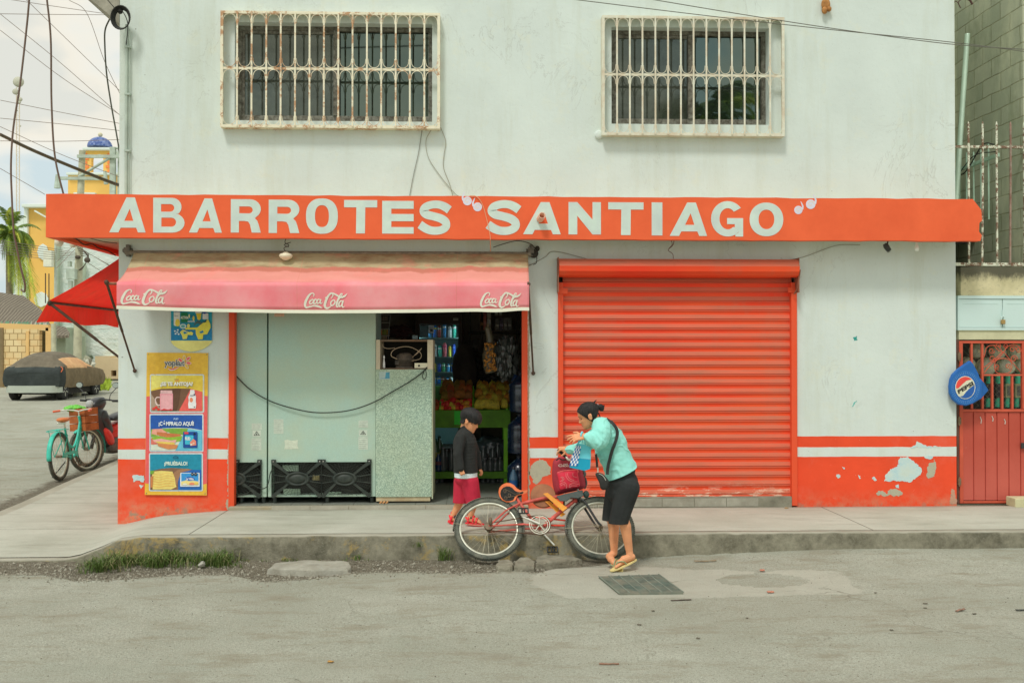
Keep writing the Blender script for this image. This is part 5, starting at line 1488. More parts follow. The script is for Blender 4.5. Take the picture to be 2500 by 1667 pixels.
for pts in (((1638,585),(1641,597),(1634,606),(1632,612),(1642,620),(1644,632)), ((1646,585),(1643,598),(1633,608))): m.tube(cr([W(a, b_, YF + .1) for a, b_ in pts]), .0035, 6)
tag(m.build('wire_stub', mk((.14,.07,.05), .7, name='bare wire')), 'stub of bare twisted wires hanging above the roller shutter', 'wire')
m = MB()
for pts in (((1290,650),(1330,628),(1355,614),(1440,634)), ((1885,640),(1960,628),(2040,600),(2100,598)), ((1195,690),(1245,655),(1300,645))): m.tube(cr([W(a, b_, YW - .012) for a, b_ in pts]), .0035, 6)
tag(m.build('wall_cable', mk((.33,.31,.25), .8, name='painted cable')), 'painted over cable stapled along the wall under the canopy', 'cable')
m = MB()
pts = [(155,578),(185,583),(205,597),(225,596),(240,605),(262,612),(282,624)]
m.tube(cr([W(a, b_, YF + .3 + i*.12) for i, (a, b_) in enumerate(pts)]), .006, 6); m.tube(cr([W(a + 3, b_ + 2, YF + .5 + i*.12) for i, (a, b_) in enumerate(((200,576),(250,588),(283,592)))]), .004, 6)
tag(m.build('wall_cable', mk((.05,.045,.035), .8, name='dark cable')), 'loose dark cable sagging under the left side of the canopy', 'cable')
m = MB(); m.tube(cr([W(a, b_, YW - .012) for a, b_ in ((1031,313),(1022,372),(1010,425),(1000,478))]), .0035, 6)
tag(m.build('wall_cable', mk((.24,.25,.21), .8, name='grey cable')), 'thin dark cable dropping straight from the left grille to the canopy', 'cable')
m = MB(); m.tube(cr([W(a, b_, YW - .012) for a, b_ in ((1076,312),(1088,345),(1084,378),(1083,410),(1098,450),(1105,478))]), .0035, 6); m.tube(cr([W(a, b_, YW - .016) for a, b_ in ((1052,318),(1040,345),(1046,385),(1075,430),(1110,472),(1120,479))]), .0035, 6)
tag(m.build('wall_cable', mk((.36,.35,.27), .8, name='cream cable')), 'pair of cream cables looping down right of the left grille', 'cable')
m = MB(); m.tube(cr([W(a, b_, YF - .012) for a, b_ in ((1146,478),(1163,480),(1176,496),(1186,526),(1196,572),(1197,585))]), .004, 6); m.tube([W(1197,585,YF-.012), W(1198,614,YW-.12)], .004, 6)
tag(m.build('wall_cable', mk(lin(205,150,115,.72), .8, name='pink cable')), 'pinkish cable running down across the canopy beside the opening quote mark', 'cable')
m = MB()
m.tube([(wx(306, YW-.03), YW-.03, CZ1 + .01), (wx(306, YW-.03), YW-.03, 5.35)], .016, 8); m.tube([(wx(313, YW-.03), YW-.03, CZ1 + .06), (wx(313, YW-.03), YW-.03, 5.30)], .006, 6)
for zz in (3.4, 4.0, 4.6, 5.1): m.box(wx(302, YW-.03), wx(316, YW-.03), YW-.05, YW-.002, zz, zz+.02)
tag(m.build('conduit', mk(lin(160,172,160,.75), .6, .15, name='conduit')), 'grey conduit clipped up the left edge of the white wall', 'pipe')
m = MB()
cc = W(298, 47, YW - .12)
for k in range(5): m.tube([(cc.x + (.075+.006*k)*math.cos(R(a)), YW - .12 - .012*k, cc.z + (.10+.006*k)*math.sin(R(a))) for a in range(0, 360, 15)], .0075, 6, closed=True)
m.tube(cr([W(a, b_, YW-.15) for a, b_ in ((262,0),(285,25),(300,30),(312,60),(308,110))]), .005, 6); m.ell(cc + Vector((-.02,0,.09)), (.03,.03,.04))
tag(m.build('cable_coil', mk((.03,.03,.025), .6, .3, name='coiled cable')), 'coil of black cable hung at the top left corner of the building', 'cable')
m = MB(); q = W(2016, 12, YW - .03); m.ell(q, (.05,.03,.07)); m.ell(q + Vector((-.02,-.02,-.07)), (.03,.025,.04)); m.ell(q + Vector((.03,-.01,-.05)), (.03,.025,.03)); m.tube([q + Vector((0,0,.05)), q + Vector((0,0,.3))], .008, 6)
tag(m.build('wasp_nest', mk(lin(150,105,60,.7), .9, .35, 25, .5, 50, name='brown crust')), 'small brown crusted fitting high on the white wall right of the right window', 'wall fitting')
# ============================================================ INSIDE THE SHOP
rn = random.Random(11)
m_grn = mk(lin(62, 98, 24, .30), .6, .18, 4, .2, 60, dirt=lin(40,60,20,.4), dk=.5, ds=5, name='green paint')
m_grn2 = mk(lin(84, 132, 32, .30), .6, .14, 4, .2, 60, name='light green paint')
YST = 12.25
st = thing('fruit_stand', 'green wooden fruit stand inside the shop behind the boy', 'stand', (wx(1150, YST), YST+.4, Zf))
sx0_, sx1_ = wx(1020, YST), wx(1246, YST)
za, zb_ = wz(1001, YST, 1150), wz(1044, YST, 1150)
zc1, zc0 = wz(1152, YST, 1150), wz(1168, YST, 1150)
m = MB(); m.box(sx0_, sx1_, YST, YST + .03, zb_, za); m.build('front_board', m_grn, st, bevel=.004)
m = MB(); m.box(sx0_, sx1_ - .02, YST + .01, YST + .8, zc0, zc1); m.build('lower_shelf', m_grn, st, bevel=.004)
for a in (wx(1230, YST), sx0_ + .03):
 for yy in (YST + .032, YST + .75):
  m = MB(); m.box(a, a + .05, yy, yy + .05, Zf, zb_ - .0 if yy < YST+.5 else za + .2); m.build('leg', m_grn2, st, bevel=.003)
m = MB()
m.add([(sx0_, YST+.031, za-.03), (sx1_-.01, YST+.031, za-.03), (sx1_-.01, YST+.8, za+.27), (sx0_, YST+.8, za+.27), (sx0_, YST+.031, za-.05), (sx1_-.01, YST+.031, za-.05), (sx1_-.01, YST+.8, za+.25), (sx0_, YST+.8, za+.25)], [(0,1,2,3),(7,6,5,4),(0,4,5,1),(1,5,6,2),(2,6,7,3),(3,7,4,0)])
m.build('sloped_tray', m_grn, st)
for px in (1072, 1153, 1236):
 m = MB(); x = wx(px, YST); m.add([(x, YST+.035, za-.029), (x+.02, YST+.035, za-.029), (x+.02, YST+.8, za+.271), (x, YST+.8, za+.271), (x, YST+.035, za+.03), (x+.02, YST+.035, za+.03), (x+.02, YST+.8, za+.34), (x, YST+.8, za+.34)], [(3,2,1,0),(4,5,6,7),(0,1,5,4),(1,2,6,5),(2,3,7,6),(3,0,4,7)]); m.build('tray_divider', m_grn2, st)
m = MB(); q = W(1109, 1003, YST); q2 = W(1133, 1036, YST); m.box(q.x, q2.x, YST - .003, YST - .0005, q2.z, q.z); m.build('price_card', mk(lin(40,150,40,.4), .5, .05, name='green card'), st)
def trayz(y): return za - .03 + (y - YST - .03) * .39
m_ban = [mk(lin(c[0], c[1], c[2], .27), .5, .25, 18, .1, 40, dirt=(.07,.035,.01), dk=.6, ds=25, name='banana') for c in ((172,118,40),(156,102,34),(138,86,28))]
bun = None
def bananas(x, y, z, mat, s=1.0):
 m = MB()
 n_ = rn.choice([4, 5, 5, 6])
 for i in range(n_):
  a = (i - (n_-1)/2) * .33
  ca, sa = math.sin(a), math.cos(a)
  pts = [Vector((ca*.012, -.01, .055)), Vector((ca*.030, -.035, .03)), Vector((ca*.045, -.05, -.01)), Vector((ca*.048, -.045, -.05)), Vector((ca*.042, -.02, -.075))]
  pts = [Vector((x + i*.004, y, z)) + p*s for p in pts]
  m.tube(cr(pts, 3), [v*s for v in (.005,.010,.014,.016,.0175,.0185,.0185,.018,.017,.0155,.013,.008,.003)], 7)
 m.ell((x, y - .005*s, z + .06*s), .012*s, n=6, k=4)
 return m
k = 0
for j, yy in enumerate((YST+.07, YST+.21, YST+.36, YST+.50, YST+.64)):
 for i in range(5):
  px = 1168 + i*15.5 + rn.uniform(-4,4) + (6 if j % 2 else 0)
  if px > 1238: continue
  m = bananas(wx(px, yy), yy, trayz(yy) + .085 + rn.uniform(-.01,.02), 0, .95)
  tag(m.build('banana_bunch', m_ban[(i+j) % 3 if j else 0]), 'bunch of ripe speckled bananas on the right side of the green tray', 'bananas', 'ripe bananas heaped on the fruit stand')
for j, yy in enumerate((YST+.30, YST+.46, YST+.62)):
 for i in range(5):
  m = bananas(wx(1085 + i*15 + rn.uniform(-4,4), yy), yy, trayz(yy) + .09 + rn.uniform(0,.03), 0, .95)
  tag(m.build('plantain_bunch', mk(lin(rn.choice([96,84,110]), rn.choice([62,54,70]), 26, .3), .6, .3, 20, .2, 40, name='plantain')), 'bunch of dark overripe plantains at the back of the middle tray', 'plantains', 'overripe plantains at the back of the fruit stand')
fruit_c = [(190,110,40),(150,40,34),(170,48,40),(182,140,50),(165,60,36),(140,36,34),(176,96,34)]
k = 0
for j, yy in enumerate((YST+.065, YST+.15, YST+.24)):
 for i in range(8):
  px = 1078 + i*9.6 + (4 if j % 2 else 0) + rn.uniform(-1.5,1.5)
  c_ = fruit_c[k % 7]; k += 1
  r = rn.uniform(.030, .040) * (1.2 if k % 5 == 0 else 1)
  m = MB(); m.lathe([(.0001,-r),(r*.55,-r*.85),(r*.95,-r*.3),(r,.1*r),(r*.8,r*.65),(r*.35,r*.92),(.08*r,r*.86),(.0001,r*.86)], 12, Matrix.Translation((wx(px, yy), yy, trayz(yy) + r + .004)) @ Euler((rn.uniform(-.5,.5), rn.uniform(-.5,.5), 0)).to_matrix().to_4x4())
  if i % 3 == 0: m.tube([m.v[-1], m.v[-1] + Vector((.002,0,.012))], .003, 5)
  o = m.build('fruit', mk(lin(*c_, .36), .4, .2, 15, .05, 40, name='fruit skin'))
  tag(o, 'round ripe fruit in the front of the middle tray', 'fruit', 'mangoes and tomatoes in the middle of the fruit stand')
for i in range(5):
 m = MB(); yy = YST + .06 + .05*i; r = .034; m.ell((wx(1064 + (i%2)*5, yy), yy, trayz(yy)+r), (r, r*.9, r)); tag(m.build('fruit', mk(lin(130,60,30,.42), .5, .2, 15, .05, 40, name='brown fruit')), 'brownish fruit in the narrow left tray against the grey cabinet', 'fruit', 'brownish fruit in the left tray of the stand')
def bottle(name, lab, px, yb, zb0, h, r, body, cap, label=None, group=None, neck=.35):
 l = thing(name, lab, 'bottle', (wx(px, yb), yb, zb0), group)
 T = Matrix.Translation((wx(px, yb), yb, zb0))
 m = MB(); m.lathe([(r*.8,0),(r,.02*h),(r,.12*h),(r*.93,.2*h),(r,.3*h),(r,.6*h),(r*.92,.7*h),(r*neck,.9*h),(r*neck,.94*h)], 16, T); m.build('body', body, l)
 m = MB(); m.lathe([(r*neck*1.1,.935*h),(r*neck*1.15,h),(.0001,h)], 12, T); m.build('cap', cap, l)
 if label is not None: m = MB(); m.lathe([(r*1.012,.38*h),(r*1.012,.58*h)], 16, T); m.m = 0; m.build('bottle_label', label, l)
 return l
def clearish(col, name): return mk(col, .15, .1, 8, 0, spec=.7, name=name)
m_pgr = clearish((.05,.10,.055), 'green pet'); m_pcl = clearish((.085,.10,.10), 'clear pet'); m_pbl = clearish((.02,.05,.13), 'blue pet'); m_cap = mk((.04,.12,.08), .4, name='cap'); m_capw = mk((.25,.26,.28), .4, name='white cap')
m_yl = mk((.24,.22,.04), .5, name='yellow label'); m_rl = mk((.16,.06,.07), .5, name='red label')
bottle('bottle', 'green bottle with a yellow band, left one of two beside the grey cabinet', 1063, YST+.12, zc1, .40, .055, m_pgr, m_cap, m_yl)
bottle('bottle', 'green bottle with a yellow band, right one of two beside the grey cabinet', 1073, YST+.28, zc1, .42, .055, m_pgr, m_cap, m_yl)
for i, (px, dy, h, r, bd) in enumerate(((1082,.10,.30,.045,m_pcl),(1091,.22,.26,.04,m_pcl),(1102,.12,.28,.042,m_pcl),(1070,.08,.22,.045,m_pbl),(1180,.2,.30,.05,m_pcl),(1192,.32,.32,.05,m_pcl),(1203,.18,.30,.05,m_pcl),(1215,.3,.33,.05,m_pcl),(1184,.1,.16,.05,m_pcl),(1197,.08,.17,.05,m_pcl),(1210,.1,.16,.05,m_pcl),(1221,.12,.17,.05,m_pcl))):
 bottle('bottle', 'clear bottle on the lower shelf of the green fruit stand' if bd is m_pcl else 'blue bottle with red label behind the boy on the lower shelf', px, YST+dy, zc1, h, r, bd, m_capw, m_rl if i in (3,) else None, 'clear bottles on the lower shelf of the fruit stand' if bd is m_pcl else None)
def blob(name, lab, cat, c, r, mat, seed=0, amp=.3, f=2.2, sub=4, group=None):
 bm = bmesh.new(); bmesh.ops.create_icosphere(bm, subdivisions=sub, radius=1)
 for v in bm.verts:
  q = v.co * f + Vector((seed*3.1, 0, 0))
  v.co *= 1 + amp * (noise.noise(q) + .5 * noise.noise(q * 2.3) + .25 * abs(noise.noise(q * 5)))
  v.co = Vector((v.co.x*r[0], v.co.y*r[1], v.co.z*r[2]))
 for f_ in bm.faces: f_.smooth = False if amp > .25 else True
 me = bpy.data.meshes.new(name); bm.to_mesh(me); bm.free(); me.materials.append(mat)
 o = bpy.data.objects.new(name, me); COL.objects.link(o); o.location = c
 return tag(o, lab, cat, group)
m_film = mk((.075,.095,.105), .15, .3, 12, .4, 30, spec=.9, name='plastic film')
blob('plastic_wrapped_pack', 'clear shrink wrapped pack on the lower shelf right of the boy', 'wrapped bottles', W(1195, 1098, YST+.45) , (.24,.16,.17), m_film, 2, .2)
for i, px in enumerate((1066, 1078, 1180, 1192, 1204, 1216, 1226)):
 bottle('bottle', 'dim clear bottle on the floor under the green stand', px, YST + .15 + .05*(i%2), Zf, .12 + .01*(i%3), .045, m_pcl, m_capw, None, 'dim bottles standing on the floor under the stand', .6)
m_jug = mk((.008,.018,.045), .2, .3, 6, .05, 20, spec=.8, name='blue jug')
m_jugd = mk((.02,.022,.03), .4, .3, 6, name='jug cap')
def jug(px, Y, z, lab, h=.42, r=.14, mat=None):
 l = thing('water_jug', lab, 'water jug', (wx(px, Y), Y, z)); T = Matrix.Translation((wx(px, Y), Y, z)); mat = mat or m_jug
 m = MB(); m.lathe([(r*.9,0),(r,.02),(r,.1),(r*.95,.12),(r,.14),(r,.24),(r*.95,.26),(r,.28),(r*.97,.32),(r*.5,.38),(r*.22,.41),(r*.22,h+.02)], 22, T); m.build('body', mat, l)
 m = MB(); m.lathe([(r*.26,h),(r*.27,h+.045),(.0001,h+.045)], 16, T); m.build('cap', m_jugd, l)
jug(1268, 11.35, Zf, 'dark blue water jug on the floor beside the right door frame')
jug(1269, 11.38, Zf + .47, 'dark blue water jug stacked second beside the right door frame')
jug(1272, 11.40, Zf + .94, 'blue water jug topmost of the stack beside the right door frame')
bottle('bottle', 'tall clear blue bottle in front of the dark blue jugs', 1254, 11.1, Zf, .34, .05, clearish((.05,.11,.17), 'blue clear'), m_jugd, mk((.02,.09,.25), .4, name='blue label'))
blob('plastic_bag', 'blue plastic sheet bundled over the top water jug', 'plastic bag', W(1264, 948, 11.6), (.09,.08,.15), mk((.012,.04,.13), .4, .3, 6, .2, 20, spec=.6, name='blue plastic'), 4, .25)
blob('plastic_bag', 'limp grey clear plastic bag hanging right of the chips bag', 'plastic bag', W(1235, 875, 12.0), (.13,.08,.26), mk((.075,.085,.08), .25, .4, 9, .4, 30, spec=.8, name='grey film'), 6, .42, 2.6)
blob('plastic_bag', 'dark rumpled bag behind the bananas', 'plastic bag', W(1170, 925, 13.05), (.22,.1,.10), mk((.03,.032,.03), .35, .4, 9, .4, 30, spec=.6, name='dark film'), 9, .4, 2.6)
hb = thing('snack_bag', 'long clear bag of golden chips hanging in the dark doorway', 'snack bag', W(1195, 910, 11.9))
m = MB()
prof = [(1192,792,3),(1190,800,7),(1193,812,8),(1196,828,9),(1196,845,14),(1194,865,17),(1195,885,16),(1196,900,14),(1198,910,11)]
Pp = [W(a, b_, 11.9) for a, b_, r in prof]
m.tube(cr(Pp, 3), [v for v in [x for a, b_, r in prof for x in [r/204]*3][:len(cr(Pp,3))]], 12, flat=.5)
m.build('film', mk((.22,.19,.12), .3, .3, 8, .4, 40, spec=.8, name='bag film'), hb)
m = MB()
for i in range(70):
 a, b_ = rn.uniform(1182, 1210), rn.uniform(838, 905); q = W(a, b_, 11.9 - .085)
 m.ell(q, (.022,.008,.016), Euler((rn.uniform(0,3), rn.uniform(0,3), rn.uniform(0,3))).to_matrix(), 6, 4)
m.build('chips', mk(lin(150,105,52,.40), .6, .3, 20, .2, 60, name='chips'), hb)
m = MB(); m.tube([W(1192,792,11.9), W(1196,740,11.9)], .004, 6); m.build('string', mk((.3,.28,.22), .6, name='string'), hb)
YCL = 13.3
cl_ = thing('drinks_cooler', 'tall glass front drinks cooler glowing pale blue at the back of the shop', 'drinks cooler', (wx(1083, YCL), YCL+.3, Zf))
m_cf = mk((.06,.04,.03), .5, .2, 6, name='cooler trim')
cx0, cx1 = wx(1020, YCL), wx(1122, YCL)
zt_ = wz(792, YCL, 1085)
m = MB()
m.box(cx0 - .04, cx0, YCL, YCL + .6, Zf, 2.72); m.box(cx1, cx1 + .04, YCL, YCL + .6, Zf, 2.72); m.box(cx0, cx1, YCL, YCL + .6, zt_, 2.72); m.box(cx0, cx1, YCL + .57, YCL + .6, Zf, zt_); m.box(cx0, cx1, YCL, YCL + .57, Zf, .6)
m.build('case', m_cf, cl_, bevel=.004)
m = MB(); m.box(cx0 + .001, cx1 - .001, YCL + .55, YCL + .568, .61, zt_ - .001); m.build('back_liner', mk((.10,.20,.20), .5, .05, name='liner'), cl_)
m = MB(); m.box(cx0 + .001, cx0 + .012, YCL + .03, YCL + .06, .62, zt_ - .01); m.box(cx1 - .012, cx1 - .001, YCL + .03, YCL + .06, .62, zt_ - .01);
ml_ = mk((.55,.85,.9), .4, .0, name='cooler tube', emis=7.0)
m.build('light_tube', ml_, cl_)
b = Board(900, 740, s3, YCL - .004); b.poly([(1155,205),(1225,205),(1225,236),(1155,236)], lin(150,150,140,.5)); b.rb([(1160,215),(1220,215)], 5, lin(70,70,66,.5)); b.build('nameplate', cl_)
shelves = [824, 871, 908, 937]
pal = [((40,110,150),(205,205,190)),((30,90,160),(210,190,60)),((120,40,40),(170,170,150)),((30,110,165),(190,200,200)),((190,190,180),(120,130,140)),((50,140,120),(200,200,180)),((190,90,100),(170,60,90)),((200,170,60),(190,150,60)),((30,60,140),(60,90,160)),((60,130,90),(190,200,160))]
for si, sy in enumerate(shelves):
 z = wz(sy, YCL + .08, 1085)
 m = MB(); m.box(cx0 + .013, cx1 - .013, YCL + .07, YCL + .5, z - .012, z); m.build('shelf', mk((.16,.26,.25), .3, .05, name='shelf wire'), cl_)
 x = wx(1046, YCL+.12)
 ci = si * 3
 while x < cx1 - .05:
  tall = si < 2
  r = rn.uniform(.021, .028); h = rn.uniform(.14, .19) if tall else rn.uniform(.105, .125)
  if si == 3: h = rn.uniform(.08,.1)
  b0, l0 = pal[ci % 10]; ci += 1
  T = Matrix.Translation((x + r, YCL + .12, z + .001))
  m = MB()
  m.lathe([(r*.9,0),(r,.008),(r,.08*h/.12)], 12, T, m=0); m.lathe([(r,.08*h/.12),(r,h*.8)], 12, T, m=1); m.lathe([(r,h*.8),(r*.75,h*.93),(r*.6,h*.95),(r*.6,h),(.0001,h)], 12, T, m=2)
  o = m.build('drink_bottle' if tall else 'drink_can', [mk(lin(*b0,.5), .3, .1, 30, 0, name='drink'), mk(lin(*l0,.5), .4, .35, 60, 0, name='drink label'), mk(lin(*b0,.6), .3, .1, 30, 0, name='drink top')])
  tag(o, ('bottle standing on the %s shelf of the lit cooler' if tall else 'can standing on the %s shelf of the lit cooler') % ('first', 'second', 'third', 'lowest visible')[si], 'bottle' if tall else 'can', 'drinks on the %s shelf of the cooler' % ('first', 'second', 'third', 'lowest visible')[si])
  x += 2*r + rn.uniform(.004, .022)
b = Board(900, 740, s3, YCL + .028); b.poly([(818,305),(892,305),(892,410),(818,410)], lin(190,205,200,.45)); b.poly([(838,348),(880,348),(880,388),(838,388)], lin(40,40,36,.45)); b.rb([(822,330),(832,320),(840,335),(850,322),(862,338),(880,320)], 5, lin(50,80,120,.45)); b.rb([(820,350),(830,365),(820,380)], 4, lin(40,40,40,.45)); b.build('paper_notice', cl_)
mg_ = NT('cooler glass'); mg_.out((.9,.95,.95), .02, 0, None, .5); mg_.b.inputs['Transmission Weight'].default_value = 0; mg_.b.inputs['Alpha'].default_value = .10
m = MB(); m.quad((cx0, YCL + .005, .61), (cx1, YCL + .005, .61), (cx1, YCL + .005, zt_), (cx0, YCL + .005, zt_)); m.build('door_glass', mg_.mat, cl_)
m = MB(); m.box(cx0, cx0 + .02, YCL - .01, YCL + .004, .6, zt_); m.box(cx1 - .018, cx1, YCL - .01, YCL + .004, .6, zt_); m.build('door_frame', m_cf, cl_)
YR_ = 11.9
rk = thing('snack_rack', 'narrow wire rack of small yellow packets above the grey cabinets', 'rack', W(940, 830, YR_))
b = Board(900, 740, s3, YR_);
b.poly([(112,100),(158,100),(158,500),(112,500)], lin(36,50,66,.4))
b.poly([(160,100),(300,100),(265,500),(160,500)], lin(46,42,36,.4))
for y0 in (150, 262, 352, 440):
 b.poly([(162,y0),(290,y0),(288,y0+10),(162,y0+10)], lin(120,118,105,.4))
for i in range(5): b.poly([(168+i*20,366),(180+i*20,360),(184+i*18,432),(172+i*19,436)], lin(rn.choice([150,120,170]),rn.choice([120,100,130]),50,.4))
for i in range(4): b.poly([(170+i*24,182),(186+i*24,178),(190+i*22,236),(174+i*23,240)], lin(96,84,70,.4))
for i in range(4): b.poly([(170+i*21,452),(184+i*21,450),(184+i*20,494),(172+i*20,494)], lin(120,110,84,.4))
b.rb([(296,160),(268,500)], 5, lin(120,120,110,.4));
o = b.build('packets', rk); sd_ = o.modifiers.new('t', 'SOLIDIFY'); sd_.thickness = .03; sd_.offset = -1
m = MB(); q = W(1013, 823, YR_ - .3); m.box(q.x-.03, q.x+.03, YR_-.3, YR_-.26, q.z-.022, q.z+.022); tag(m.build('small_radio', mk(lin(110,130,135,.4), .3, .3, 40, name='silver case')), 'tiny silver box standing on top of the open compressor box', 'box')
blob('bundle', 'dim reddish bundle on a shelf above the grey cabinets', 'bundle', W(975, 810, 12.6), (.16,.08,.08), mk((.05,.022,.02), .8, .4, 9, .3, 30, name='red cloth'), 12, .4)
bs = thing('wall_shelf', 'dark wooden wall shelves of cartons at the back right of the shop', 'shelf', W(1205, 830, 13.6))
m = MB()
for py in (810, 862, 905):
 a, c_ = W(1143, py, 13.55), W(1290, py, 13.55); m.box(a.x, c_.x, 13.55, 13.9, a.z - .02, a.z)
for px in (1146, 1175, 1262): a = W(px, 760, 13.58); m.box(a.x, a.x+.02, 13.58, 13.62, .3, 2.9)
m.build('boards', mk((.055,.05,.04), .7, .3, 8, name='shelf wood'), bs)
for px, py, w_, h_, c_ in ((1176,806,9,38,(70,50,32)),(1184,806,8,44,(120,66,60)),(1194,806,9,52,(130,124,116)),(1214,806,9,28,(92,88,84)),(1224,806,9,30,(70,64,76)),(1234,806,9,30,(100,94,92)),(1244,806,9,30,(96,92,90)),(1212,770,8,14,(110,108,100)),(1222,770,7,12,(120,118,110)),(1160,858,12,30,(44,42,38)),(1190,858,12,24,(36,34,40)),(1244,860,26,30,(82,72,48)),(1215,858,14,28,(52,36,34)),(1162,902,12,30,(46,50,52)),(1180,902,10,20,(40,38,34)),(1215,902,16,24,(40,36,34))):
 a, c2 = W(px - w_/2, py, 13.6), W(px + w_/2, py - h_, 13.6)
 m = MB(); m.box(a.x, c2.x, 13.58, 13.7, a.z, c2.z); m.box(a.x+.004, c2.x-.004, 13.578, 13.58, a.z + (c2.z-a.z)*.3, a.z + (c2.z-a.z)*.5, m=1)
 tag(m.build('carton', [mk(lin(*c_,.36), .6, .3, 30, 0, name='carton'), mk(lin(*[min(255,int(v*1.5)) for v in c_],.36), .6, name='carton label')], bevel=.002), 'dim carton standing on the dark shelves at the back of the shop', 'carton', 'cartons on the back shelves of the shop')
blob('sack', 'nearly black hanging sack between the lit cooler and the back shelves', 'sack', W(1135, 905, 12.95), (.16,.12,.36), mk((.045,.038,.032), .8, .3, 6, .3, 20, name='black sack'), 15, .15, 1.4)
# ============================================================ LEFT: SIDE STREET
rn = random.Random(21)
def PZ(pts, Y): return [(W(a, b, Y).x, W(a, b, Y).z) for a, b in pts]
def ccw(p):
 return p if sum(p[i][0]*p[(i+1)%len(p)][1]-p[(i+1)%len(p)][0]*p[i][1] for i in range(len(p))) > 0 else p[::-1]
def slabf(mb, pts, Y, th, m=None, holes=()):
 mb.prism(ccw(PZ(pts, Y)), (Y, Y + th), m, holes=[PZ(h, Y) for h in holes])
def R4(x0, y0, x1, y1): return [(x0,y1),(x1,y1),(x1,y0),(x0,y0)]
YC_ = 62
m_yel = mk(lin(232,184,100,.82), .85, .06, .5, .15, 4, dirt=lin(215,160,80,.8), dk=.4, ds=.4, name='yellow church paint', bd=.02)
m_cw = mk(lin(205,215,205,.80), .85, .06, .6, .15, 5, name='white church paint', bd=.02)
m_orq = mk(lin(232,128,74,.80), .85, .06, 1, name='orange quoin paint')
ch = thing('church', 'yellow church with blue domed bell tower far down the side street', 'church', (wx(150, YC_), YC_, .8))
m = MB()
arch_ = [(223,425),(252,425),(252,392)] + [(237.5 + 14.5*math.cos(R(a)), 390 - 16*math.sin(R(a))) for a in range(10, 171, 20)] + [(223,392)]
slabf(m, R4(207,366,267,424), YC_, .35, holes=[arch_]); slabf(m, R4(166,427,330,900), YC_ - .6, 7); slabf(m, R4(67,506,135,900), YC_ - 2.5, 9)
m.build('wall', m_yel, ch)
m = MB()
slabf(m, R4(201,360,273,366), YC_ - .3, 2.2); slabf(m, R4(161,421,330,427), YC_ - .9, 7.6); slabf(m, R4(52,498,140,506), YC_ - 3, 9.8)
slabf(m, R4(58,506,67,900), YC_ - 2.7, 9); slabf(m, R4(36,530,58,900), YC_ - 1, 7); slabf(m, R4(179,470,232,478), YC_ - .9, .4)
m.build('cornice', m_cw, ch, bevel=.03)
m = MB(); Yq = YC_ - .05
for i in range(5):
 y0 = 374 + i*10; w_ = 9 if i % 2 else 5
 slabf(m, R4(207.2,y0,207+w_,y0+6), Yq, .06); slabf(m, R4(267-w_,y0,266.8,y0+6), Yq, .06)
m.build('quoins', m_orq, ch)
q = W(244, 360, YC_ + .8); rd = 29/39.
m = MB(); m.lathe([(rd*math.cos(R(a)), rd*.86*math.sin(R(a))) for a in range(0, 90, 9)] + [(.0001, rd*.86)], 28, Matrix.Translation(q))
t = NT('blue mosaic dome'); v_ = t.n.new('ShaderNodeTexVoronoi'); v_.inputs['Scale'].default_value = 9; t.lk(t.pos, v_.inputs['Vector'])
t.out(t.mix(t.ramp(v_.outputs['Color'], .3, .9), lin(64,86,142,.8), lin(130,146,186,.8)), .5)
o = m.build('dome', t.mat, ch)
m = MB(); m.ell(q + Vector((.02,0,rd*.86+.14)), .14); m.lathe([(.07,rd*.8),(.05,rd*.86+.05)], 10, Matrix.Translation(q)); m.build('finial', mk(lin(196,190,160,.8), .8, name='finial'), o)
for cx, cy, r1, r2 in ((104,615,13,19),(100,731,17,18)):
 m = MB(); pts = [(cx + r1*(1+.05*math.cos(8*R(a)))*math.cos(R(a)), cy + r2*(1+.05*math.cos(8*R(a)))*math.sin(R(a))) for a in range(0, 360, 12)]
 slabf(m, pts, YC_ - 2.62, .1); m.build('medallion', m_cw, ch, bevel=.02)
m = MB(); slabf(m, [(83,516),(112,532),(112,529),(84,513)], YC_ - 3.3, .2); m.build('spout', m_cw, ch)
YWH = 44
t = NT('rough white stone wall')
n_ = t.noise(2.2, 6, .7, (1,1,2));
t.out(t.mix(t.ramp(n_, .35, .65), lin(186,200,192,.76), lin(212,220,210,.76)), .9, 0, t.bump(n_, 1.0, .12))
wh = thing('stone_building', 'white rough stone building at the end of the pavement', 'building', (wx(210, YWH), YWH, .7))
m = MB(); slabf(m, R4(138,570,420,960), YWH, 6); m.build('wall', t.mat, wh)
m = MB(); slabf(m, R4(134,590,139.5,900), YWH - .3, .3); slabf(m, R4(182,640,199,960), YWH - .5, .5); m.build('pilaster', mk(lin(170,180,162,.72), .8, .1, 1, name='grey post'), wh)
YH = 41
hs_ = thing('house', 'low house with dark weathered wooden shingle roof behind the block wall', 'house', (wx(50, YH), YH, .7))
t = NT('old shingles'); x_, y_, z_ = t.sep()
w_ = t.n.new('ShaderNodeTexWave'); w_.wave_type = 'BANDS'; w_.inputs['Scale'].default_value = 2.2; w_.inputs['Distortion'].default_value = 2.5; t.lk(t.pos, w_.inputs['Vector'])
t.out(t.mix(w_.outputs['Fac'], t.mix(t.noise(1.5,5,.7), (.10,.085,.065), (.2,.17,.13)), t.mix(t.noise(2,5,.7), (.2,.17,.13), (.33,.29,.22))), .9, 0, t.bump(w_.outputs['Fac'], .6, .05))
m = MB()
a = [W(-60,705,YH+3.2), W(58,722,YH+3.2), W(102,757,YH+1.6), W(128,799,YH), W(-60,799,YH)]
m.add(a + [p + Vector((0,0,-.12)) for p in a], [(4,3,2,1,0),(5,6,7,8,9),(3,4,9,8),(2,3,8,7),(1,2,7,6)])
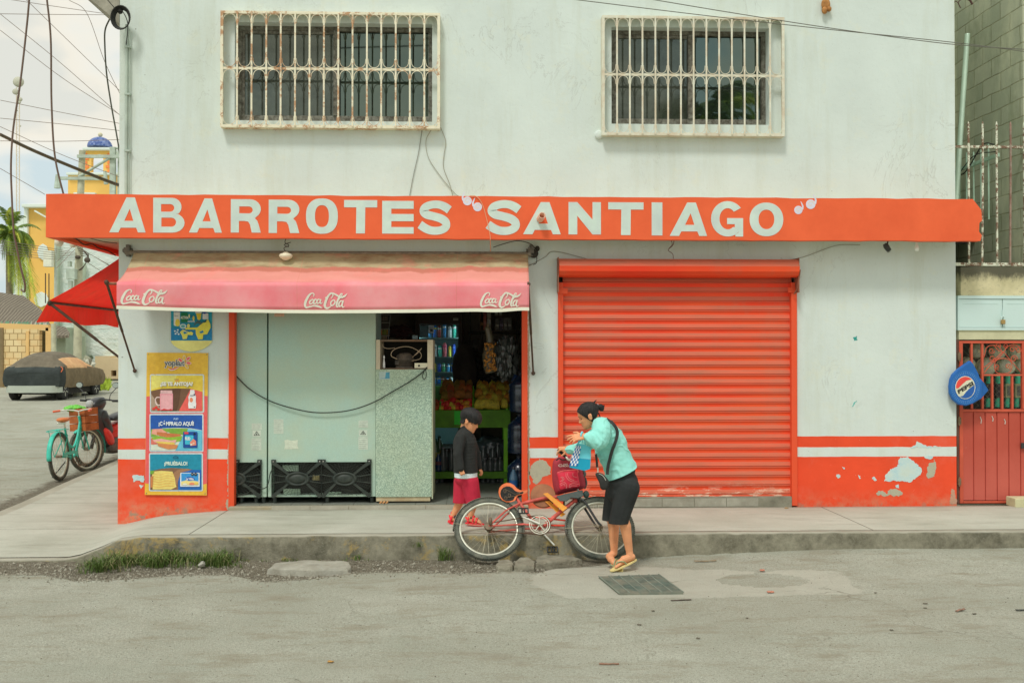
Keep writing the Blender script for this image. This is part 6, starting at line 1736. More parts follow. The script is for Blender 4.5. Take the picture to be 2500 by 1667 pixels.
a = [W(120,792,YH+1), W(160,798,YH+1), W(170,812,YH+.2), W(168,819,YH-.2), W(120,819,YH-.2)]
m.add(a + [p + Vector((0,0,-.1)) for p in a], [(4,3,2,1,0),(5,6,7,8,9),(3,4,9,8),(2,3,8,7),(1,2,7,6)])
m.build('roof', t.mat, hs_)
m = MB(); slabf(m, R4(-60,797,126,900), YH + .3, 3); slabf(m, R4(124,819,160,930), YH + .3, 2); m.build('wall', mk(lin(150,160,140,.74), .9, .15, 1, name='house wall'), hs_)
YB_ = 38
m = MB()
slabf(m, [(-80,786),(118,793),(118,808),(96,806),(96,985),(-80,985)], YB_, .25)
t = NT('tan block wall'); bk = t.n.new('ShaderNodeTexBrick')
cm = t.n.new('ShaderNodeCombineXYZ'); x_, y_, z_ = t.sep(); t.lk(x_, cm.inputs[0]); t.lk(z_, cm.inputs[1]); t.lk(cm.outputs[0], bk.inputs['Vector'])
bk.offset = .5; bk.inputs['Scale'].default_value = 1; bk.inputs['Brick Width'].default_value = .30; bk.inputs['Row Height'].default_value = .235; bk.inputs['Mortar Size'].default_value = .016
bk.inputs['Color1'].default_value = (*lin(212,194,150,.76), 1); bk.inputs['Color2'].default_value = (*lin(196,172,124,.76), 1); bk.inputs['Mortar'].default_value = (*lin(150,124,84,.76), 1)
rc = t.sstep(z_, wz(806, YB_) - .02, wz(803, YB_) + .02)
c = t.mix(rc, bk.outputs['Color'], lin(206,170,112,.76))
t.out(t.mix(t.math('MULTIPLY', t.ramp(t.noise(1.4,6,.7), .5, .7), .5), c, lin(205,160,100,.76)), .9, 0, t.bump(bk.outputs['Fac'], -.5, .02))
bw = thing('block_wall', 'tan concrete block wall topped with broken glass behind the covered car', 'wall', (wx(30, YB_), YB_, .6))
m.build('blocks', t.mat, bw)
m = MB(); slabf(m, R4(63,808,70,985), YB_ - .05, .049); slabf(m, R4(-3,800,7,985), YB_ - .06, .059, m=1); slabf(m, R4(96.5,808,111,985), YB_ + .4, .1, m=2); slabf(m, R4(111,800,124,985), YB_, .25, m=0)
m.build('pillars', [mk(lin(206,170,112,.76), .9, .1, 2, name='tan render'), mk(lin(120,104,76,.74), .9, .1, name='brown gap'), mk(lin(96,92,70,.74), .9, .2, name='dark gap')], bw)
m = MB()
for i in range(46):
 px = rn.uniform(-5, 116); q = W(px, 790, YB_ + .12); h = rn.uniform(.04,.14); w_ = rn.uniform(.02,.05)
 m.add([q + Vector((-w_,0,-.05)), q + Vector((w_,0,-.05)), q + Vector((w_*.4,.03,h)), q + Vector((0,.05,-.05))], [(0,1,2),(1,3,2),(3,0,2)], False, rn.choice([0,0,1]))
m.build('glass_shards', [mk((.12,.32,.2), .2, name='green shard'), mk((.45,.48,.42), .2, name='clear shard')], bw)
YRU = 43
m = MB(); slabf(m, [(232,925),(232,869),(268,869),(268,873),(290,874),(290,925)], YRU, 1.5, holes=[[(271,918),(284,918),(284,904),(271,904)]])
tag(m.build('block_ruin', mk(lin(206,186,150,.76), .9, .12, 2, dirt=lin(160,140,110,.7), dk=.6, ds=2, name='pale ruin')), 'small unfinished pale block wall near the shop corner in the distance', 'wall')
rub = thing('rubble_heap', 'heap of broken grey rubble between the covered car and the shop corner', 'rubble', G(213, 925, .62))
for i in range(46):
 u = rn.random(); px = 213 + rn.uniform(-14,15)*(1-.5*u); py = 924 - u*52
 bm = bmesh.new(); bmesh.ops.create_icosphere(bm, subdivisions=1, radius=1)
 for v in bm.verts: v.co *= rn.uniform(.6,1.15)
 me = bpy.data.meshes.new('lump'); bm.to_mesh(me); bm.free(); me.materials.append(mk(lin(*rn.choice([(150,150,130),(110,108,92),(176,176,160),(90,100,80)]),.74), .9, .2, 3, name='rubble'))
 o = bpy.data.objects.new('rubble_piece', me); COL.objects.link(o); o.location = W(px, py, YRU - 2 + u*.8); s_ = rn.uniform(.10,.24); o.scale = (s_*1.2, s_, s_*.7); o.rotation_euler = (rn.random()*3, rn.random()*3, rn.random()*3); adopt(o, rub)
m = MB()
for i in range(260):
 px = rn.uniform(205, 268); u = rn.random(); q = G(px, 928 + 26*u, .55)
 for k in range(3):
  a = rn.uniform(0,6.3); h = rn.uniform(.1,.35); d = Vector((math.cos(a), math.sin(a), 0))
  m.add([q + d*.0 - Vector((.03,0,0)), q + Vector((.03,0,0)), q + d*.15 + Vector((0,0,h))], [(0,1,2)])
stuff(m.build('verge_grass', mk(lin(140,160,50,.74), .8, .3, 3, name='verge grass')), 'bright green grass verge beyond the covered car', 'grass')
YCAR = 30.6
gz = road_z(-13, YCAR)
car = thing('covered_car', 'parked hatchback under a patched dark cloth cover on the side street', 'car', (wx(75, YCAR), YCAR + 1.8, gz))
xl, xr = wx(9, YCAR), wx(146, YCAR)
xc, hw = (xl+xr)/2, (xr-xl)/2
L_ = 3.9
st_ = [(-.02,.44,.80,.86,.96),(.0,.42,.90,.92,.99),(.10,.42,.98,1.02,1.0),(.22,.42,1.02,1.16,1.0),(.42,.40,1.04,1.36,1.0),(.8,.38,1.04,1.46,1.0),(1.4,.38,1.04,1.49,1.0),(2.0,.38,1.03,1.46,1.0),(2.4,.38,1.0,1.34,1.0),(2.8,.38,.97,1.10,1.0),(3.2,.38,.94,.98,.99),(3.6,.40,.88,.90,.96),(3.85,.46,.76,.78,.90),(3.9,.55,.68,.70,.84)]
def lerps(y):
 for a, b_ in zip(st_, st_[1:]):
  if y <= b_[0]:
   k = (y-a[0])/(b_[0]-a[0]); return [a[i]+(b_[i]-a[i])*k for i in range(5)]
 return list(st_[-1])
m = MB(); NY, NS = 60, 44
rows = []
for i in range(NY+1):
 y = -.02 + (L_+.02) * (i/NY)**1.15; _, zb0, zbelt, ztop, wf = lerps(y)
 row = []
 for j in range(NS+1):
  a = j/NS*2 - 1
  s_ = abs(a)
  if s_ > .55:
   k = (s_ - .55)/.45; z = zbelt + (zb0 - zbelt)*k; w_ = hw*wf*(1 - .02*k + .05*math.sin(k*math.pi))
  else:
   k = s_/.55; e = k**1.0; z = ztop - (ztop - zbelt)*(k**3.2); w_ = hw*wf*(.80*k + .20*k**4)
   w_ = hw*wf*min(1, k*.86 + .14*k**5)
  x = xc + math.copysign(w_, a)
  p = Vector((x, YCAR + y, gz + z))
  f = noise.noise(Vector((x*2.2, y*1.2, z*5)))*.02 + noise.noise(Vector((x*1, y*7, z*1.5)))*.022*(1 if s_ > .45 else .4)
  p += Vector((math.copysign(f, a)*(1 if s_ > .5 else .2), -f*.8 if i < 8 else 0, f*.5))
  row.append(p)
 rows.append(row)
def cmat(c, i):
 s_ = abs(c.x - xc)/hw; z = c.z - gz; y = c.y - YCAR
 if c.x > xc and .55 < y < 2.7 and 1.0 < z < 1.44 - .12*max(0,y-1.6) and s_ > .70: return 2
 if y < .36 and z < 1.02: return 1
 if z < 1.03 and s_ > .8: return 3
 return 0
n = NS+1; V = [p for r in rows for p in r];
for i in range(NY):
 for j in range(NS):
  f = (i*n+j, i*n+j+1, (i+1)*n+j+1, (i+1)*n+j); c_ = sum((V[k] for k in f), Vector())/4
  m.f.append(list(f)); m.mi.append(cmat(c_, i)); m.sm.append(True)
m.v = V
b0 = [k for k in range(n)]; m.f.append(b0[::-1]); m.mi.append(1); m.sm.append(False)
def cloth(c, nm_):
 return mk(c, .85, .25, 3, .6, 6, dirt=sc(c, .55), dk=.6, ds=4, name=nm_, bd=.05)
m.build('car_cover', [cloth(lin(112,104,88,.82), 'olive cover'), cloth(lin(52,58,56,.7), 'black cover'), cloth(lin(226,166,120,.78), 'peach patch'), cloth(lin(112,98,74,.7), 'brown cover')], car)
m = MB()
pts = [(xc - hw*.99, YCAR + .25), (xc - hw*.9, YCAR + .02), (xc - hw*.5, YCAR - .09), (xc + hw*.5, YCAR - .09), (xc + hw*.9, YCAR + .02), (xc + hw*.99, YCAR + .25)]
pts = [p.to_2d() for p in cr([(a, b_, 0) for a, b_ in pts], 4)]
m.prism(ccw([tuple(p) for p in pts] + [(xc + hw*.9, YCAR + .3), (xc - hw*.9, YCAR + .3)]), (gz + .25, gz + .46), ax='z')
m.build('rear_bumper', mk(lin(165,172,160,.76), .4, .1, 3, name='silver bumper', metal=.2), car, bevel=.03)
m = MB(); m.box(xc - hw*.85, xc + hw*.85, YCAR + .32, YCAR + 3.6, gz + .18, gz + .42); m.build('underbody', m_void, car)
def carwheel(x, y):
 o = MB(); T = Matrix.Translation((x, y, gz + .30)) @ Matrix.Rotation(R(90), 4, 'Y')
 o.lathe([(.18,-.1),(.27,-.1),(.30,-.07),(.305,.07),(.27,.1),(.18,.1)], 24, T); w_ = o.build('wheel', mk((.03,.03,.028), .8, name='tyre'), car)
 o = MB(); o.lathe([(.0001,.09),(.05,.095),(.06,.07),(.15,.06),(.19,.1),(.185,-.1),(.0001,-.09)], 20, T)
 for k in range(5):
  a = R(72*k); o.tube([T @ Vector((.04*math.cos(a),.04*math.sin(a),.085)), T @ Vector((.175*math.cos(a),.175*math.sin(a),.095))], .022, 6)
 o.build('rim', mk(lin(160,160,148,.76), .35, metal=.4, name='alloy'), w_)
for x in (xc - hw*.84, xc + hw*.84):
 for y in (YCAR + .5, YCAR + 3.0): carwheel(x, y)
m = MB(); q = Vector((xr + .02, YCAR + .12, gz + .98)); m.tube(cr([q + Vector((-.02,-.05,.06)), q + Vector((.03,-.03,-.02)), q + Vector((-.03,-.08,-.16))]), .035, 6, flat=.4); m.build('orange_strap', mk(lin(232,110,70,.76), .7, name='strap'), car)
m = MB(); q = W(221, 938, 33.8)
C_ = q; e1 = Vector((.55,.83,0)); e2 = Vector((-.2,.0,.98))
m.tube([C_ + e1*.30*math.cos(R(a)) + e2*.30*math.sin(R(a)) for a in range(0, 360, 15)], .035, 6, closed=True)
for k in range(14): a = R(k*180/7.); m.tube([C_, C_ + e1*.28*math.cos(a) + e2*.28*math.sin(a)], .004, 4)
m.tube([C_, C_ + Vector((-.35,.2,.35)), C_ + Vector((-.8,.3,.3))], .02, 6)
tag(m.build('bicycle', mk((.05,.05,.05), .6, name='dark bicycle')), 'dark bicycle half hidden at the front of the covered car', 'bicycle')
m_pole = mk(lin(176,176,150,.72), .9, .15, 3, .4, 20, dirt=(.22,.2,.15), dk=.6, ds=2, name='pole concrete')
m_stl = mk(lin(170,184,170,.74), .7, .15, 3, .2, 20, dirt=(.25,.24,.18), dk=.5, ds=4, name='pole steel')
YP = 33
pl = thing('utility_pole', 'tall concrete utility pole with crossarms and meter boxes rising above the red side awning', 'utility pole', G(190, 965, .46))
m = MB(); m.tube([W(188,980,YP), W(191,700,YP), W(196,500,YP), W(201,368,YP)], [.13,.125,.11,.10], 12); m.build('pole', m_pole, pl)
m = MB(); a, b_ = W(140,437,YP), W(263,441,YP); m.box(a.x, b_.x, YP-.16, YP-.08, a.z-.05, a.z+.05); m.build('crossarm', m_stl, pl)
m = MB(); a, b_ = W(193,384,YP), W(300,384,YP); m.box(a.x, b_.x, YP-.18, YP-.10, a.z-.05, a.z+.05); m.build('crossarm', m_stl, pl)
m = MB(); a = W(270,360,YP); b_ = W(282,500,YP); m.box(a.x, b_.x, YP-.08, YP+.06, wz(560,YP), a.z); a, b_ = W(287,365,YP), W(290,500,YP); m.box(a.x, b_.x, YP, YP+.06, wz(560,YP), a.z); m.build('steel_post', m_stl, pl)
m = MB(); m.tube([W(192,432,YP-.12), W(268,386,YP-.12)], .045, 6); m.tube([W(268,362,YP), W(300,362,YP)], .04, 6); m.build('brace', m_stl, pl)
m = MB();
for px in (140,): m.tube([W(px,426,YP-.12), W(px-1,460,YP-.12)], [.05,.09], 8); m.tube([W(px+3,425,YP-.12), W(px+3,460,YP-.12)], [.03,.06], 8)
m.build('insulator', m_stl, pl); m = MB(); m.tube([W(256,418,YP-.12), W(259,450,YP-.12)], [.05,.07], 8); m.build('insulator', m_stl, pl)
m = MB(); a, b_ = W(172,658,YP), W(193,683,YP); m.box(a.x, b_.x, YP-.35, YP-.13, b_.z, a.z); a, b_ = W(175,687,YP), W(183,704,YP); m.box(a.x, b_.x, YP-.3, YP-.13, b_.z, a.z); a, b_ = W(174,640,YP), W(180,652,YP); m.box(a.x, b_.x, YP-.3, YP-.13, b_.z, a.z); m.build('meter_box', m_stl, pl)
m = MB()
m.ell(W(213,635,YP-.2), (.10,.08,.09)); m.ell(W(190,628,YP-.15), (.09,.08,.06))
for i in range(5): m.tube(cr([W(186+i*3, 600+i*6, YP-.15), W(200+i*4, 608+i*5, YP-.2), W(216-i, 622+i*4, YP-.2), W(208-i*2, 645+i*3, YP-.15), W(192,660,YP-.15)]), .012, 5)
m.build('cable_clutter', mk((.10,.08,.06), .8, name='pole cables'), pl)
p2 = thing('utility_pole', 'short thick grey pole between the block wall and the white building', 'utility pole', G(131, 950, .6)); m = MB(); a = W(131,790,37); m.tube([W(131,975,37), Vector((a.x, 37, a.z))], .085, 12); m.build('pole', m_pole, p2)
p3 = thing('utility_pole', 'slim grey pole with a white meter box in front of the yellow church wall', 'utility pole', G(134, 930, .6)); m = MB(); m.tube([W(133.5,975,40), W(136,590,40)], .05, 10); m.build('pole', m_stl, p3)
m = MB(); a, b_ = W(111,613,39.9), W(131,652,39.9); m.box(a.x, b_.x, 39.7, 39.95, b_.z, a.z); m.build('meter_box', mk(lin(205,208,190,.76), .6, name='white box'), p3, bevel=.01)
for px, y0 in ((111,667),(119.5,668)):
 m = MB(); m.tube([W(px,740,36), W(px,y0,36)], .02, 6); tag(m.build('steel_rod', mk((.10,.07,.05), .7, name='rod')), 'thin rusty steel rod standing up against the yellow church wall, ' + ('left' if px < 115 else 'right') + ' of two', 'rod')
YM = 170
mst_ = thing('radio_mast', 'slim lattice radio mast with round dishes fading in the sky at the left', 'mast', (wx(44, YM), YM, 1))
m = MB()
for px in (40, 47.5): m.tube([W(px, 900, YM), W(px, 214, YM)], .08, 4)
for i in range(60): y0 = 214 + i*11.0; m.tube([W(40, y0, YM), W(47.5, y0+5, YM), W(40, y0+11, YM)], .03, 3)
m_far = mk(lin(206,196,176,.86), .9, .05, name='hazy mast'); m.build('lattice', m_far, mst_)
m_dish = mk(lin(176,176,158,.84), .7, .1, .5, name='hazy dish')
for px, py, r in ((44,200,12.2),(37,224,7),(49,243,5),(47,250,3.5),(40.5,270,2.5),(49.5,308,2)):
 m = MB(); q = W(px, py, YM-1.5); rr_ = r/2430*YM; m.lathe([(.0001,.25*rr_),(rr_*.5,.2*rr_),(rr_,0),(rr_*1.02,-.35*rr_),(rr_*.9,-.4*rr_),(.0001,-.42*rr_)], 20, Matrix.Translation(q) @ Matrix.Rotation(R(90), 4, 'X')); m.build('dish', m_dish, mst_)
def frond(mb, base, dirv, length, droop, rn_, wid=.30, nl=34, m=0):
 d = Vector(dirv).normalized(); pts = []
 p = Vector(base); v = d.copy()
 for i in range(13):
  pts.append(p.copy()); v = (v + Vector((0,0,-droop/12*(1+i*.12)))).normalized(); p = p + v*length/12
 mb.tube(pts, [.018*length/1.5*(1-.8*i/12) for i in range(13)], 4, m=m)
 side = d.cross(Vector((0,0,1))); side = side.normalized() if side.length > .1 else Vector((1,0,0))
 for i in range(nl):
  u = .12 + .88*i/nl; k = int(u*11.99); q = pts[k].lerp(pts[k+1], u*11.99-k); tdir = (pts[k+1]-pts[k]).normalized()
  for s_ in (-1, 1):
   l = wid*length/1.5*math.sin(math.pi*min(u*.85+.12,1))*rn_.uniform(.8,1.1)
   dd = (side*s_ + tdir*.75 + Vector((0,0,-.45 + rn_.uniform(-.2,.15)))).normalized()
   w_ = tdir*.016*length/1.5
   mb.add([q - w_, q + w_, q + dd*l*.55 + w_*.8 + Vector((0,0,.01)), q + dd*l + Vector((0,0,-.12*l))], [(0,1,2),(0,2,3)], False, m)
m_pal = [mk(lin(120,140,50,.62), .6, .3, 6, 0, name='palm leaf'), mk(lin(84,104,44,.62), .6, .3, 6, 0, name='palm leaf dark'), mk(lin(165,170,66,.66), .6, .3, 6, 0, name='palm leaf bright')]
def palm(name, lab, top, base_z, L, n, rn_, tr=.13, fan=None):
 root = thing(name, lab, 'palm tree', (top.x, top.y, base_z))
 m = MB(); m.tube(cr([(top.x+.1, top.y, base_z), (top.x+.05, top.y, base_z+(top.z-base_z)*.5), tuple(top)], 8), [tr*(1.15-.3*i/16) for i in range(17)], 12); m.build('trunk', mk((.24,.2,.14), .9, .25, 9, .6, 30, name='palm trunk'), root)
 m = MB()
 for i in range(n):
  a = 2.4*i + rn_.uniform(-.2,.2); el = rn_.uniform(-.35, 1.1)
  frond(m, top, (math.cos(a)*math.cos(el), math.sin(a)*math.cos(el), math.sin(el)), L*rn_.uniform(.8,1.1), 1.5 + rn_.uniform(-.3,.5), rn_, m=rn_.choice([0,0,1,1,2]))
 for c_ in fan or (): frond(m, c_[0], c_[1], c_[2], c_[3], rn_, m=c_[4])
 m.build('crown', m_pal, root); return root
T_ = W(22, 575, 46.5)
k_ = 1.75
palm('palm_tree', 'bushy green palm at the left edge in front of the church', T_, .3, .95*k_, 60, random.Random(5), .16,
     [(T_ + Vector((.0+.07*i,-.1,-.05)), (.12+.12*(i%3),-.2,-.9), (1.25+.1*i)*k_, .3, 2 - i%2*2) for i in range(9)] +
     [(T_ + Vector((-.3+.1*i,-.2,.1)), (-.6+.22*i,-.3,-.35), .8*k_, 1.4, i%2) for i in range(7)] +
     [(T_ + Vector((.1,-.1,0)), (.5+.1*i,-.2,.1+.2*i), (.9+.04*i)*k_, 2.2, i%3) for i in range(5)] +
     [(T_ + Vector((.1,-.1,.3)), (-.2+.15*i,-.2,.9), .75*k_, 1.2, i%3) for i in range(5)])
m_wire = mk((.30,.24,.20), .7, 0, name='wire'); m_wd = mk((.20,.14,.11), .7, 0, name='dark wire')
def Z1(pts): return [(a*.3189, b_*.3189) for a, b_ in pts]
def cable(pxs, Y0, Y1, r, mat, lab, sagk=0):
 m = MB(); n_ = len(pxs); P = [W(a, b_, Y0 + (Y1-Y0)*i/(n_-1)) for i, (a, b_) in enumerate(pxs)]
 if n_ == 2: P = [P[0], (P[0]+P[1])/2 - Vector((0,0,sagk)), P[1]]
 m.tube(cr(P, 8), r, 5)
 return tag(m.build('overhead_cable', mat), lab, 'cable')
cable(Z1([(0,1030),(230,1140),(500,1255),(845,1392),(990,1435)]), 15, 19, .024, mk((.13,.10,.06), .7, .2, 9, name='bundle'), 'thickest brown cable bundle crossing the sky above the orange canopy')
cable(Z1([(0,1036),(230,1148),(500,1263),(845,1402),(990,1445)]), 15, 19, .016, mk((.22,.18,.12), .7, name='bundle2'), 'second brown cable running just under the thickest bundle')
cable([(72,-8),(66,60),(50,200),(33,310),(27,400),(29,480),(33,560),(40,600),(50,650),(60,690),(61,708),(58,712),(52,707)], 12, 12.4, .012, m_wd, 'dark hanging cable at the far left that ends in a hook near the roof')
cable([(114,-8),(124,95),(126,250),(134,380),(155,474),(162,500)], 12, 12.4, .012, m_wd, 'dark hanging cable passing behind the left end of the orange canopy')
cable(Z1([(843,140),(805,230),(802,350),(815,560),(850,800),(890,1020),(930,1260),(950,1400)]), 12, 12.6, .010, mk((.12,.13,.10), .7, name='dark loop'), 'dark cable hanging close to the left edge of the white building')
thin = [([(85,0),(380,45),(840,112)],14,'upper'),([(0,108),(420,113),(860,116)],14,'level'),([(200,0),(560,350),(925,705)],22,'steep'),([(0,108),(460,480),(925,890)],24,'steep'),([(0,232),(480,600),(925,885)],24,'steep'),([(525,0),(665,105),(800,470),(925,735)],18,'bent'),([(0,768),(460,860),(925,948)],26,'sloping'),([(0,906),(460,950),(925,1002)],26,'sloping'),([(0,1080),(460,1083),(925,1070)],26,'level'),([(0,970),(460,1180),(925,1360)],30,'sloping'),([(0,1290),(345,1490)],30,'short')]
for i, (p, Y, k) in enumerate(thin):
 cable(Z1(p), Y, Y + 1.5, .0042*Y/14, m_wire, 'thin %s wire strung across the pale sky at the left' % k)['group'] = 'thin wires across the sky at the left'
for i in range(6): cable([(0, 588+i*6),(60, 596+i*6),(135, 604+i*5 + 4),(190, 618+i*3)], 29, 33, .008, m_wire, 'thin wire of the sheaf running from the palm to the utility pole')['group'] = 'sheaf of thin wires between palm and utility pole'
for a in ([(138,640),(190,590)], [(138,655),(192,600)], [(200,610),(290,660)], [(205,612),(300,668)], [(212,640),(290,690)]):
 cable(a, 32, 34, .009, m_wire, 'short service wire fanning from the utility pole past the white building')['group'] = 'short service wires at the utility pole'
cable([(1390,-2),(1700,36),(2000,70),(2317,103),(2530,130)], 8.0, 8.2, .0035, mk((.16,.16,.13), .6, name='street wire'), 'upper of two thin dark wires crossing the top right of the facade')
cable([(1560,-6),(1800,34),(2060,74),(2317,108),(2530,123)], 7.8, 8.0, .0035, mk((.16,.16,.13), .6, name='street wire'), 'lower of two thin dark wires crossing the top right of the facade')
# ============================================================ ACROSS THE STREET (seen only mirrored in the windows)
rp = random.Random(9)
palm('palm_tree', 'tall palm across the street mirrored in the right upstairs window', Vector((7.3, -9.5, 9.3)), 0, 3.0, 34, rp, .16)
palm('palm_tree', 'lower palm across the street mirrored at the foot of the right window', Vector((8.8, -11.5, 7.3)), 0, 2.6, 26, rp, .16)
m = MB(); m.tube([(-14, -5, 9.6), (3, -5.4, 10.4), (16, -5.8, 11.8)], .02, 5); m.tube([(-14, -5, 7.9), (16, -5.2, 7.7)], .01, 5); m.tube([(-14, -5, 7.7), (16, -5.2, 7.45)], .01, 5)
tag(m.build('overhead_cable', mk((.05,.05,.04), .7, name='street cable')), 'street cables mirrored in the upstairs windows', 'cable')
# ============================================================ RIGHT: NEIGHBOUR
rn = random.Random(31)
YG = YW + .06
nb = thing('neighbour_building', 'grey concrete neighbour with stained lintel and balcony at the right edge', 'building', (wx(2430, YG), YG + 1, .2))
XN0 = XR + .012
t = NT('stained lintel'); x_, y_, z_ = t.sep()
c = t.mix(t.ramp(t.noise(3, 6, .65), .35, .65), lin(166,160,124,.74), lin(196,188,152,.74))
st1 = t.sstep(t.math('ADD', z_, t.math('MULTIPLY', t.math('SUBTRACT', t.noise(4.2, 7, .75, (1,1,.5)), .5), .42)), wz(690, YG), wz(662, YG))
c = t.mix(t.math('MULTIPLY', st1, .9), c, (.075,.075,.055))
c = t.mix(t.math('MULTIPLY', t.ramp(t.noise(30, 5, .75), .56, .7), .5), c, (.12,.12,.09))
M_LIN = t.out(c, .92, 0, t.bump(t.noise(30, 5, .7), .5, .01), .2)
def RB(m, x0, x1, y0, y1, Ya, Yb, mi=None): a, b_ = W(x0, y1, Ya), W(x1, y0, Ya); m.box(max(a.x, XN0), b_.x, Ya, Yb, a.z, b_.z, m=mi)
XE = 2760
m = MB(); RB(m, 2346, XE, 653, 722, YG, YG + 2.5); m.build('lintel', M_LIN, nb, bevel=.004)
m = MB(); RB(m, 2341, XE, 806, 829, YG + .005, YG + .4); m.box(wx(XE, YG) - .5, wx(XE, YG), YG, YG + .4, .1, wz(830, YG)); m.build('beam', mk(lin(186,184,152,.74), .9, .12, 4, .4, 40, dirt=lin(150,146,112,.74), dk=.5, name='lintel concrete'), nb, bevel=.003)
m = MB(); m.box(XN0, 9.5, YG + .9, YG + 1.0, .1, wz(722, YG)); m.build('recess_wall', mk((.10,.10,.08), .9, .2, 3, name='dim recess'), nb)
m = MB(); m.box(XN0, 9.5, YG + .02, YG + .9, .1, .215); m.build('threshold', m_walk if False else mk((.3,.29,.22), .9, name='threshold'), nb)
XB = 6.04
t = NT('grey block wall'); x_, y_, z_ = t.sep()
cm = t.n.new('ShaderNodeCombineXYZ'); t.lk(y_, cm.inputs[0]); t.lk(z_, cm.inputs[1])
nd = t.n.new('ShaderNodeVectorMath'); nd.operation = 'ADD'; t.lk(cm.outputs[0], nd.inputs[0])
nz_ = t.n.new('ShaderNodeTexNoise'); nz_.inputs['Scale'].default_value = 3; t.lk(t.pos, nz_.inputs['Vector'])
vs__ = t.n.new('ShaderNodeVectorMath'); vs__.operation = 'SCALE'; vs__.inputs['Scale'].default_value = .035; t.lk(nz_.outputs['Color'], vs__.inputs[0]); t.lk(vs__.outputs[0], nd.inputs[1])
bk = t.n.new('ShaderNodeTexBrick'); t.lk(nd.outputs[0], bk.inputs['Vector']); bk.offset = .5
bk.inputs['Scale'].default_value = 1; bk.inputs['Brick Width'].default_value = .41; bk.inputs['Row Height'].default_value = .205; bk.inputs['Mortar Size'].default_value = .009; bk.inputs['Mortar Smooth'].default_value = .4
bk.inputs['Color1'].default_value = (*lin(140,146,124,.70), 1); bk.inputs['Color2'].default_value = (*lin(154,158,136,.70), 1); bk.inputs['Mortar'].default_value = (*lin(120,122,98,.62), 1)
c = bk.outputs['Color']
c = t.mix(t.math('MULTIPLY', t.ramp(t.noise(1.6, 7, .7, (1,1,.4)), .45, .7), .55), c, lin(186,186,156,.62))
c = t.mix(t.math('MULTIPLY', t.ramp(t.noise(2.6, 7, .72, (1,1,.5)), .52, .72), .6), c, lin(110,116,92,.62))
M_BLK = t.out(c, .92, 0, t.bump(t.math('ADD', t.math('MULTIPLY', bk.outputs['Fac'], -1.5), t.math('MULTIPLY', t.noise(60, 4, .7), .5)), .7, .012), .15)
sw = thing('block_wall', 'tall grey concrete block wall rising behind the spiked fence', 'wall', (XB, YG + 3, 3))
m = MB(); m.box(XB, XB + .2, YG + .05, YG + 9, wz(660, YG), 8.2); m.build('blocks', M_BLK, sw)
m = MB(); m.box(XB - .05, XB - .001, 12.35, 12.62, wz(660, YG), 8.0); m.box(XR + .01, XB - .002, 13.3, 13.5, wz(660, YG), 7.0); m.build('pilaster', M_BLK, sw)
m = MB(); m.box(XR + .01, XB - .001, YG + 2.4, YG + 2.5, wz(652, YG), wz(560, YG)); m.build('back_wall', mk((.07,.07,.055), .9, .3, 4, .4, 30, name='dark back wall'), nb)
YRF = 11.9
m = MB(); NXc = 120; x0, x1 = XR + .012, XB - .012
zr0, zr1 = wz(556, YRF), wz(500, YRF) + .25
vs_ = []
for i in range(NXc + 1):
 x = x0 + (x1-x0)*i/NXc; w_ = .022*math.sin(2*math.pi*(x-x0)/.105)
 vs_ += [(x, YRF, zr0 + w_), (x, YRF + 1.2, zr1 + w_)]
m.add(vs_, [(2*i, 2*i+2, 2*i+3, 2*i+1) for i in range(NXc)], True)
o = m.build('corrugated_roof', mk(lin(120,150,130,.6), .6, .2, 5, .2, 30, metal=.2, dirt=(.1,.12,.09), dk=.5, name='corrugated sheet')); sd_ = o.modifiers.new('t','SOLIDIFY'); sd_.thickness = .004
tag(o, 'small greenish corrugated metal roof behind the spiked fence', 'roof')
m = MB(); a = W(2395, 565, YRF); m.box(x0, x1, YRF + .02, YRF + .06, wz(572, YRF), wz(560, YRF)); m.tube([W(2330, 592, YRF), W(2500, 574, YRF - .0)], .035, 4, m=1)
tag(m.build('roof_beam', [mk(lin(70,96,80,.6), .7, name='green beam'), mk((.03,.028,.022), .8, name='black beam')]), 'dark beams carrying the corrugated roof edge', 'beam')
m_rust = NT('flaking white steel');
c = m_rust.mix(m_rust.ramp(m_rust.noise(14, 7, .8), .46, .53), lin(196,200,180,.72), (.20,.115,.07)); m_rust.out(c, .8, 0, m_rust.bump(m_rust.noise(80, 4, .7), .4, .003)); M_RUST = m_rust.mat
M_RUSTR = mk((.26,.14,.10), .8, .3, 12, .4, 60, dirt=(.5,.48,.4), dk=.6, ds=16, name='red rusty bar')
fz_ = thing('spiked_fence', 'flaking white spiked steel fence on the neighbour balcony', 'fence', (wx(2440, YG), YG, wz(645, YG)))
Yf = YG + .015
m = MB(); x0, x1 = wx(2324, Yf), 9.0
m.box(XN0 + .0, x1, Yf - .02, Yf + .02, wz(646, Yf), wz(638, Yf)); m.build('bottom_rail', M_RUST, fz_)
m = MB(); m.box(wx(2322, Yf), x1, Yf - .022, Yf + .018, wz(354, Yf), wz(348, Yf)); m.build('top_rail', M_RUST, fz_)
m = MB(); m.box(wx(2322, Yf - .05), wx(2329, Yf - .05), Yf - .05, Yf - .023, CZ1 + .0, wz(348, Yf)); m.build('end_post', mk(lin(196,196,160,.72), .8, .1, 8, dirt=(.45,.22,.1), dk=.6, name='end post'), fz_)
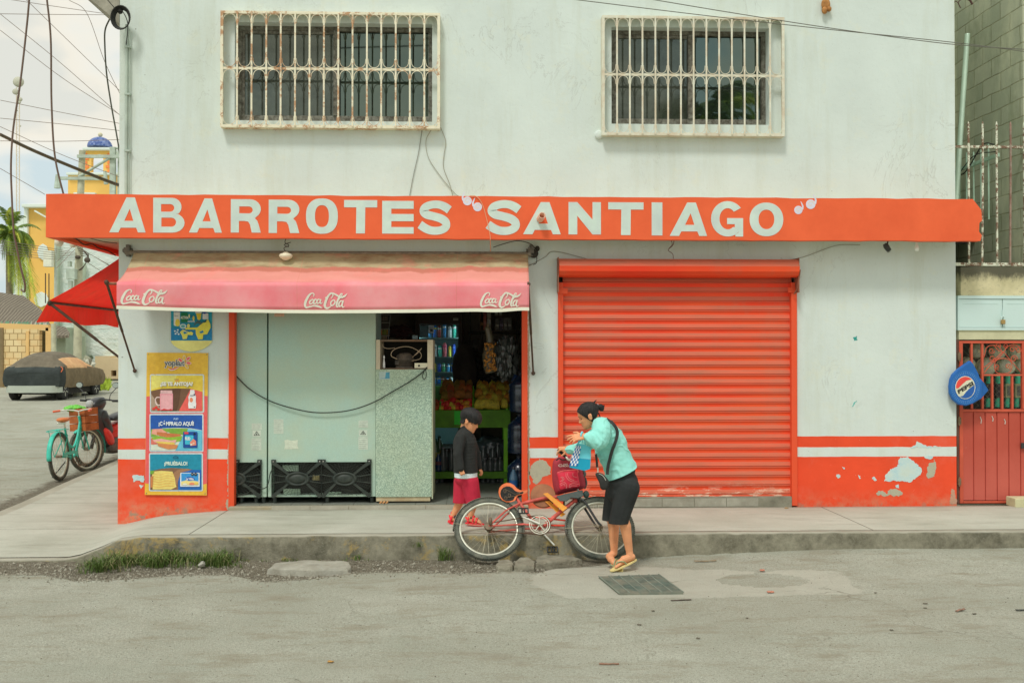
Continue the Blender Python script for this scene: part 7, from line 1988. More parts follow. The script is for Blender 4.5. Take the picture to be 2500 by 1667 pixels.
for i, px in enumerate((2364.5, 2399, 2433, 2467, 2500, 2534, 2568, 2602, 2636)):
 m = MB(); q = W(px, 345, Yf - .03); w_ = .008
 m.tube([(q.x - .012*(i % 2), Yf - .03, wz(640, Yf)), (q.x, Yf - .03, wz(400, Yf)), (q.x, Yf - .03, wz(296, Yf)), (q.x, Yf - .03, wz(289, Yf))], [.012,.012,.012,.004], 4)
 m.build('spike_bar', M_RUST if i % 4 != 3 else M_RUSTR, fz_)
m_teal = mk(lin(150,176,156,.66), .7, .15, 9, name='pale teal bar')
f2 = thing('rear_fence', 'pale teal bar fence behind the corrugated roof', 'fence', (XB - .25, 12.3, 3.4))
X2 = XB - .22
for i in range(13):
 y = 10.95 + i*.17; m = MB(); top = wz(318, 10.75) - .05 + .02*math.sin(i*2)
 m.tube([(X2, y, wz(556, YRF) + .02 + max(0, (y-YRF))*.35), (X2, y, top)], .009, 4); m.build('bar', m_teal, f2)
m = MB(); m.box(X2 - .012, X2 + .012, 10.9, 13.2, wz(372, 10.9) - .01, wz(372, 10.9) + .03); m.build('rail', m_teal, f2)
m = MB(); m.tube(cr([(X2 - .05, 13.0, 4.05), (X2 - .06, 12.0, 4.1), (X2 - .05, 11.6, 4.0), (X2 - .03, 11.2, 4.25), (X2 - .05, 10.9, 4.2)]), .008, 5); m.tube(cr([(X2 - .05, 13.0, 3.95), (X2 - .06, 12.1, 3.85), (X2 - .05, 11.4, 4.15), (X2 - .03, 10.9, 4.12)]), .006, 5)
tag(m.build('wall_cable', mk((.04,.04,.035), .7, name='fence cable')), 'black cables tied along the teal rear fence', 'cable')
m = MB(); m.tube([W(2330, 560, YG + .45), W(2347, 300, YG + .5), W(2362, 84, YG + .55)], .030, 14)
m.lathe([(.0301,0),(.031,.01),(.024,.012)], 14, Matrix.Translation(W(2362, 86, YG + .55)))
tag(m.build('leaning_pipe', mk(lin(165,184,166,.66), .35, .12, 3, .05, metal=.35, name='galvanised pipe')), 'long galvanised pipe leaning upright beside the white building', 'pipe')
m = MB();
m.tube(cr([W(2322,14,YW+.2), W(2335,4,YW+.15), W(2345,20,YW+.1), W(2340,6,YW+.1), W(2355,-6,YW+.1)]), .005, 5); m.tube(cr([W(2360,-4,YW+.2), W(2368,2,YW+.2), W(2374,12,YW+.2)]), .012, 5)
tag(m.build('wire_stub', mk((.10,.05,.04), .7, name='wire ends')), 'loose wire ends at the top right corner of the white wall', 'wire')
m_blu = mk(lin(184,204,200,.74), .5, .05, 3, .1, 50, dirt=lin(165,184,176,.74), dk=.4, name='pale blue paint')
lk_ = thing('locker', 'pale blue steel locker doors set in the wall above the red gate', 'locker', (wx(2430, YG), YG, wz(803, YG)))
m = MB(); RB(m, 2339, XE, 722.5, 729, YG - .01, YG + .3); RB(m, 2339, XE, 800, 806, YG - .01, YG + .3); RB(m, 2339, 2341.5, 729.2, 799.8, YG - .01, YG + .3); m.build('frame', m_blu, lk_)
for a, b_ in ((2342, 2446.5), (2448.5, 2553), (2555, 2659)):
 m = MB(); RB(m, a, b_, 730, 799, YG + .0, YG + .02); RB(m, a + 9, b_ - 9, 741, 742, YG - .003, YG + .0); m.build('door', m_blu, lk_, bevel=.003)
m = MB(); q = W(2448, 785, YG - .02)
m.box(q.x-.022, q.x+.022, YG-.04, YG-.012, q.z-.028, q.z+.02); m.build('padlock', mk((.42,.28,.10), .5, .3, 20, metal=.3, name='brass lock'), lk_, bevel=.004)
m = MB(); m.tube(cr([(q.x-.014, YG-.026, q.z+.018), (q.x-.014, YG-.026, q.z+.045), (q.x, YG-.026, q.z+.055), (q.x+.014, YG-.026, q.z+.045), (q.x+.014, YG-.026, q.z+.018)]), .005, 6); a = W(2448, 768, YG); m.box(a.x-.012, a.x+.004, YG-.02, YG-.001, q.z+.03, q.z+.13); m.build('hasp', m_blu, lk_)
t = NT('dull red gate'); x_, y_, z_ = t.sep()
c = t.mix(t.ramp(t.noise(2.2, 6, .6), .3, .7), lin(170,70,54,.85), lin(184,84,68,.85))
c = t.mix(t.math('MULTIPLY', t.sstep(z_, 1.1, .2), .35), c, lin(190,104,92,.70))
c = t.mix(t.math('MULTIPLY', t.ramp(t.noise(16, 5, .8), .68, .70), .7), c, lin(215,190,175,.7))
M_GATE = t.out(c, .6, 0, t.bump(t.noise(60, 3, .6), .1, .003), .3)
m_gs = mk(lin(196,88,64,.85), .6, .12, 9, .2, 60, dirt=lin(150,66,46,.7), dk=.4, name='gate frame red')
s8 = .29333
def g8(a, b_, Y): return W(2280 + a*s8, 800 + b_*s8, Y)
gt = thing('metal_gate', 'dull red metal gate with scrollwork at the right edge', 'gate', (wx(2430, YG), YG, .22))
Yg = YG - .0
def gb(mb, x0, y0, x1, y1, Ya, Yb): a, b_ = g8(x0, y1, Yg), g8(x1, y0, Yg); mb.box(a.x, b_.x, Ya, Yb, a.z, b_.z)
m = MB()
gb(m, 218, 110, 241, 1460, Yg-.0, Yg+.04); gb(m, 241, 110, 1400, 130, Yg, Yg+.04); gb(m, 241, 676, 1400, 700, Yg-.002, Yg+.04); gb(m, 241, 1436, 1400, 1460, Yg, Yg+.04); gb(m, 738, 131, 752, 675, Yg, Yg+.038)
m.build('gate_frame', m_gs, gt, bevel=.002)
m = MB(); gb(m, 198, 100, 217, 1462, Yg+.01, Yg+.06); m.build('jamb', mk((.14,.07,.05), .8, .3, name='jamb'), gt)
m = MB()
for k in range(12):
 x0 = 243 + k*98; gb(m, x0, 702, x0+84, 1435, Yg+.012, Yg+.03); gb(m, x0+84, 702, x0+98, 1435, Yg+.026, Yg+.034)
m.build('sheet_panel', M_GATE, gt)
for a, y0, y1 in ((319,131,675),(408,131,675),(490,400,675),(573,400,675),(657,400,675)):
 m = MB(); gb(m, a-7, y0, a+7, y1, Yg+.005, Yg+.03); m.build('upright_bar', m_gs, gt)
m = MB(); gb(m, 416, 386, 737, 400, Yg+.002, Yg+.032); m.build('mid_bar', m_gs, gt)
m = MB()
def sp(cx, cy, r, a0, turns, s_=1): return [tuple(g8(cx + s_*r*(1-.75*i/24)*math.cos(a0 + turns*2*math.pi*i/24), cy + r*(1-.75*i/24)*math.sin(a0 + turns*2*math.pi*i/24), Yg+.012)) for i in range(25)]
P8 = lambda L_: [g8(a, b_, Yg+.012) for a, b_ in L_]
for L_ in ([(418,245),(440,165),(490,146),(540,160),(575,205),(610,160),(660,142),(710,160),(735,210)], [(418,330),(470,290),(520,250),(575,205),(620,250),(680,320),(737,385)], [(500,150),(540,190),(575,205),(540,250),(480,300),(418,375)], [(500,320),(520,272),(575,255),(630,272),(650,320),(630,370),(575,382),(520,370),(500,320)]): m.tube(cr(P8(L_)), .0045, 5)
for cx, cy, r, a0, tn, s_ in ((480,192,26,0,1.3,1),(535,145,22,2,1.3,-1),(600,150,22,1,1.3,1),(655,180,28,3,1.3,-1),(488,255,30,0,1.4,1),(665,258,30,3,1.4,-1),(525,325,25,1,1.3,1),(615,322,25,2,1.3,-1),(705,180,26,0,1.3,1)): m.tube(sp(cx, cy, r, a0, tn, s_), .0045, 5)
m.build('scrollwork', m_gs, gt)
m = MB()                             # wire netting behind
for i in range(-10, 14):
 for d in (1, -1):
  pts = []
  for k in range(12):
   a = 243 + i*48 + k*52; b_ = 135 + k*52 if d > 0 else 675 - k*49
   if 241 < a < 740 and 130 < b_ < 676: pts.append(g8(a, b_, Yg + .05))
  if len(pts) > 1: m.tube(pts, .0013, 3)
m.build('wire_mesh', mk((.28,.28,.22), .6, name='netting'), gt)
for cy in (240, 775, 1280):
 m = MB(); q = g8(212, cy, Yg-.01); m.box(q.x-.016, q.x+.02, Yg-.012, Yg-.001, q.z-.035, q.z+.035); m.tube([(q.x-.002, Yg-.012, q.z-.05), (q.x-.002, Yg-.012, q.z+.05)], .008, 8); m.build('hinge', mk((.24,.17,.10), .8, .3, 20, name='hinge'), gt)
m = MB(); q = g8(748, 980, Yg-.01); m.box(q.x-.03, q.x+.06, Yg-.02, Yg-.001, q.z-.03, q.z+.03); m.build('latch', mk((.05,.05,.05), .6, name='latch'), gt)
for cx, y0, y1 in ((392,740,798),(490,735,780),(592,760,802)):
 m = MB(); m.tube([g8(cx-4, y0, Yg-.0) + Vector((0,.008,0)), g8(cx+6, (y0+y1)/2, Yg) + Vector((0,.008,0)), g8(cx+2, y1, Yg) + Vector((0,.008,0))], .005, 4); m.build('weld_mark', mk((.6,.57,.5), .7, name='bare weld'), gt)
m_ms = mk(lin(150,156,136,.55), .25, .2, 20, 0, spec=.7, name='meter glass'); m_mb = mk((.10,.12,.09), .6, .2, name='meter box')
for k, (cx, cy, r) in enumerate(((350,190,62),(515,200,62),(675,200,66),(265,300,56),(420,325,75),(585,320,70),(715,320,55))):
 q = g8(cx, cy, Yg + .35); r_ = r*s8/220
 mt_ = thing('electricity_meter', 'round glass electricity meter behind the gate scrollwork, ' + ('first','second','third')[k] + ' of the upper row from the left' if k < 3 else 'round glass electricity meter behind the gate scrollwork, ' + ('first','second','third','last')[k-3] + ' of the lower row from the left', 'meter', q)
 m = MB(); m.lathe([(r_,0),(r_,.07),(r_*.85,.10),(.0001,.105)], 24, Matrix.Translation(q) @ Matrix.Rotation(R(90), 4, 'X')); m.build('glass_cover', m_ms, mt_)
 m = MB(); m.lathe([(r_*1.02,0),(r_*1.08,.015),(r_*1.0,.03)], 24, Matrix.Translation(q) @ Matrix.Rotation(R(90), 4, 'X')); m.box(q.x - r_*.4, q.x + r_*.4, q.y - .112, q.y - .106, q.z - r_*.25, q.z + r_*.15); m.build('ring', mk(lin(176,172,140,.55), .5, name='meter ring'), mt_)
for k, cx in enumerate((470, 548, 630, 710)):
 q = g8(cx, 520, Yg + .3); lab = ('first','second','third','fourth')[k] + ' breaker box with green tubes behind the lower gate bars, counted from the left'
 mt_ = thing('breaker_box', lab, 'breaker box', q)
 m = MB(); m.box(q.x-.042, q.x+.042, q.y, q.y+.08, q.z-.085, q.z+.075); m.build('case', mk(lin(116,118,88,.5) if k > 1 else (.05,.055,.045), .6, .2, name='breaker case'), mt_, bevel=.005)
 m = MB(); m.box(q.x-.028, q.x+.028, q.y-.006, q.y-.001, q.z-.06, q.z+.05); m.build('cover_plate', mk((.12,.125,.10) if k > 1 else (.03,.03,.03), .4, .4, 40, name='breaker cover'), mt_)
 m = MB(); m.tube([(q.x, q.y+.03, q.z+.076), (q.x, q.y+.03, q.z+.19)], .028, 10); m.build('tube', mk(lin(60,150,120,.5), .5, name='green tube'), mt_)
 m = MB(); m.tube([(q.x-.01, q.y+.03, q.z-.086), (q.x-.014, q.y+.03, q.z-.19)], .024, 10); m.build('tube', mk(lin(50,130,100,.5), .5, name='green tube2'), mt_)
m = MB(); a, b_ = W(2463, 1236, YG-.12), W(2530, 1212, YG-.12); m.box(a.x, b_.x, YG - .25, YG - .06, .218, b_.z)
tag(m.build('concrete_block', mk(lin(182,178,142,.76), .9, .12, 9, .5, 60, name='block'), bevel=.006), 'single pale concrete block lying at the foot of the red gate', 'concrete block')
b = Board(2280, 800, s8, YG - .16)
sg_ = thing('round_sign', 'blue drop shaped bottle top sign hanging on the red gate', 'sign', g8(260, 640, YG-.1))
pb = lin(34,92,158,.70)
outl = [(305,272),(330,300),(372,378),(385,420),(402,440),(402,590),(380,600),(330,630),(270,650),(210,640),(160,600),(135,545),(132,490),(140,430),(158,388),(200,346),(250,310)]
m = MB(); P_ = ccw([(b.P(a, c_, 0).x, b.P(a, c_, 0).z) for a, c_ in outl]); m.prism(P_, (b.Y, b.Y + .05)); m.build('panel', mk(pb, .45, .12, 5, .05, dirt=lin(20,60,120,.7), dk=.4, name='sign blue'), sg_, bevel=.012)
m = MB(); P_ = ccw([(b.P(a, c_, 0).x, b.P(a, c_, 0).z) for a, c_ in ((378,402),(430,462),(464,520),(402,590),(385,560))]); m.prism(P_, (b.Y + .02, b.Y + .055)); m.build('side_flap', mk(sc(pb,.8), .45, .1, name='sign blue 2'), sg_, bevel=.006)
b.el(262, 498, 122, 142, lin(44,100,160,.7), 0); b.el(262, 498, 113, 133, pb, 0)
for i in range(44):
 a = 2*math.pi*i/44
 for rr1 in (100, 110): b.k = 3 + (rr1 == 110); b.el(262 + rr1*math.cos(a), 498 + rr1*1.14*math.sin(a), 2.6, 2.8, lin(110,150,190,.7))
b.k = 5
b.el(260, 497, 84, 96, lin(206,206,186,.72)); b.el(260, 497, 79, 91, lin(196,196,170,.72))
def seg(a0, a1, extra, col): b.poly([(260 + 78*math.cos(R(a)), 497 + 90*math.sin(R(a))) for a in range(a0, a1, 8)] + extra, col)
seg(178, 315, [(300,432),(270,440),(235,470),(200,505),(183,502)], lin(214,70,62,.70))
seg(-22, 128, [(212,572),(240,566),(270,528),(300,500),(332,478)], lin(38,84,150,.70))
V, F_ = text_tris('PEPSI', .05)
b.k += 1
p00, p10, p01 = Vector((204,552)), Vector((330,475)), Vector((192,520))
b.mb.add([b.P(*(p00 + (p10-p00)*u + (p01-p00)*v)) for u, v in V], F_, False, b.mi(lin(48,46,44,.7)))
b.build('emblem', sg_)
# ============================================================ TWO WHEELERS
rn = random.Random(41)
m_tyre = mk((.075,.088,.072), .85, .25, 30, .4, 90, dirt=(.26,.25,.19), dk=.7, ds=10, name='bicycle tyre')
m_rim = mk(lin(190,192,176,.72), .35, .1, 12, .1, 50, metal=.35, dirt=(.33,.24,.14), dk=.4, ds=9, name='rim')
m_spk = mk(lin(176,170,146,.72), .4, .1, 9, metal=.4, name='spoke')
m_hub = mk((.20,.15,.10), .6, .3, 30, metal=.3, name='rusty hub')
def wheel(parent, C, eu, ev, en, r, tw=.024, knob=True, label=None, tyre=None):
 C = Vector(C)
 P = lambda rr, a, w=0: C + (eu*math.cos(a) + ev*math.sin(a))*rr + en*w
 m = MB(); N_ = 72
 prof = [(r - .045, -tw*.55), (r - .03, -tw*.95), (r - .012, -tw*.85), (r, -tw*.35), (r, tw*.35), (r - .012, tw*.85), (r - .03, tw*.95), (r - .045, tw*.55)]
 k = len(prof)
 m.add([P(p[0], 2*math.pi*i/N_, p[1]) for i in range(N_) for p in prof], [(i*k+j, ((i+1) % N_)*k+j, ((i+1) % N_)*k+(j+1) % k, i*k+(j+1) % k) for i in range(N_) for j in range(k)], True)
 if knob:
  for i in range(96):
   a = 2*math.pi*i/96
   for w0, rr in ((-tw*.75, r-.006), (0, r+.001), (tw*.75, r-.006)):
    a2 = a + (.5 if w0 == 0 else 0)*2*math.pi/96; da = .010/r*1.1
    vs = [P(rr + dr, a2 + s_*da*.5, w0 + t_*tw*.22) for dr in (-.004, .005) for s_ in (-1, 1) for t_ in (-1, 1)]
    m.add(vs, [(0,1,3,2),(4,6,7,5),(0,4,5,1),(2,3,7,6),(0,2,6,4),(1,5,7,3)])
 w = m.build('wheel', tyre or m_tyre, parent, label=label)
 m = MB(); prof = [(r-.060, -.010), (r-.046, -.013), (r-.043, -.012), (r-.043, .012), (r-.046, .013), (r-.060, .010)]; k = len(prof)
 m.add([P(p[0], 2*math.pi*i/N_, p[1]) for i in range(N_) for p in prof], [(i*k+j, ((i+1) % N_)*k+j, ((i+1) % N_)*k+(j+1) % k, i*k+(j+1) % k) for i in range(N_) for j in range(k)], True); m.build('rim', m_rim, w)
 m = MB()
 for i in range(28):
  a = 2*math.pi*i/28; s_ = 1 if i % 2 else -1; b_ = a + (.9 if (i//2) % 2 else -.9)
  m.tube([P(.020, b_, s_*.028), P(r-.058, a, 0)], .0013, 3)
 m.build('spokes', m_spk, w)
 m = MB(); m.tube([P(0,0,-.05), P(0,0,-.03), P(0,0,.03), P(0,0,.05)], [.008,.02,.02,.008], 10); m.build('hub', m_hub, w)
 return w
def fender(C, eu, ev, en, r, a0, a1, w=.026, n=20):
 m = MB(); C = Vector(C)
 prof = [(r-.008, -w), (r, -w*.6), (r+.003, 0), (r, w*.6), (r-.008, w)]
 vs = [C + (eu*math.cos(a) + ev*math.sin(a))*p[0] + en*p[1] for i in range(n+1) for a in [R(a0 + (a1-a0)*i/n)] for p in prof]
 m.add(vs, [(i*5+j, (i+1)*5+j, (i+1)*5+j+1, i*5+j+1) for i in range(n) for j in range(4)], True)
 return m
def solid(o, t_=.002):
 s_ = o.modifiers.new('t', 'SOLIDIFY'); s_.thickness = t_; return o
LE = R(38)
B0 = Vector((0, 8.88, .03)); EU = Vector((1,0,0)); EV = Vector((0, math.sin(LE), math.cos(LE))); EN = Vector((0, -math.cos(LE), math.sin(LE)))
def BP(px, py, w=0):
 d = ray(px, py); t_ = (B0 + EN*w - CAMP).dot(EN) / d.dot(EN); return CAMP + d*t_
def b5(a, b_, w=0): return BP(1080 + a*.22109, 1140 + b_*.22109, w)
def z5(a, b_, Y): return W(1080 + a*.22109, 1140 + b_*.22109, Y)
def z4(a, b_, Y): return W(1320 + a*.17857, 960 + b_*.17857, Y)
bk_ = thing('bicycle', 'old red bicycle with child seat planks leaning over the kerb beside the woman', 'bicycle', (b5(1130,650).x, 8.95, .0))
RW = .310
CR_, CF_ = b5(512, 668), b5(1748, 690)
CR_ = Vector((CR_.x, *(B0 + EV*RW).yz)); CF_ = Vector((CF_.x, *(B0 + EV*RW).yz))
wheel(bk_, CR_, EU, EV, EN, RW); wheel(bk_, CF_, EU, EV, EN, RW)
m_red = mk(lin(186,84,76,.66), .5, .2, 14, .15, 60, dirt=lin(120,60,40,.6), dk=.6, ds=12, name='worn pink red frame')
m_blkp = mk((.03,.032,.03), .5, .2, 20, name='black parts')
m_red2 = mk(lin(206,62,44,.66), .5, .1, name='red bars')
m_chr = mk(lin(196,196,184,.72), .3, .1, 20, metal=.5, name='dull chrome')
SC_, BB = b5(858, 402), b5(1072, 662)
m = MB(); m.tube(cr([b5(845,412), b5(980,375), b5(1120,345), b5(1300,330), b5(1460,338)]), .0155, 10)
m.tube([b5(812,330), SC_, b5(1000,590), BB], .0145, 10)
m.tube([b5(1120,648), b5(1240,545), b5(1480,352)], .0185, 10)
m.tube([b5(1440,300), b5(1492,385)], .021, 10); m.ell(BB, .026, n=12, k=8)
for s_ in (-1, 1):
 m.tube([SC_ + EN*.012*s_, b5(700,505) + EN*.045*s_, CR_ + EN*.055*s_], .0085, 8); m.tube([BB + EN*.02*s_, b5(900,655) + EN*.045*s_, CR_ + EN*.055*s_], .0085, 8)
m.build('frame', m_red, bk_)
m = MB()
for s_ in (-1, 1):
 m.tube(cr([b5(1495,372) + EN*.04*s_, b5(1560,405) + EN*.05*s_, b5(1625,500) + EN*.05*s_, b5(1700,620) + EN*.052*s_, CF_ + EN*.052*s_]), .011, 8)
m.tube([b5(1470,345) + EN*.05, b5(1500,375) + EN*.05, b5(1500,375) - EN*.05], .013, 8); m.build('fork', m_blkp, bk_)
m = MB()
GRP = z4(262, 800, 9.22);
m.tube(cr([b5(1440,300), BP(1416,1215), BP(1400,1160), BP(1396,1120)]), .011, 8)
hb0 = BP(1396, 1120)
m.tube(cr([hb0, hb0 + EN*.10 + Vector((.02,0,.01)), GRP + Vector((.09,.0,-.075)), GRP + Vector((.045,0,-.03))]), .011, 8)
m.tube(cr([hb0, hb0 - EN*.12 + Vector((.03,0,.01)), hb0 - EN*.26 + Vector((-.03,0,.04)), hb0 - EN*.34 + Vector((-.12,0,.05))]), .011, 8); m.build('handlebar', m_chr, bk_)
m = MB(); m.tube([GRP + Vector((.055,.0,-.045)), GRP + Vector((-.015,0,.025))], .016, 10); m.tube(cr([GRP + Vector((.06,0,-.07)), GRP + Vector((.02,-.03,-.07)), GRP + Vector((-.01,-.04,-.055)), GRP + Vector((-.035,-.03,-.075))]), .006, 6); m.build('grip', m_blkp, bk_)
def s5(a, b_, w=0): return b5(a, b_, w)
o5 = [(800,370),(760,383),(705,385),(660,362),(630,320),(622,275),(632,230),(662,195),(705,176),(750,178),(790,200),(818,232),(850,252),(895,258),(935,250),(944,262),(930,282),(895,296),(850,300),(822,322),(812,350)]
m = MB()
Nn = len(o5); cen = Vector((750, 285))
loops = []
for sc_, w_ in ((1.0, .035), (1.04, .0), (1.0, -.04), (.86, -.065), (.5, -.078)):
 loops.append([s5(cen.x + (a-cen.x)*sc_, cen.y + (b_-cen.y)*sc_, w_) for a, b_ in o5])
vs = [p for l in loops for p in l]
m.add(vs, [(i*Nn+j, (i+1)*Nn+j, (i+1)*Nn+(j+1) % Nn, i*Nn+(j+1) % Nn) for i in range(4) for j in range(Nn)], True)
m.add(loops[-1], [tuple(range(Nn))])
inn = [s5(cen.x + (a-cen.x)*.80 - 8, cen.y + (b_-cen.y)*.80 + 12, .034) for a, b_ in o5]
m.add(loops[0] + inn , [(j, (j+1) % Nn, Nn+(j+1) % Nn, Nn+j) for j in range(Nn)])
sd_o = m.build('saddle', mk(lin(196,96,46,.66), .45, .2, 9, .2, 40, dirt=lin(120,56,30,.6), dk=.5, ds=7, name='tan leather'), bk_)
m = MB(); tri = tessellate_polygon([[Vector((a, -b_, 0)) for a, b_ in o5]])
m.add(inn, [t_ for t_ in tri]); m.build('saddle_underside', mk((.02,.02,.018), .8, .3, 20, .3, 40, name='saddle shell'), sd_o)
m = MB()
for cx, cy in ((690,250),(700,330),(740,300)):
 m.tube([s5(cx + 16*math.cos(k*.9), cy + 16*math.sin(k*.9) + k*1.2, .036 + .0006*k) for k in range(18)], .0013, 4)
m.tube([s5(690,240,.04), s5(800,300,.04), s5(860,280,.04)], .0025, 5); m.tube([s5(700,335,.04), s5(800,320,.04), s5(860,285,.04)], .0025, 5); m.build('saddle_springs', m_hub, sd_o)
m = MB(); rch = .092
P = lambda rr, a, w: BB + (EU*math.cos(a) + EV*math.sin(a))*rr + EN*w
for rr, w_ in ((rch, .0042), (rch*.80, .003)): m.tube([P(rr, 2*math.pi*i/40, .045) for i in range(40)], w_, 4, closed=True)
for i in range(5): m.tube([P(.0, 0, .045), P(rch*.85, 2*math.pi*i/5+.3, .045)], [.009, .0035], 5)
m.build('chainring', m_rim, bk_)
m = MB()
rc = .036
P2 = lambda rr, a, w: CR_ + (EU*math.cos(a) + EV*math.sin(a))*rr + EN*w
path = [P(rch+.006, R(a), .045) for a in range(-90, 91, 12)] + [P2(rc, R(a), .045) for a in range(90, 271, 20)]
m.tube(path, .0055, 4, closed=True); m.build('chain', mk((.11,.06,.035), .7, .3, 60, name='rusty chain'), bk_)
m = MB(); m.tube([P2(0,0,.03), P2(0,0,.06)], .038, 14); m.ell(b5(530,600,.09), (.018,.02,.04)); m.build('rear_sprocket', m_hub, bk_)
m = MB(); pn, pf = b5(886, 548, .07), b5(1238, 862, -.07)
m.tube([BB + EN*.06, pn], [.012,.009], 6); m.tube([BB - EN*.04, pf], [.012,.009], 6); m.build('crank', m_chr, bk_)
def pedal(c, en):
 m = MB(); a, b_ = EU, EV
 for u in (-1, 1): m.tube([c + a*.045*u - b_*.028 , c + a*.045*u + b_*.028], .008, 4); m.tube([c - a*.045 + b_*.026*u, c + a*.045 + b_*.026*u], .008, 4)
 m.tube([c - a*.01 - b_*.026, c - a*.01 + b_*.026], .008, 6); m.tube([c + a*.012 - b_*.026, c + a*.012 + b_*.026], .007, 6); m.build('pedal', m_blkp, bk_)
pedal(b5(892, 482, .10), 1); pedal(b5(1216, 908, -.10), 1)
o = solid(fender(CR_, EU, EV, EN, RW + .016, -12, 182).build('mudguard', mk((.20,.20,.16), .5, .2, name='mudguard'), bk_), .0015)
o = solid(fender(CF_, EU, EV, EN, RW + .016, 60, 190).build('mudguard', mk((.13,.13,.11), .5, .2, name='mudguard 2'), bk_), .0015)
m = MB()
for s_ in (-1, 1): m.tube([CR_ + EN*.055*s_, CR_ + (EU*math.cos(R(172)) + EV*math.sin(R(172)))*(RW+.02) + EN*.026*s_], .0022, 4); m.tube([CF_ + EN*.055*s_, CF_ + (EU*math.cos(R(182)) + EV*math.sin(R(182)))*(RW+.02) + EN*.026*s_], .0022, 4)
m.build('mudguard_stays', m_spk, bk_)
m = MB(); m.tube([b5(1030,556,-.05), b5(1180,568,-.05), b5(1358,588,-.05)], .0085, 8); m.tube([b5(1150,640,-.05), b5(1352,645,-.05)], .0085, 8); m.build('carrier_bars', m_red2, bk_)
m = MB(); q = b5(1008, 552, -.03); m.tube([b5(980,552,-.03), b5(1030,556,-.03)], .014, 8); m.build('bar_end', m_blkp, bk_)
m = MB(); c0 = b5(1112, 316, -.03); N_ = 28
l1 = [c0 + (EU*math.cos(2*math.pi*i/N_)*.118 + EV*math.sin(2*math.pi*i/N_)*.125) for i in range(N_)]
m.add([p + EN*.01 for p in l1] + [p - EN*.012 for p in l1], [tuple(range(N_)), tuple(reversed(range(N_, 2*N_)))] + [(i, i+N_, (i+1) % N_+N_, (i+1) % N_) for i in range(N_)])
m.build('seat_board', mk(lin(128,84,56,.62), .6, .25, 7, .2, 40, name='brown board'), bk_, bevel=.004)
def plank(pts, w0, w1):
 m = MB(); f = [b5(a, b_, w1) for a, b_ in pts]; g_ = [b5(a, b_, w0) for a, b_ in pts]
 m.add(f + g_, [(0,1,2,3),(7,6,5,4),(0,4,5,1),(1,5,6,2),(2,6,7,3),(3,7,4,0)])
 o = m.build('seat_plank', mk(lin(212,130,42,.66), .5, .2, 12, .2, 40, dirt=lin(150,90,40,.6), dk=.5, ds=8, name='orange plank'), bk_, bevel=.003)
 bm = bmesh.new(); bm.from_mesh(o.data); bmesh.ops.recalc_face_normals(bm, faces=bm.faces); bm.to_mesh(o.data); bm.free()
plank([(1112,292),(1162,282),(1382,450),(1330,490)], .055, .075)
plank([(1132,378),(1180,372),(1362,520),(1312,548)], -.02, .0)
m = MB(); pts = [(1256,318),(1548,250),(1562,318),(1500,345),(1420,340),(1372,378),(1298,376)]
f = [b5(a, b_, .07) for a, b_ in pts]; g_ = [b5(a, b_, -.07) for a, b_ in pts]; n = len(pts)
m.add(f + g_, [tuple(range(n))[::-1], tuple(range(n, 2*n))] + [(i, (i+1) % n, (i+1) % n+n, i+n) for i in range(n)])
o = m.build('carrier_box', mk((.075,.095,.085), .6, .2, 12, .2, 40, name='dark grey box'), bk_, bevel=.008)
bm = bmesh.new(); bm.from_mesh(o.data); bmesh.ops.recalc_face_normals(bm, faces=bm.faces); bm.to_mesh(o.data); bm.free()
m = MB(); m.ell(b5(1588, 300, .03), (.03,.03,.035)); m.build('bell', mk((.06,.10,.09), .3, .2, name='bell'), bk_)
def qp(a, b_, d): return z4(a, b_, 9.36 - d)
bp_ = thing('backpack', 'maroon school backpack with glossy pink patterned pocket strapped on the red bicycle', 'backpack', z4(400, 1390, 9.36))
def puff(outline, d0, d1, nlev=6, pinch=.2):
 """pillow: outline in crop pixels, from depth d0 (back) to d1 (front)"""
 cx = sum(p[0] for p in outline)/len(outline); cy = sum(p[1] for p in outline)/len(outline)
 m = MB(); n = len(outline); lv = []
 for i in range(nlev + 1):
  u = i/nlev; s_ = 1 - pinch*(abs(2*u-1)**2.6); lv.append([qp(cx + (a-cx)*s_, cy + (b_-cy)*s_, d0 + (d1-d0)*u) for a, b_ in outline])
 m.add([p for l in lv for p in l], [(i*n+j, (i+1)*n+j, (i+1)*n+(j+1) % n, i*n+(j+1) % n) for i in range(nlev) for j in range(n)], True)
 base = lv[-1]; c_ = qp(cx, cy, d1 + .012); k1 = [p.lerp(c_, .45) + Vector((0,-.008,0)) for p in base]
 m.add(base + k1 + [c_], [(j, n+j, n+(j+1) % n, (j+1) % n) for j in range(n)] + [(n+j, 2*n, n+(j+1) % n) for j in range(n)], True)
 m.add(lv[0], [tuple(reversed(range(n)))])
 return m
def fixn(o):
 bm = bmesh.new(); bm.from_mesh(o.data); bmesh.ops.recalc_face_normals(bm, faces=bm.faces); bm.to_mesh(o.data); bm.free(); return o
def dens(pts, k=3): return [tuple(p)[:2] for p in cr([(a, b_, 0) for a, b_ in pts], k, closed=True)]
m_mar = mk(lin(146,48,58,.60), .8, .25, 14, .5, 40, dirt=lin(96,36,44,.5), dk=.5, ds=14, name='maroon fabric')
fixn(puff(dens([(176,915),(260,865),(380,850),(500,870),(560,960),(590,1080),(610,1200),(605,1290),(480,1330),(330,1362),(215,1388),(185,1330),(160,1200),(158,1050)]), -.08, .07).build('bag_body', m_mar, bp_))
m = puff(dens([(225,1082),(300,1066),(400,1056),(500,1052),(512,1120),(528,1200),(532,1270),(440,1290),(350,1300),(268,1318),(250,1230),(235,1150)]), .07, .10, 4, .08)
o = fixn(m.build('front_pocket', mk(lin(222,36,60,.62), .28, .15, 9, .3, 30, spec=.6, name='glossy pink'), bp_))
m = MB()
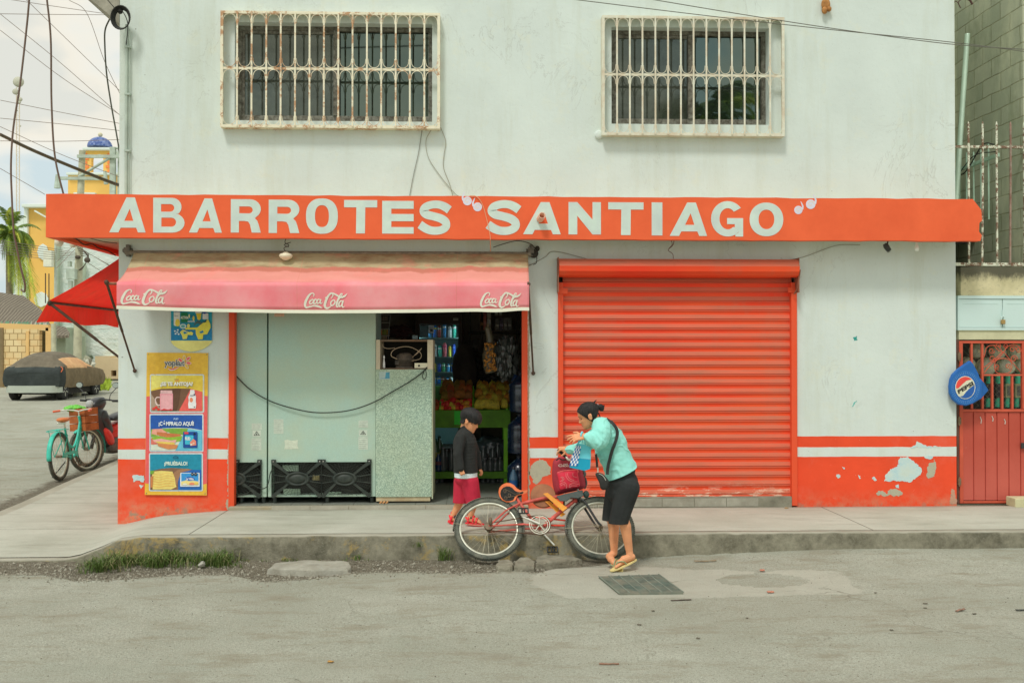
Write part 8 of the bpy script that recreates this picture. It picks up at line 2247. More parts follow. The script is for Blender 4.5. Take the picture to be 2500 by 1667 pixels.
for L_ in ([(270,1150),(300,1140),(320,1165),(300,1195),(265,1200)], [(285,1160),(300,1158),(300,1180),(280,1185)], [(345,1090),(350,1140),(385,1185),(440,1205),(510,1205)], [(365,1085),(372,1130),(405,1170),(460,1188)], [(260,1240),(320,1215),(355,1250),(350,1300)], [(270,1262),(320,1240),(335,1270)], [(440,1085),(445,1130),(500,1150)], [(390,1290),(400,1245),(450,1230),(520,1240)], [(410,1288),(420,1262),(500,1262)]):
 m.tube(cr([qp(a, b_, .117) for a, b_ in L_]), .0022, 4)
m.build('pocket_pattern', mk(lin(236,130,130,.66), .5, name='pattern line'), o)
m = MB(); m.tube(cr([qp(a, b_, .095) for a, b_ in ((228,1084),(300,1062),(400,1050),(498,1046),(510,1080))]), .006, 6); m.build('zip', mk(lin(226,90,90,.66), .6, name='zip'), o)
b = Board(1320, 960, .17857, 9.36 - .096); b.k = 0
b.tx('UNT', 312, 958, 375, 978, lin(214,190,180,.66), .03); b.tx('ROO', 302, 980, 388, 1003, lin(214,190,180,.66), .03)
b.rb(arc(270, 985, 26, 15, 20, 340, 14), 7, lin(214,190,180,.66)); b.build('bag_lettering', bp_)
m = MB(); m.tube(cr([qp(a, b_, .0) for a, b_ in ((570,1120),(610,1160),(625,1230),(600,1300))]), .018, 8, flat=.5); m.tube(cr([qp(a, b_, .03) for a, b_ in ((560,1050),(590,1060),(605,1110),(585,1130))]), .013, 8); m.build('side_strap', mk((.10,.115,.105), .7, name='grey strap'), bp_)
def teal():
 H = Vector((-.02, 1, 0)).normalized(); U = Vector((-.06, 0, 1)).normalized(); Rr = H.cross(U).normalized(); U = Rr.cross(H).normalized()
 P0 = G(151, 1171, .0); P0 = Vector((-5.93, 14.4, road_z(-5.93, 14.4) + .01)); r = .335
 L = lambda u, v, w=0: P0 + H*u + U*v + Rr*w
 root = thing('bicycle', 'teal green bicycle with wooden crate parked at the kerb left of the shop corner', 'bicycle', P0)
 mt = mk(lin(60,170,150,.62), .4, .12, 12, .1, 40, dirt=lin(40,110,96,.6), dk=.4, ds=9, name='teal paint')
 sw_ = math.radians(-26); FH = (H*math.cos(sw_) + Rr*math.sin(-sw_)*1.0).normalized(); FR = FH.cross(U).normalized()
 C0, C1 = L(0, r), L(1.06, r)
 wheel(root, C0, H, U, Rr, r, .026); wheel(root, C1, FH, U, FR, r, .026)
 solid(fender(C0, H, U, Rr, r + .02, 40, 185, .034).build('mudguard', mt, root), .002); solid(fender(C1, FH, U, FR, r + .02, -15, 130, .034).build('mudguard', mt, root), .002)
 bb, st, hd = L(.44, .28), L(.30, .62), L(.86, .78)
 m = MB(); m.tube([bb, st, L(.27,.72)], .016, 10); m.tube(cr([L(.36,.48), L(.55,.42), L(.72,.55), hd]), .017, 10); m.tube(cr([bb, L(.58,.30), L(.74,.46), L(.88,.70)]), .019, 10)
 m.tube([L(.83,.86), L(.90,.66)], .021, 10); m.ell(bb, .03)
 for s_ in (-1, 1): m.tube([bb + Rr*.03*s_, C0 + Rr*.06*s_], .010, 6); m.tube([st + Rr*.02*s_, C0 + Rr*.06*s_], .009, 6); m.tube([L(.90,.66) + FR*.045*s_, C1 + FR*.055*s_], .012, 6)
 m.build('frame', mt, root)
 m = MB()
 for s_ in (-1, 1): m.tube(cr([L(.28,.70,.05*s_), L(.0,.715,.075*s_), L(-.20,.71,.075*s_), L(-.22,.70,.0)]), .006, 6); m.tube([L(-.12,.71,.075*s_), C0 + Rr*.065*s_], .005, 6)
 for u in (-.12, 0, .12): m.tube([L(u,.715,-.07), L(u,.715,.07)], .005, 6)
 m.build('rear_rack', mt, root)
 m = MB(); m.ell(L(.22,.845), (.085,.13,.035), n=16, k=8); m.ell(L(.36,.85), (.032,.10,.022)); o = m.build('saddle', mk(lin(176,104,60,.62), .5, .15, 9, name='brown saddle'), root)
 m = MB(); m.tube([L(.27,.72), L(.26,.82)], .012, 8); m.tube([L(.17,.80,-.06), L(.17,.80,.06)], .016, 8); m.build('seat_post', m_chr, root)
 m = MB(); hc = L(.83,.93); m.tube([L(.84,.85), hc], .012, 8)
 for s_ in (-1, 1): m.tube(cr([hc, hc + FR*.12*s_ + U*.02, hc + FR*.26*s_ - FH*.02 + U*.03, hc + FR*.33*s_ - FH*.09 + U*.02]), .011, 8)
 hbx = m.build('handlebar', m_chr, root)
 for s_ in (-1, 1): m = MB(); m.tube([hc + FR*.31*s_ - FH*.06 + U*.022, hc + FR*.36*s_ - FH*.15 + U*.015], .017, 8); m.build('grip', mk(lin(206,96,70,.6), .6, name='red grip'), hbx)
 m = MB(); Pc = lambda a, rr, w=.05: bb + (H*math.cos(a)+U*math.sin(a))*rr + Rr*w
 m.tube([Pc(2*math.pi*i/30, .09) for i in range(30)], .006, 5, closed=True)
 m.tube([bb + Rr*.07, bb + Rr*.07 + H*.10 - U*.13], .009, 6); m.tube([bb - Rr*.05, bb - Rr*.05 - H*.10 + U*.13], .009, 6)
 q = bb + Rr*.12 + H*.10 - U*.13; m.tube([q - Rr*.04, q + Rr*.05], .022, 4); m.build('crankset', m_hub, root)
 m = MB(); m.add([C0 + Rr*.058 + U*.04, bb + Rr*.058 + U*.10, bb + Rr*.058 + U*.07 + H*.12, bb + Rr*.058 - U*.02 + H*.12, bb + Rr*.058 + U*.05, C0 + Rr*.058 + U*.0], [(0,5,4,1),(1,4,3,2)]); solid(m.build('chain_guard', mt, root), .004)
 m = MB(); m.tube([bb - Rr*.03, L(.30,-.0,-.24)], .009, 6); m.build('kickstand', m_blkp, root)
 m = MB(); c0 = L(1.02, .80);
 def cb(u0, u1, w0, w1, v0, v1):
  vs = [c0 + FH*u + FR*w + U*v for v in (v0, v1) for w in (w0, w1) for u in (u0, u1)]; m.add(vs, [(0,2,3,1),(4,5,7,6),(0,1,5,4),(2,6,7,3),(0,4,6,2),(1,3,7,5)])
 for v0 in (-.17, -.055, .06): cb(-.13, -.118, -.16, .16, v0, v0+.105); cb(.118, .13, -.16, .16, v0, v0+.105); cb(-.117, .117, -.16, -.148, v0, v0+.105); cb(-.117, .117, .148, .16, v0, v0+.105)
 cb(-.117, .117, -.147, .147, -.17, -.155); o = fixn(m.build('wooden_crate', mk(lin(150,84,44,.62), .7, .3, 9, .3, 40, dirt=lin(120,60,34,.6), dk=.5, ds=7, name='crate wood'), root, bevel=.003))
 gc_ = c0 + U*.17 - FR*.12 - FH*.04
 return gc_
gcr = teal()
blob('green_bag', 'bright green plastic bag stuffed in the crate of the teal bicycle', 'plastic bag', gcr, (.15,.13,.05), mk(lin(96,176,58,.70), .35, .15, 9, .3, 30, name='green plastic'), 22, .3)
def moped():
 F_ = Vector((-.30, -.95, 0)).normalized(); U = Vector((0,0,1)); Rr = F_.cross(U).normalized()
 C1 = Vector((W(213, 1100, 15.9).x, 15.9, road_z(-6, 15.9) + .285));
 L = lambda u, v, w=0: C1 - F_*u + U*(v - .285) + Rr*w        # u backwards from the front axle, v above ground
 root = thing('motorcycle', 'black red and grey underbone motorcycle parked nose out beside the shop corner', 'motorcycle', L(.6, 0))
 mb_ = mk((.03,.032,.034), .3, .2, 12, .05, spec=.6, name='black plastic shell'); mr = mk(lin(196,44,36,.6), .3, .12, 9, .05, spec=.6, name='red fairing'); mg = mk(lin(160,172,172,.64), .35, .1, 9, .05, name='grey fairing')
 wheel(root, C1, -F_, U, Rr, .285, .04, False); wheel(root, L(1.22,.285), -F_, U, Rr, .285, .045, False)
 m = MB()
 for s_ in (-1, 1): m.tube([C1 + Rr*.075*s_, L(.17,.80,.07*s_)], [.028,.022], 8)
 m.build('fork', mk((.10,.10,.09), .4, metal=.3, name='fork'), root)
 solid(fender(C1, -F_, U, Rr, .315, 20, 165, .06).build('front_fender', mb_, root), .004)
 def shell(name, pts, w, mat, dens_=True, bev=.02):
  m = MB(); pts2 = dens(pts, 3) if dens_ else pts
  n = len(pts2); cx = sum(p[0] for p in pts2)/n; cy = sum(p[1] for p in pts2)/n
  lv = [[L(cx + (a-cx)*s_, cy + (b_-cy)*s_, w*t_) for a, b_ in pts2] for s_, t_ in ((.6,-1),(.92,-.8),(1,-.4),(1,.4),(.92,.8),(.6,1))]
  m.add([p for l in lv for p in l], [(i*n+j, i*n+(j+1) % n, (i+1)*n+(j+1) % n, (i+1)*n+j) for i in range(5) for j in range(n)] + [tuple(range(n)), tuple(range(5*n, 6*n))], True)
  return fixn(m.build(name, mat, root))
 m = MB(); q = L(.04,.98); m.lathe([(.0001,.02),(.05,.015),(.06,0),(.058,-.03)], 16, Matrix.Translation(q) @ F_.to_track_quat('Z','Y').to_matrix().to_4x4()); m.build('headlight', mk((.5,.52,.5), .1, .1, name='lamp glass'), root)
 shell('headlight_cowl', [(.10,.88),(.06,.96),(.14,1.04),(.30,1.08),(.36,1.0),(.30,.90),(.20,.85)], .10, mb_)
 shell('front_shield', [(.02,.62),(.06,.86),(.20,.92),(.34,.80),(.42,.50),(.46,.30),(.34,.28),(.18,.48)], .12, mb_)
 shell('side_fairing', [(-.06,.62),(-.02,.78),(.12,.86),(.20,.78),(.14,.66),(.02,.56)], .11, mg)
 shell('side_fairing', [(.16,.78),(.30,.88),(.44,.60),(.48,.50),(.38,.46),(.28,.56)], .15, mb_)
 shell('side_fairing', [(.22,.56),(.32,.60),(.46,.44),(.50,.32),(.40,.30),(.30,.38)], .16, mr)
 shell('body_fairing', [(.42,.52),(.60,.62),(1.0,.72),(1.45,.86),(1.50,.80),(1.2,.60),(.85,.44),(.50,.40)], .12, mr)
 shell('seat', [(.55,.74),(.75,.80),(1.1,.84),(1.4,.90),(1.42,.84),(1.1,.76),(.6,.68)], .12, mb_)
 shell('engine', [(.42,.22),(.50,.40),(.72,.44),(.88,.34),(.82,.18),(.55,.15)], .12, mk((.16,.16,.15), .4, .3, 20, metal=.4, name='engine'))
 m = MB(); hc = L(.24, 1.02)
 for s_ in (-1, 1): m.tube(cr([hc, hc + Rr*.16*s_ + U*.02, hc + Rr*.30*s_ - F_*.05]), .014, 8)
 hb2 = m.build('handlebar', mb_, root)
 for s_ in (-1, 1):
  m = MB(); m.tube([hc + Rr*.25*s_ - F_*.035, hc + Rr*.38*s_ - F_*.075], .020, 10); m.build('grip', m_blkp, hb2)
  m = MB(); q = hc + Rr*.22*s_; e_ = q + Rr*.12*s_ + U*.20; m.tube(cr([q, q + U*.1 + Rr*.02*s_, e_]), .006, 6)
  mm = Matrix.Translation(e_ + U*.05) @ (F_*-1).to_track_quat('Y', 'Z').to_matrix().to_4x4()
  m.lathe([(.0001,-.012),(.05,-.010),(.062,0)], 16, mm @ Matrix.Rotation(R(90), 4, 'X') @ Matrix.Diagonal((1.15,.8,1,1))); mr_ = m.build('mirror', mb_, hb2)
  m = MB()
  for k_ in (1, -1): m.lathe([(.052,.002*k_),(.0001,.0021*k_)], 16, mm @ Matrix.Rotation(R(90), 4, 'X') @ Matrix.Diagonal((1.15,.8,1,1)) @ Matrix.Translation((0,0,.012 if k_ < 0 else -.014)))
  m.build('mirror_glass', mk((.55,.62,.62), .05, 0, metal=.9, name='mirror glass'), mr_)
 m = MB()
 for i in range(9): m.tube([L(.06 + .02*math.cos(a*math.pi/4), .50 + i*.022, .09 + .02*math.sin(a*math.pi/4)) for a in range(8)], .006, 4, closed=True)
 m.tube([L(.55,.30,.14), L(.9,.28,.17), L(1.3,.36,.17)], [.02,.03,.045], 8); m.build('exhaust', mk(lin(150,150,136,.6), .35, metal=.4, name='exhaust'), root)
 m = MB(); q = L(.30,.74,.19); m.tube([q + (U*math.cos(a) - F_*math.sin(a))*.03 + Rr*.0 for a in [R(k*24) for k in range(15)]], .006, 5, closed=True); m.build('emblem', mk((.7,.7,.68), .4, name='emblem'), root)
 m = MB(); m.tube([L(.55,.25,.1), L(.60,.02,.22)], .012, 6); m.build('side_stand', m_blkp, root)
moped()
# ============================================================ PEOPLE
def fuse(mb, name, mats, parent, vox=.0035, smooth=6, mfun=None, cuts=(), label=None, disp=None):
 """one continuous surface out of overlapping volumes"""
 me = bpy.data.meshes.new('tmp'); me.from_pydata([tuple(v) for v in mb.v], [], mb.f)
 o = bpy.data.objects.new('tmp', me); COL.objects.link(o)
 r = o.modifiers.new('r', 'REMESH'); r.mode = 'VOXEL'; r.voxel_size = vox; r.adaptivity = 0
 s_ = o.modifiers.new('s', 'SMOOTH'); s_.factor = .5; s_.iterations = smooth
 dg = bpy.context.evaluated_depsgraph_get()
 m2 = bpy.data.meshes.new_from_object(o.evaluated_get(dg))
 bpy.data.objects.remove(o); bpy.data.meshes.remove(me)
 bm = bmesh.new(); bm.from_mesh(m2)
 if disp:
  bm.normal_update()
  for v in bm.verts: v.co += v.normal * disp(v.co)
 for co, no in cuts:
  g_ = bm.verts[:] + bm.edges[:] + bm.faces[:]
  bmesh.ops.bisect_plane(bm, geom=g_, plane_co=co, plane_no=no, clear_outer=True)
  ed = [e for e in bm.edges if e.is_boundary]
  if ed: bmesh.ops.holes_fill(bm, edges=ed, sides=0)
 for f in bm.faces: f.smooth = True
 bm.to_mesh(m2); bm.free()
 m2.name = name
 if not isinstance(mats, (list, tuple)): mats = [mats]
 m2.materials.clear()
 for m_ in mats: m2.materials.append(m_)
 if mfun: m2.polygons.foreach_set('material_index', [mfun(p.center) for p in m2.polygons])
 q = bpy.data.objects.new(name, m2); COL.objects.link(q); adopt(q, parent)
 if label: q['label'] = label
 return q
def skinmat(c, nm_):
 t = NT(nm_); k = t.mix(t.ramp(t.noise(14, 4, .6), .3, .7), sc(c, .90), sc(c, 1.06))
 m = t.out(k, .55, 0, t.bump(t.noise(160, 3, .6), .08, .001), .35)
 t.b.inputs['Subsurface Weight'].default_value = .12; t.b.inputs['Subsurface Radius'].default_value = (.012,.005,.003); t.b.inputs['Subsurface Scale'].default_value = .5
 return m
m_skin = skinmat(lin(192,134,96,.64), 'skin'); m_lip = mk(lin(158,88,76,.62), .5, .05, name='lips'); m_brow = mk((.025,.018,.014), .8, name='brow')
def hairmat(nm_):
 t = NT(nm_); n_ = t.noise(130, 4, .7, (1,1,.10)); return t.out(t.mix(t.ramp(n_, .4, .62), (.006,.006,.006), (.036,.034,.032)), .6, 0, t.bump(n_, .9, .006), .35)
m_hair = hairmat('black hair')
def frame_at(o, f, u):
 f = Vector(f).normalized(); u = Vector(u); u = (u - f*u.dot(f)).normalized(); r = f.cross(u)
 return Matrix(((r.x, f.x, u.x, o.x), (r.y, f.y, u.y, o.y), (r.z, f.z, u.z, o.z), (0,0,0,1)))
def E(m, T, c, r, rot=None): # ellipsoid in a local frame
 Mr = T.to_3x3()
 if rot is not None: Mr = Mr @ rot
 m.ell(T @ Vector(c), r, Mr, 16, 10)
HT = [(-.106,.058,.030,.012),(-.100,.072,.010,.026),(-.088,.080,-.010,.038),(-.068,.080,-.030,.049),(-.046,.081,-.050,.056),(-.025,.082,-.066,.062),(0,.080,-.084,.069),(.018,.086,-.095,.073),(.040,.087,-.100,.075),(.062,.079,-.096,.072),(.084,.060,-.080,.062),(.102,.032,-.050,.042),(.112,.006,-.020,.014)]
def tabz(z, k):
 for p, q in zip(HT, HT[1:]):
  if z <= q[0]: return p[k] + (q[k]-p[k])*(z-p[0])/(q[0]-p[0])
 return HT[-1][k]
def head(m, T, s=1.0, child=False, grow=0.0, gz=0.0):
 gs = lambda v, c, w: math.exp(-((v-c)/w)**2)
 NA, NZ = 56, 56; rows = []
 for j in range(NZ+1):
  z = -.106 + .218*j/NZ; yf, yb, hw = tabz(z,1), tabz(z,2), tabz(z,3)
  if child: hw *= 1.07; yf -= .004*gs(z, -.09, .03)
  mid = (yf*.35 + yb*.65); row = []
  for i in range(NA):
   a = 2*math.pi*i/NA; c_, n_ = math.cos(a), math.sin(a)
   x = hw*math.copysign(abs(n_)**.92, n_)
   y = mid + (yf-mid)*math.copysign(abs(c_)**.80, c_) if c_ > 0 else mid + (mid-yb)*math.copysign(abs(c_)**.92, c_)
   if c_ > 0 and grow == 0:
    k = .72 if child else 1.0
    y += k*(.020*gs(z,-.030,.010) + .011*gs(z,-.014,.012) + .004*gs(z,.0,.012))*gs(x,0,.0075 + .006*gs(z,-.032,.009))
    y += (.0055*gs(z,-.0535,.0045) + .0050*gs(z,-.0645,.0045))*gs(x,0,.017) + .004*gs(z,-.09,.012)*gs(x,0,.014)
    y -= .0075*gs(z,.001,.011)*gs(abs(x),.031,.013); y += .0040*gs(z,-.001,.006)*gs(abs(x),.031,.010)
    y += .0035*gs(z,.022,.007)*gs(abs(x),.030,.020) + .003*gs(z,-.028,.016)*gs(abs(x),.042,.014)
   if grow: x *= 1 + grow/.075*(sst(z, -.045, .055) if child else 1); y += math.copysign(grow, c_)*min(abs(c_)*1.6, 1)
   row.append(T @ Vector((x*s, y*s, (z + (grow*.9 + gz)*sst(z, 0, .11))*s)))
  rows.append(row)
 m.add([p for r in rows for p in r], [(j*NA+i, j*NA+(i+1) % NA, (j+1)*NA+(i+1) % NA, (j+1)*NA+i)[::-1] for j in range(NZ) for i in range(NA)] + [tuple(range(NA)), tuple(reversed(range(NZ*NA, NZ*NA+NA)))], True)
 if grow == 0:
  for x in (-1, 1): E(m, T, Vector((.077*x,-.010,-.008))*s, Vector((.008,.017,.029))*s); E(m, T, Vector((.082*x,-.018,.004))*s, Vector((.006,.012,.018))*s)
def face_mat(T, s):
 Ti = T.inverted()
 def f(c):
  p = Ti @ c; p = p / s
  if abs(p.x) > .09 or abs(p.y) > .13 or abs(p.z) > .13: return 0
  if p.y > .080 and abs(p.x) < .021 and -.068 < p.z < -.051 - .15*abs(p.x)*0: return 1
  if p.y > .06 and .014 < abs(p.x) < .046 and .0235 < p.z + .18*abs(abs(p.x)-.03) < .0275: return 2
  if p.y > .06 and .019 < abs(p.x) < .043 and -.0038 < p.z + .10*abs(abs(p.x)-.03) < .0002: return 2
  return 0
 return f
def hand(m, T, s=1.0, curl=(.3,.4,.5,.6), spread=.10, thumb=(.7,.3), side=1):
 """T: origin wrist, y along the hand, z back of the hand, x towards the thumb (side=1)"""
 L = lambda x, y, z: T @ Vector((x*s*side, y*s, z*s))
 for x, r_ in ((-.026,.012),(-.009,.0135),(.009,.014),(.026,.013)): m.limb(L(x*.72,.010,0), L(x,.082,.001), .013*s, r_*s*.95)
 m.limb(L(.018,.01,-.006), L(.03,.05,-.012), .013*s, .013*s)
 for i, (x, ln) in enumerate(((.027,.068),(.009,.076),(-.009,.070),(-.027,.054))):
  a = curl[i]; d = Vector(((1.5-i)*spread, 1, 0)).normalized(); p = Vector((x, .082, .001)); ang = 0
  for j, (k, r0, r1) in enumerate(((.42,.0092,.0085),(.32,.0085,.0078),(.26,.0078,.0062))):
   ang += a*(1.0 if j < 2 else .7)
   q = p + Vector((d.x*math.cos(ang), d.y*math.cos(ang), -math.sin(ang)))*ln*k
   m.limb(L(*p), L(*q), r0*s, r1*s); p = q
 p = Vector((.030,.022,-.010)); d = Vector((math.sin(thumb[0]), math.cos(thumb[0]), -thumb[1])).normalized()
 q = p + d*.040; m.limb(L(*p), L(*q), .0125*s, .0105*s)
 d2 = (d + Vector((-.35,.45,-.15))).normalized(); m.limb(L(*q), L(*(q + d2*.030)), .0105*s, .0078*s)
def foot(m, heel, toe, up, s=1.0, w=.038, mirror=1):
 heel, toe = Vector(heel), Vector(toe); f = (toe-heel).normalized(); T = frame_at(heel, f, up); l = (toe-heel).length
 P = lambda x, y, z: T @ Vector((x, y, z))
 m.limb(P(0,.022,.028), P(0,l*.45,.034), .030*s, .034*s); m.limb(P(0,l*.4,.032), P(0,l*.74,.020), .034*s, .024*s)
 for i, x in enumerate((-.026,-.012,.002,.015,.029)):
  y = l*(.97 - .045*abs(3.6-i)); r_ = .0085 if i < 4 else .012
  m.limb(P(x*mirror*s*.8, l*.68, .018), P(x*mirror*s, y - r_, .012), .012*s, r_*s)
 return T
wm = thing('person', 'woman in mint sweater and black shorts bending over the red bicycle', 'person', (z5(1960,1100,8.6).x, 8.6, 0))
YN, YM_, YFR = 8.50, 8.62, 8.74
body = MB()
TH = frame_at(z4(655, 305, YM_), (-.93, .10, -.36), (-.33, 0, .95))
hs = 1.0
head(body, TH, hs)
nk = z4(775, 420, YM_)
body.limb(TH @ Vector((0,-.03,-.05)), nk, .050, .056)
for a, b_, r0 in ((870,520,(.09,.15,.09)), (930,640,(.11,.15,.10)), (985,790,(.11,.14,.11))): body.ell(z4(a, b_, YM_), r0, None, 16, 10)
body.limb(nk, z4(870, 520, YM_), .06, .09)
hipN, hipF = z5(2015, 230, 8.565), z5(1950, 230, 8.68)
body.limb(z4(985, 800, YM_), z5(1975, 130, YM_), .085, .09)
knN, anN = z5(1985, 540, 8.52), z5(2066, 935, 8.545)
knF, anF = z5(1872, 540, 8.69), z5(1896, 945, 8.70)
for hp, kn, an in ((hipN, knN, anN), (hipF, knF, anF)):
 body.limb(hp, kn, .072, .054); c_ = kn.lerp(an, .30) + Vector((.010,0,0)); body.limb(kn, c_, .050, .050); body.limb(c_, an, .049, .030)
heN, toN = z5(2128, 1010, 8.55) , z5(1882, 1118, 8.50)
TFn = foot(body, heN, toN, (.15,0,1), 1.0, mirror=-1); body.limb(anN, TFn @ Vector((0,.035,.035)), .031, .030)
heF, toF = z5(1852, 985, 8.70), z5(1935, 1098, 8.56)
TFf = foot(body, heF, toF, (-.6,-.5,.5), .95); body.limb(anF, TFf @ Vector((0,.03,.035)), .030, .030)
shN, elN, wrN = z4(850, 480, 8.46), z4(800, 655, 8.36), z4(598, 588, 8.36)
body.limb(shN, elN, .056, .044); body.limb(elN, wrN, .043, .029)
Hn = frame_at(wrN, z4(430, 610, 8.34) - wrN, (-.15, -.75, .65)); hand(body, Hn, .97, (.22,.32,.42,.55), .16, (.9,.1), side=1)
shF, elF, wrF = z4(820, 520, 8.82), z4(590, 760, 9.00), GRP + Vector((.075, -.005, .035))
body.limb(shF, elF, .055, .042); body.limb(elF, wrF, .041, .028)
Hf = frame_at(wrF, (GRP + Vector((-.015,-.012,.028))) - wrF, (.25, -.35, 1.0)); hand(body, Hf, .93, (.55,1.0,1.05,1.0), .04, (.5,.9), side=-1)
fuse(body, 'body', [m_skin, m_lip, m_brow], wm, .0027, 2, face_mat(TH, hs))
h0 = MB(); head(h0, TH, hs, grow=.0075)
def shell_cut(m, T, s_, planes):
 me = bpy.data.meshes.new('t'); me.from_pydata([tuple(v) for v in m.v], [], m.f); bm = bmesh.new(); bm.from_mesh(me); bmesh.ops.remove_doubles(bm, verts=bm.verts, dist=1e-5)
 for c_, n_ in planes:
  bmesh.ops.bisect_plane(bm, geom=bm.verts[:]+bm.edges[:]+bm.faces[:], plane_co=T @ (Vector(c_)*s_), plane_no=T.to_3x3() @ Vector(n_), clear_outer=True)
  ed = [e for e in bm.edges if e.is_boundary]
  if ed: bmesh.ops.holes_fill(bm, edges=ed, sides=0)
 bm.verts.index_update(); o = MB(); o.v = [v.co.copy() for v in bm.verts]; o.f = [[v.index for v in f.verts] for f in bm.faces]; o.mi = [0]*len(o.f); o.sm = [True]*len(o.f); bm.free(); bpy.data.meshes.remove(me); return o
h = shell_cut(h0, TH, hs, [((0,.076,.060), (0,.80,-.60)), ((0,-.09,-.060), (0,-.2,-1))])
def hr(c, r, rot=None): E(h, TH, Vector(c), Vector(r), rot)
bn = TH.inverted() @ z4(826, 196, YM_); hr(bn, (.030,.027,.033)); h.limb(TH @ Vector((0,-.085,.05)), TH @ bn, .028, .020)
h.tube(cr([z4(a, b_, YM_) for a, b_ in ((745,190),(728,150),(735,115),(765,88))]), .0045, 6); h.tube(cr([z4(a, b_, YM_+.01) for a, b_ in ((752,185),(742,140),(748,108),(762,92))]), .004, 6); h.tube(cr([z4(a, b_, YM_) for a, b_ in ((820,225),(850,245),(876,252))]), .003, 5); h.tube(cr([z4(a, b_, YM_) for a, b_ in ((770,240),(800,290),(818,345))]), .006, 5); h.tube(cr([z4(a, b_, YM_) for a, b_ in ((850,170),(872,160),(868,190))]), .0035, 5)
fuse(h, 'hair', m_hair, wm, .0035, 2, disp=lambda c: .0016*noise.noise(Vector((c.x*60, c.y*60, c.z*25))))
m = MB(); q = z4(776, 190, YM_);
for k in range(1): m.tube([q + Vector((.003*math.sin(a), .024*math.cos(a), .027*math.sin(a))) for a in [R(i*24) for i in range(15)]], .0042, 6, closed=True)
m.build('hair_tie', mk((.45,.48,.47), .6, name='hair tie'), wm)
m_mint = mk(lin(134,202,190,.74), .9, .05, 12, .35, 90, dirt=lin(140,194,180,.74), dk=.5, ds=4, name='mint knit')
s = MB()
KT = [(815,430,.075,.12,.06), (870,470,.105,.172,.07), (915,570,.130,.180,.08), (945,680,.146,.176,.08), (975,790,.146,.168,.08), (1025,900,.142,.165,.08), (1080,990,.142,.168,.08), (1112,1080,.150,.176,.08), (1100,1160,.145,.174,.08)]
for k in range(33):
 u = k/4; i = min(int(u), 7); f = u - i; v = [KT[i][q] + (KT[i+1][q]-KT[i][q])*f for q in range(5)]
 s.ell(z4(v[0], v[1], YM_), v[2:5], None, 20, 12)
s.limb(z4(830,450,8.50), z4(830,560,8.40), .085, .082); s.limb(z4(830,560,8.40), z4(795,655,8.365), .082, .075); s.limb(z4(795,650,8.365), z4(690,615,8.36), .072, .056); s.limb(z4(690,615,8.36), z4(655,600,8.36), .058, .046); s.limb(z4(780,580,8.40), z4(700,590,8.37), .05, .052)
s.limb(z4(830,520,8.74), z4(640,690,8.92), .075, .062); s.limb(z4(640,690,8.92), z4(520,750,9.0), .062, .052); s.limb(z4(520,750,9.0), z4(400,772,9.08), .052, .044)
def folds(c):
 d = .0045*noise.noise(Vector((c.x*9, c.y*7, c.z*14))) + .003*noise.noise(Vector((c.x*22, c.y*15, c.z*30)))
 w_ = abs(noise.noise(Vector((c.x*5 + c.z*5, c.y*5, c.z*8 - c.x*6)))); d += .007*max(0, .16 - w_)/.16
 p = (c - z4(760, 640, 8.37)).length
 if p < .16: d += .0045*math.sin((c.x*.8 + c.z*.6)*150 + 3*noise.noise(c*20)) * (1 - p/.16)
 return d
hemA, hemB = z4(1298, 1000, YM_), z4(930, 1172, YM_)
dv = (hemB - hemA); nrm = Vector((dv.z, 0, -dv.x)).normalized()
if nrm.z > 0: nrm = -nrm
fuse(s, 'sweater', m_mint, wm, .005, 14, disp=folds, cuts=[(hemA, nrm)])
m_shr = mk((.028,.031,.030), .85, .2, 10, .3, 60, name='black cotton')
s = MB()
s.ell(z5(1975, 30, YM_), (.124,.160,.10), None, 16, 10); s.ell(z5(1990, 170, YM_), (.140,.170,.13), None, 16, 10); s.ell(z5(1975, 280, YM_), (.125,.16,.12), None, 16, 10)
s.limb(z5(2045, 230, 8.53), z5(1955, 560, 8.53), .108, .088); s.limb(z5(1955,560,8.53), z5(1935,680,8.53), .088, .088); s.limb(z5(1935, 230, 8.70), z5(1870, 560, 8.69), .105, .085); s.limb(z5(1870,560,8.69), z5(1862,680,8.69), .085, .085)
fuse(s, 'shorts', m_shr, wm, .005, 12, disp=lambda c: .005*noise.noise(Vector((c.x*10, c.y*9, c.z*6))), cuts=[(z5(1900, 602, 8.6), Vector((0,0,-1)))])
m_sole = mk(lin(192,176,120,.70), .8, .12, 12, .2, 60, name='cream sole'); m_str = mk(lin(128,140,104,.68), .6, .1, name='sandal strap')
def flip(T, l, lab, off=-.001, heel_drop=0.0, mirror=1):
 m = MB(); n = 22; L_ = []
 for i in range(n):
  a = 2*math.pi*i/n; y = l*.5 - (l*.56)*math.cos(a); w_ = (.034 + .009*(y/l))*math.sin(a)
  L_.append((w_, y))
 def z(y): return off - heel_drop*max(0, (.55*l - y))/(.55*l)
 vs = [T @ Vector((x, y, z(y))) for x, y in L_] + [T @ Vector((x, y, z(y) - .016)) for x, y in L_]
 m.add(vs, [tuple(range(n)), tuple(reversed(range(n, 2*n)))] + [(i, i+n, (i+1) % n+n, (i+1) % n) for i in range(n)])
 o = fixn(m.build('flip_flop', m_sole, wm, bevel=.003))
 m = MB(); tp = Vector((.012*mirror, l*.80, .012))
 for s_ in (-1, 1): m.tube(cr([T @ Vector((.036*s_, l*.42, .002)), T @ Vector((.034*s_, l*.52, .034)), T @ Vector((.012*mirror + .008*s_, l*.70, .040)), T @ tp]), .0055, 6)
 m.build('strap', m_str, o)
flip(TFn, .235, 'n', -.004, .0, -1); flip(TFf, .22, 'f', -.004, .055)
cb_ = thing('crossbody_bag', 'small black crossbody bag hanging from a wide strap in front of the woman', 'bag', z4(860, 1310, 8.42))
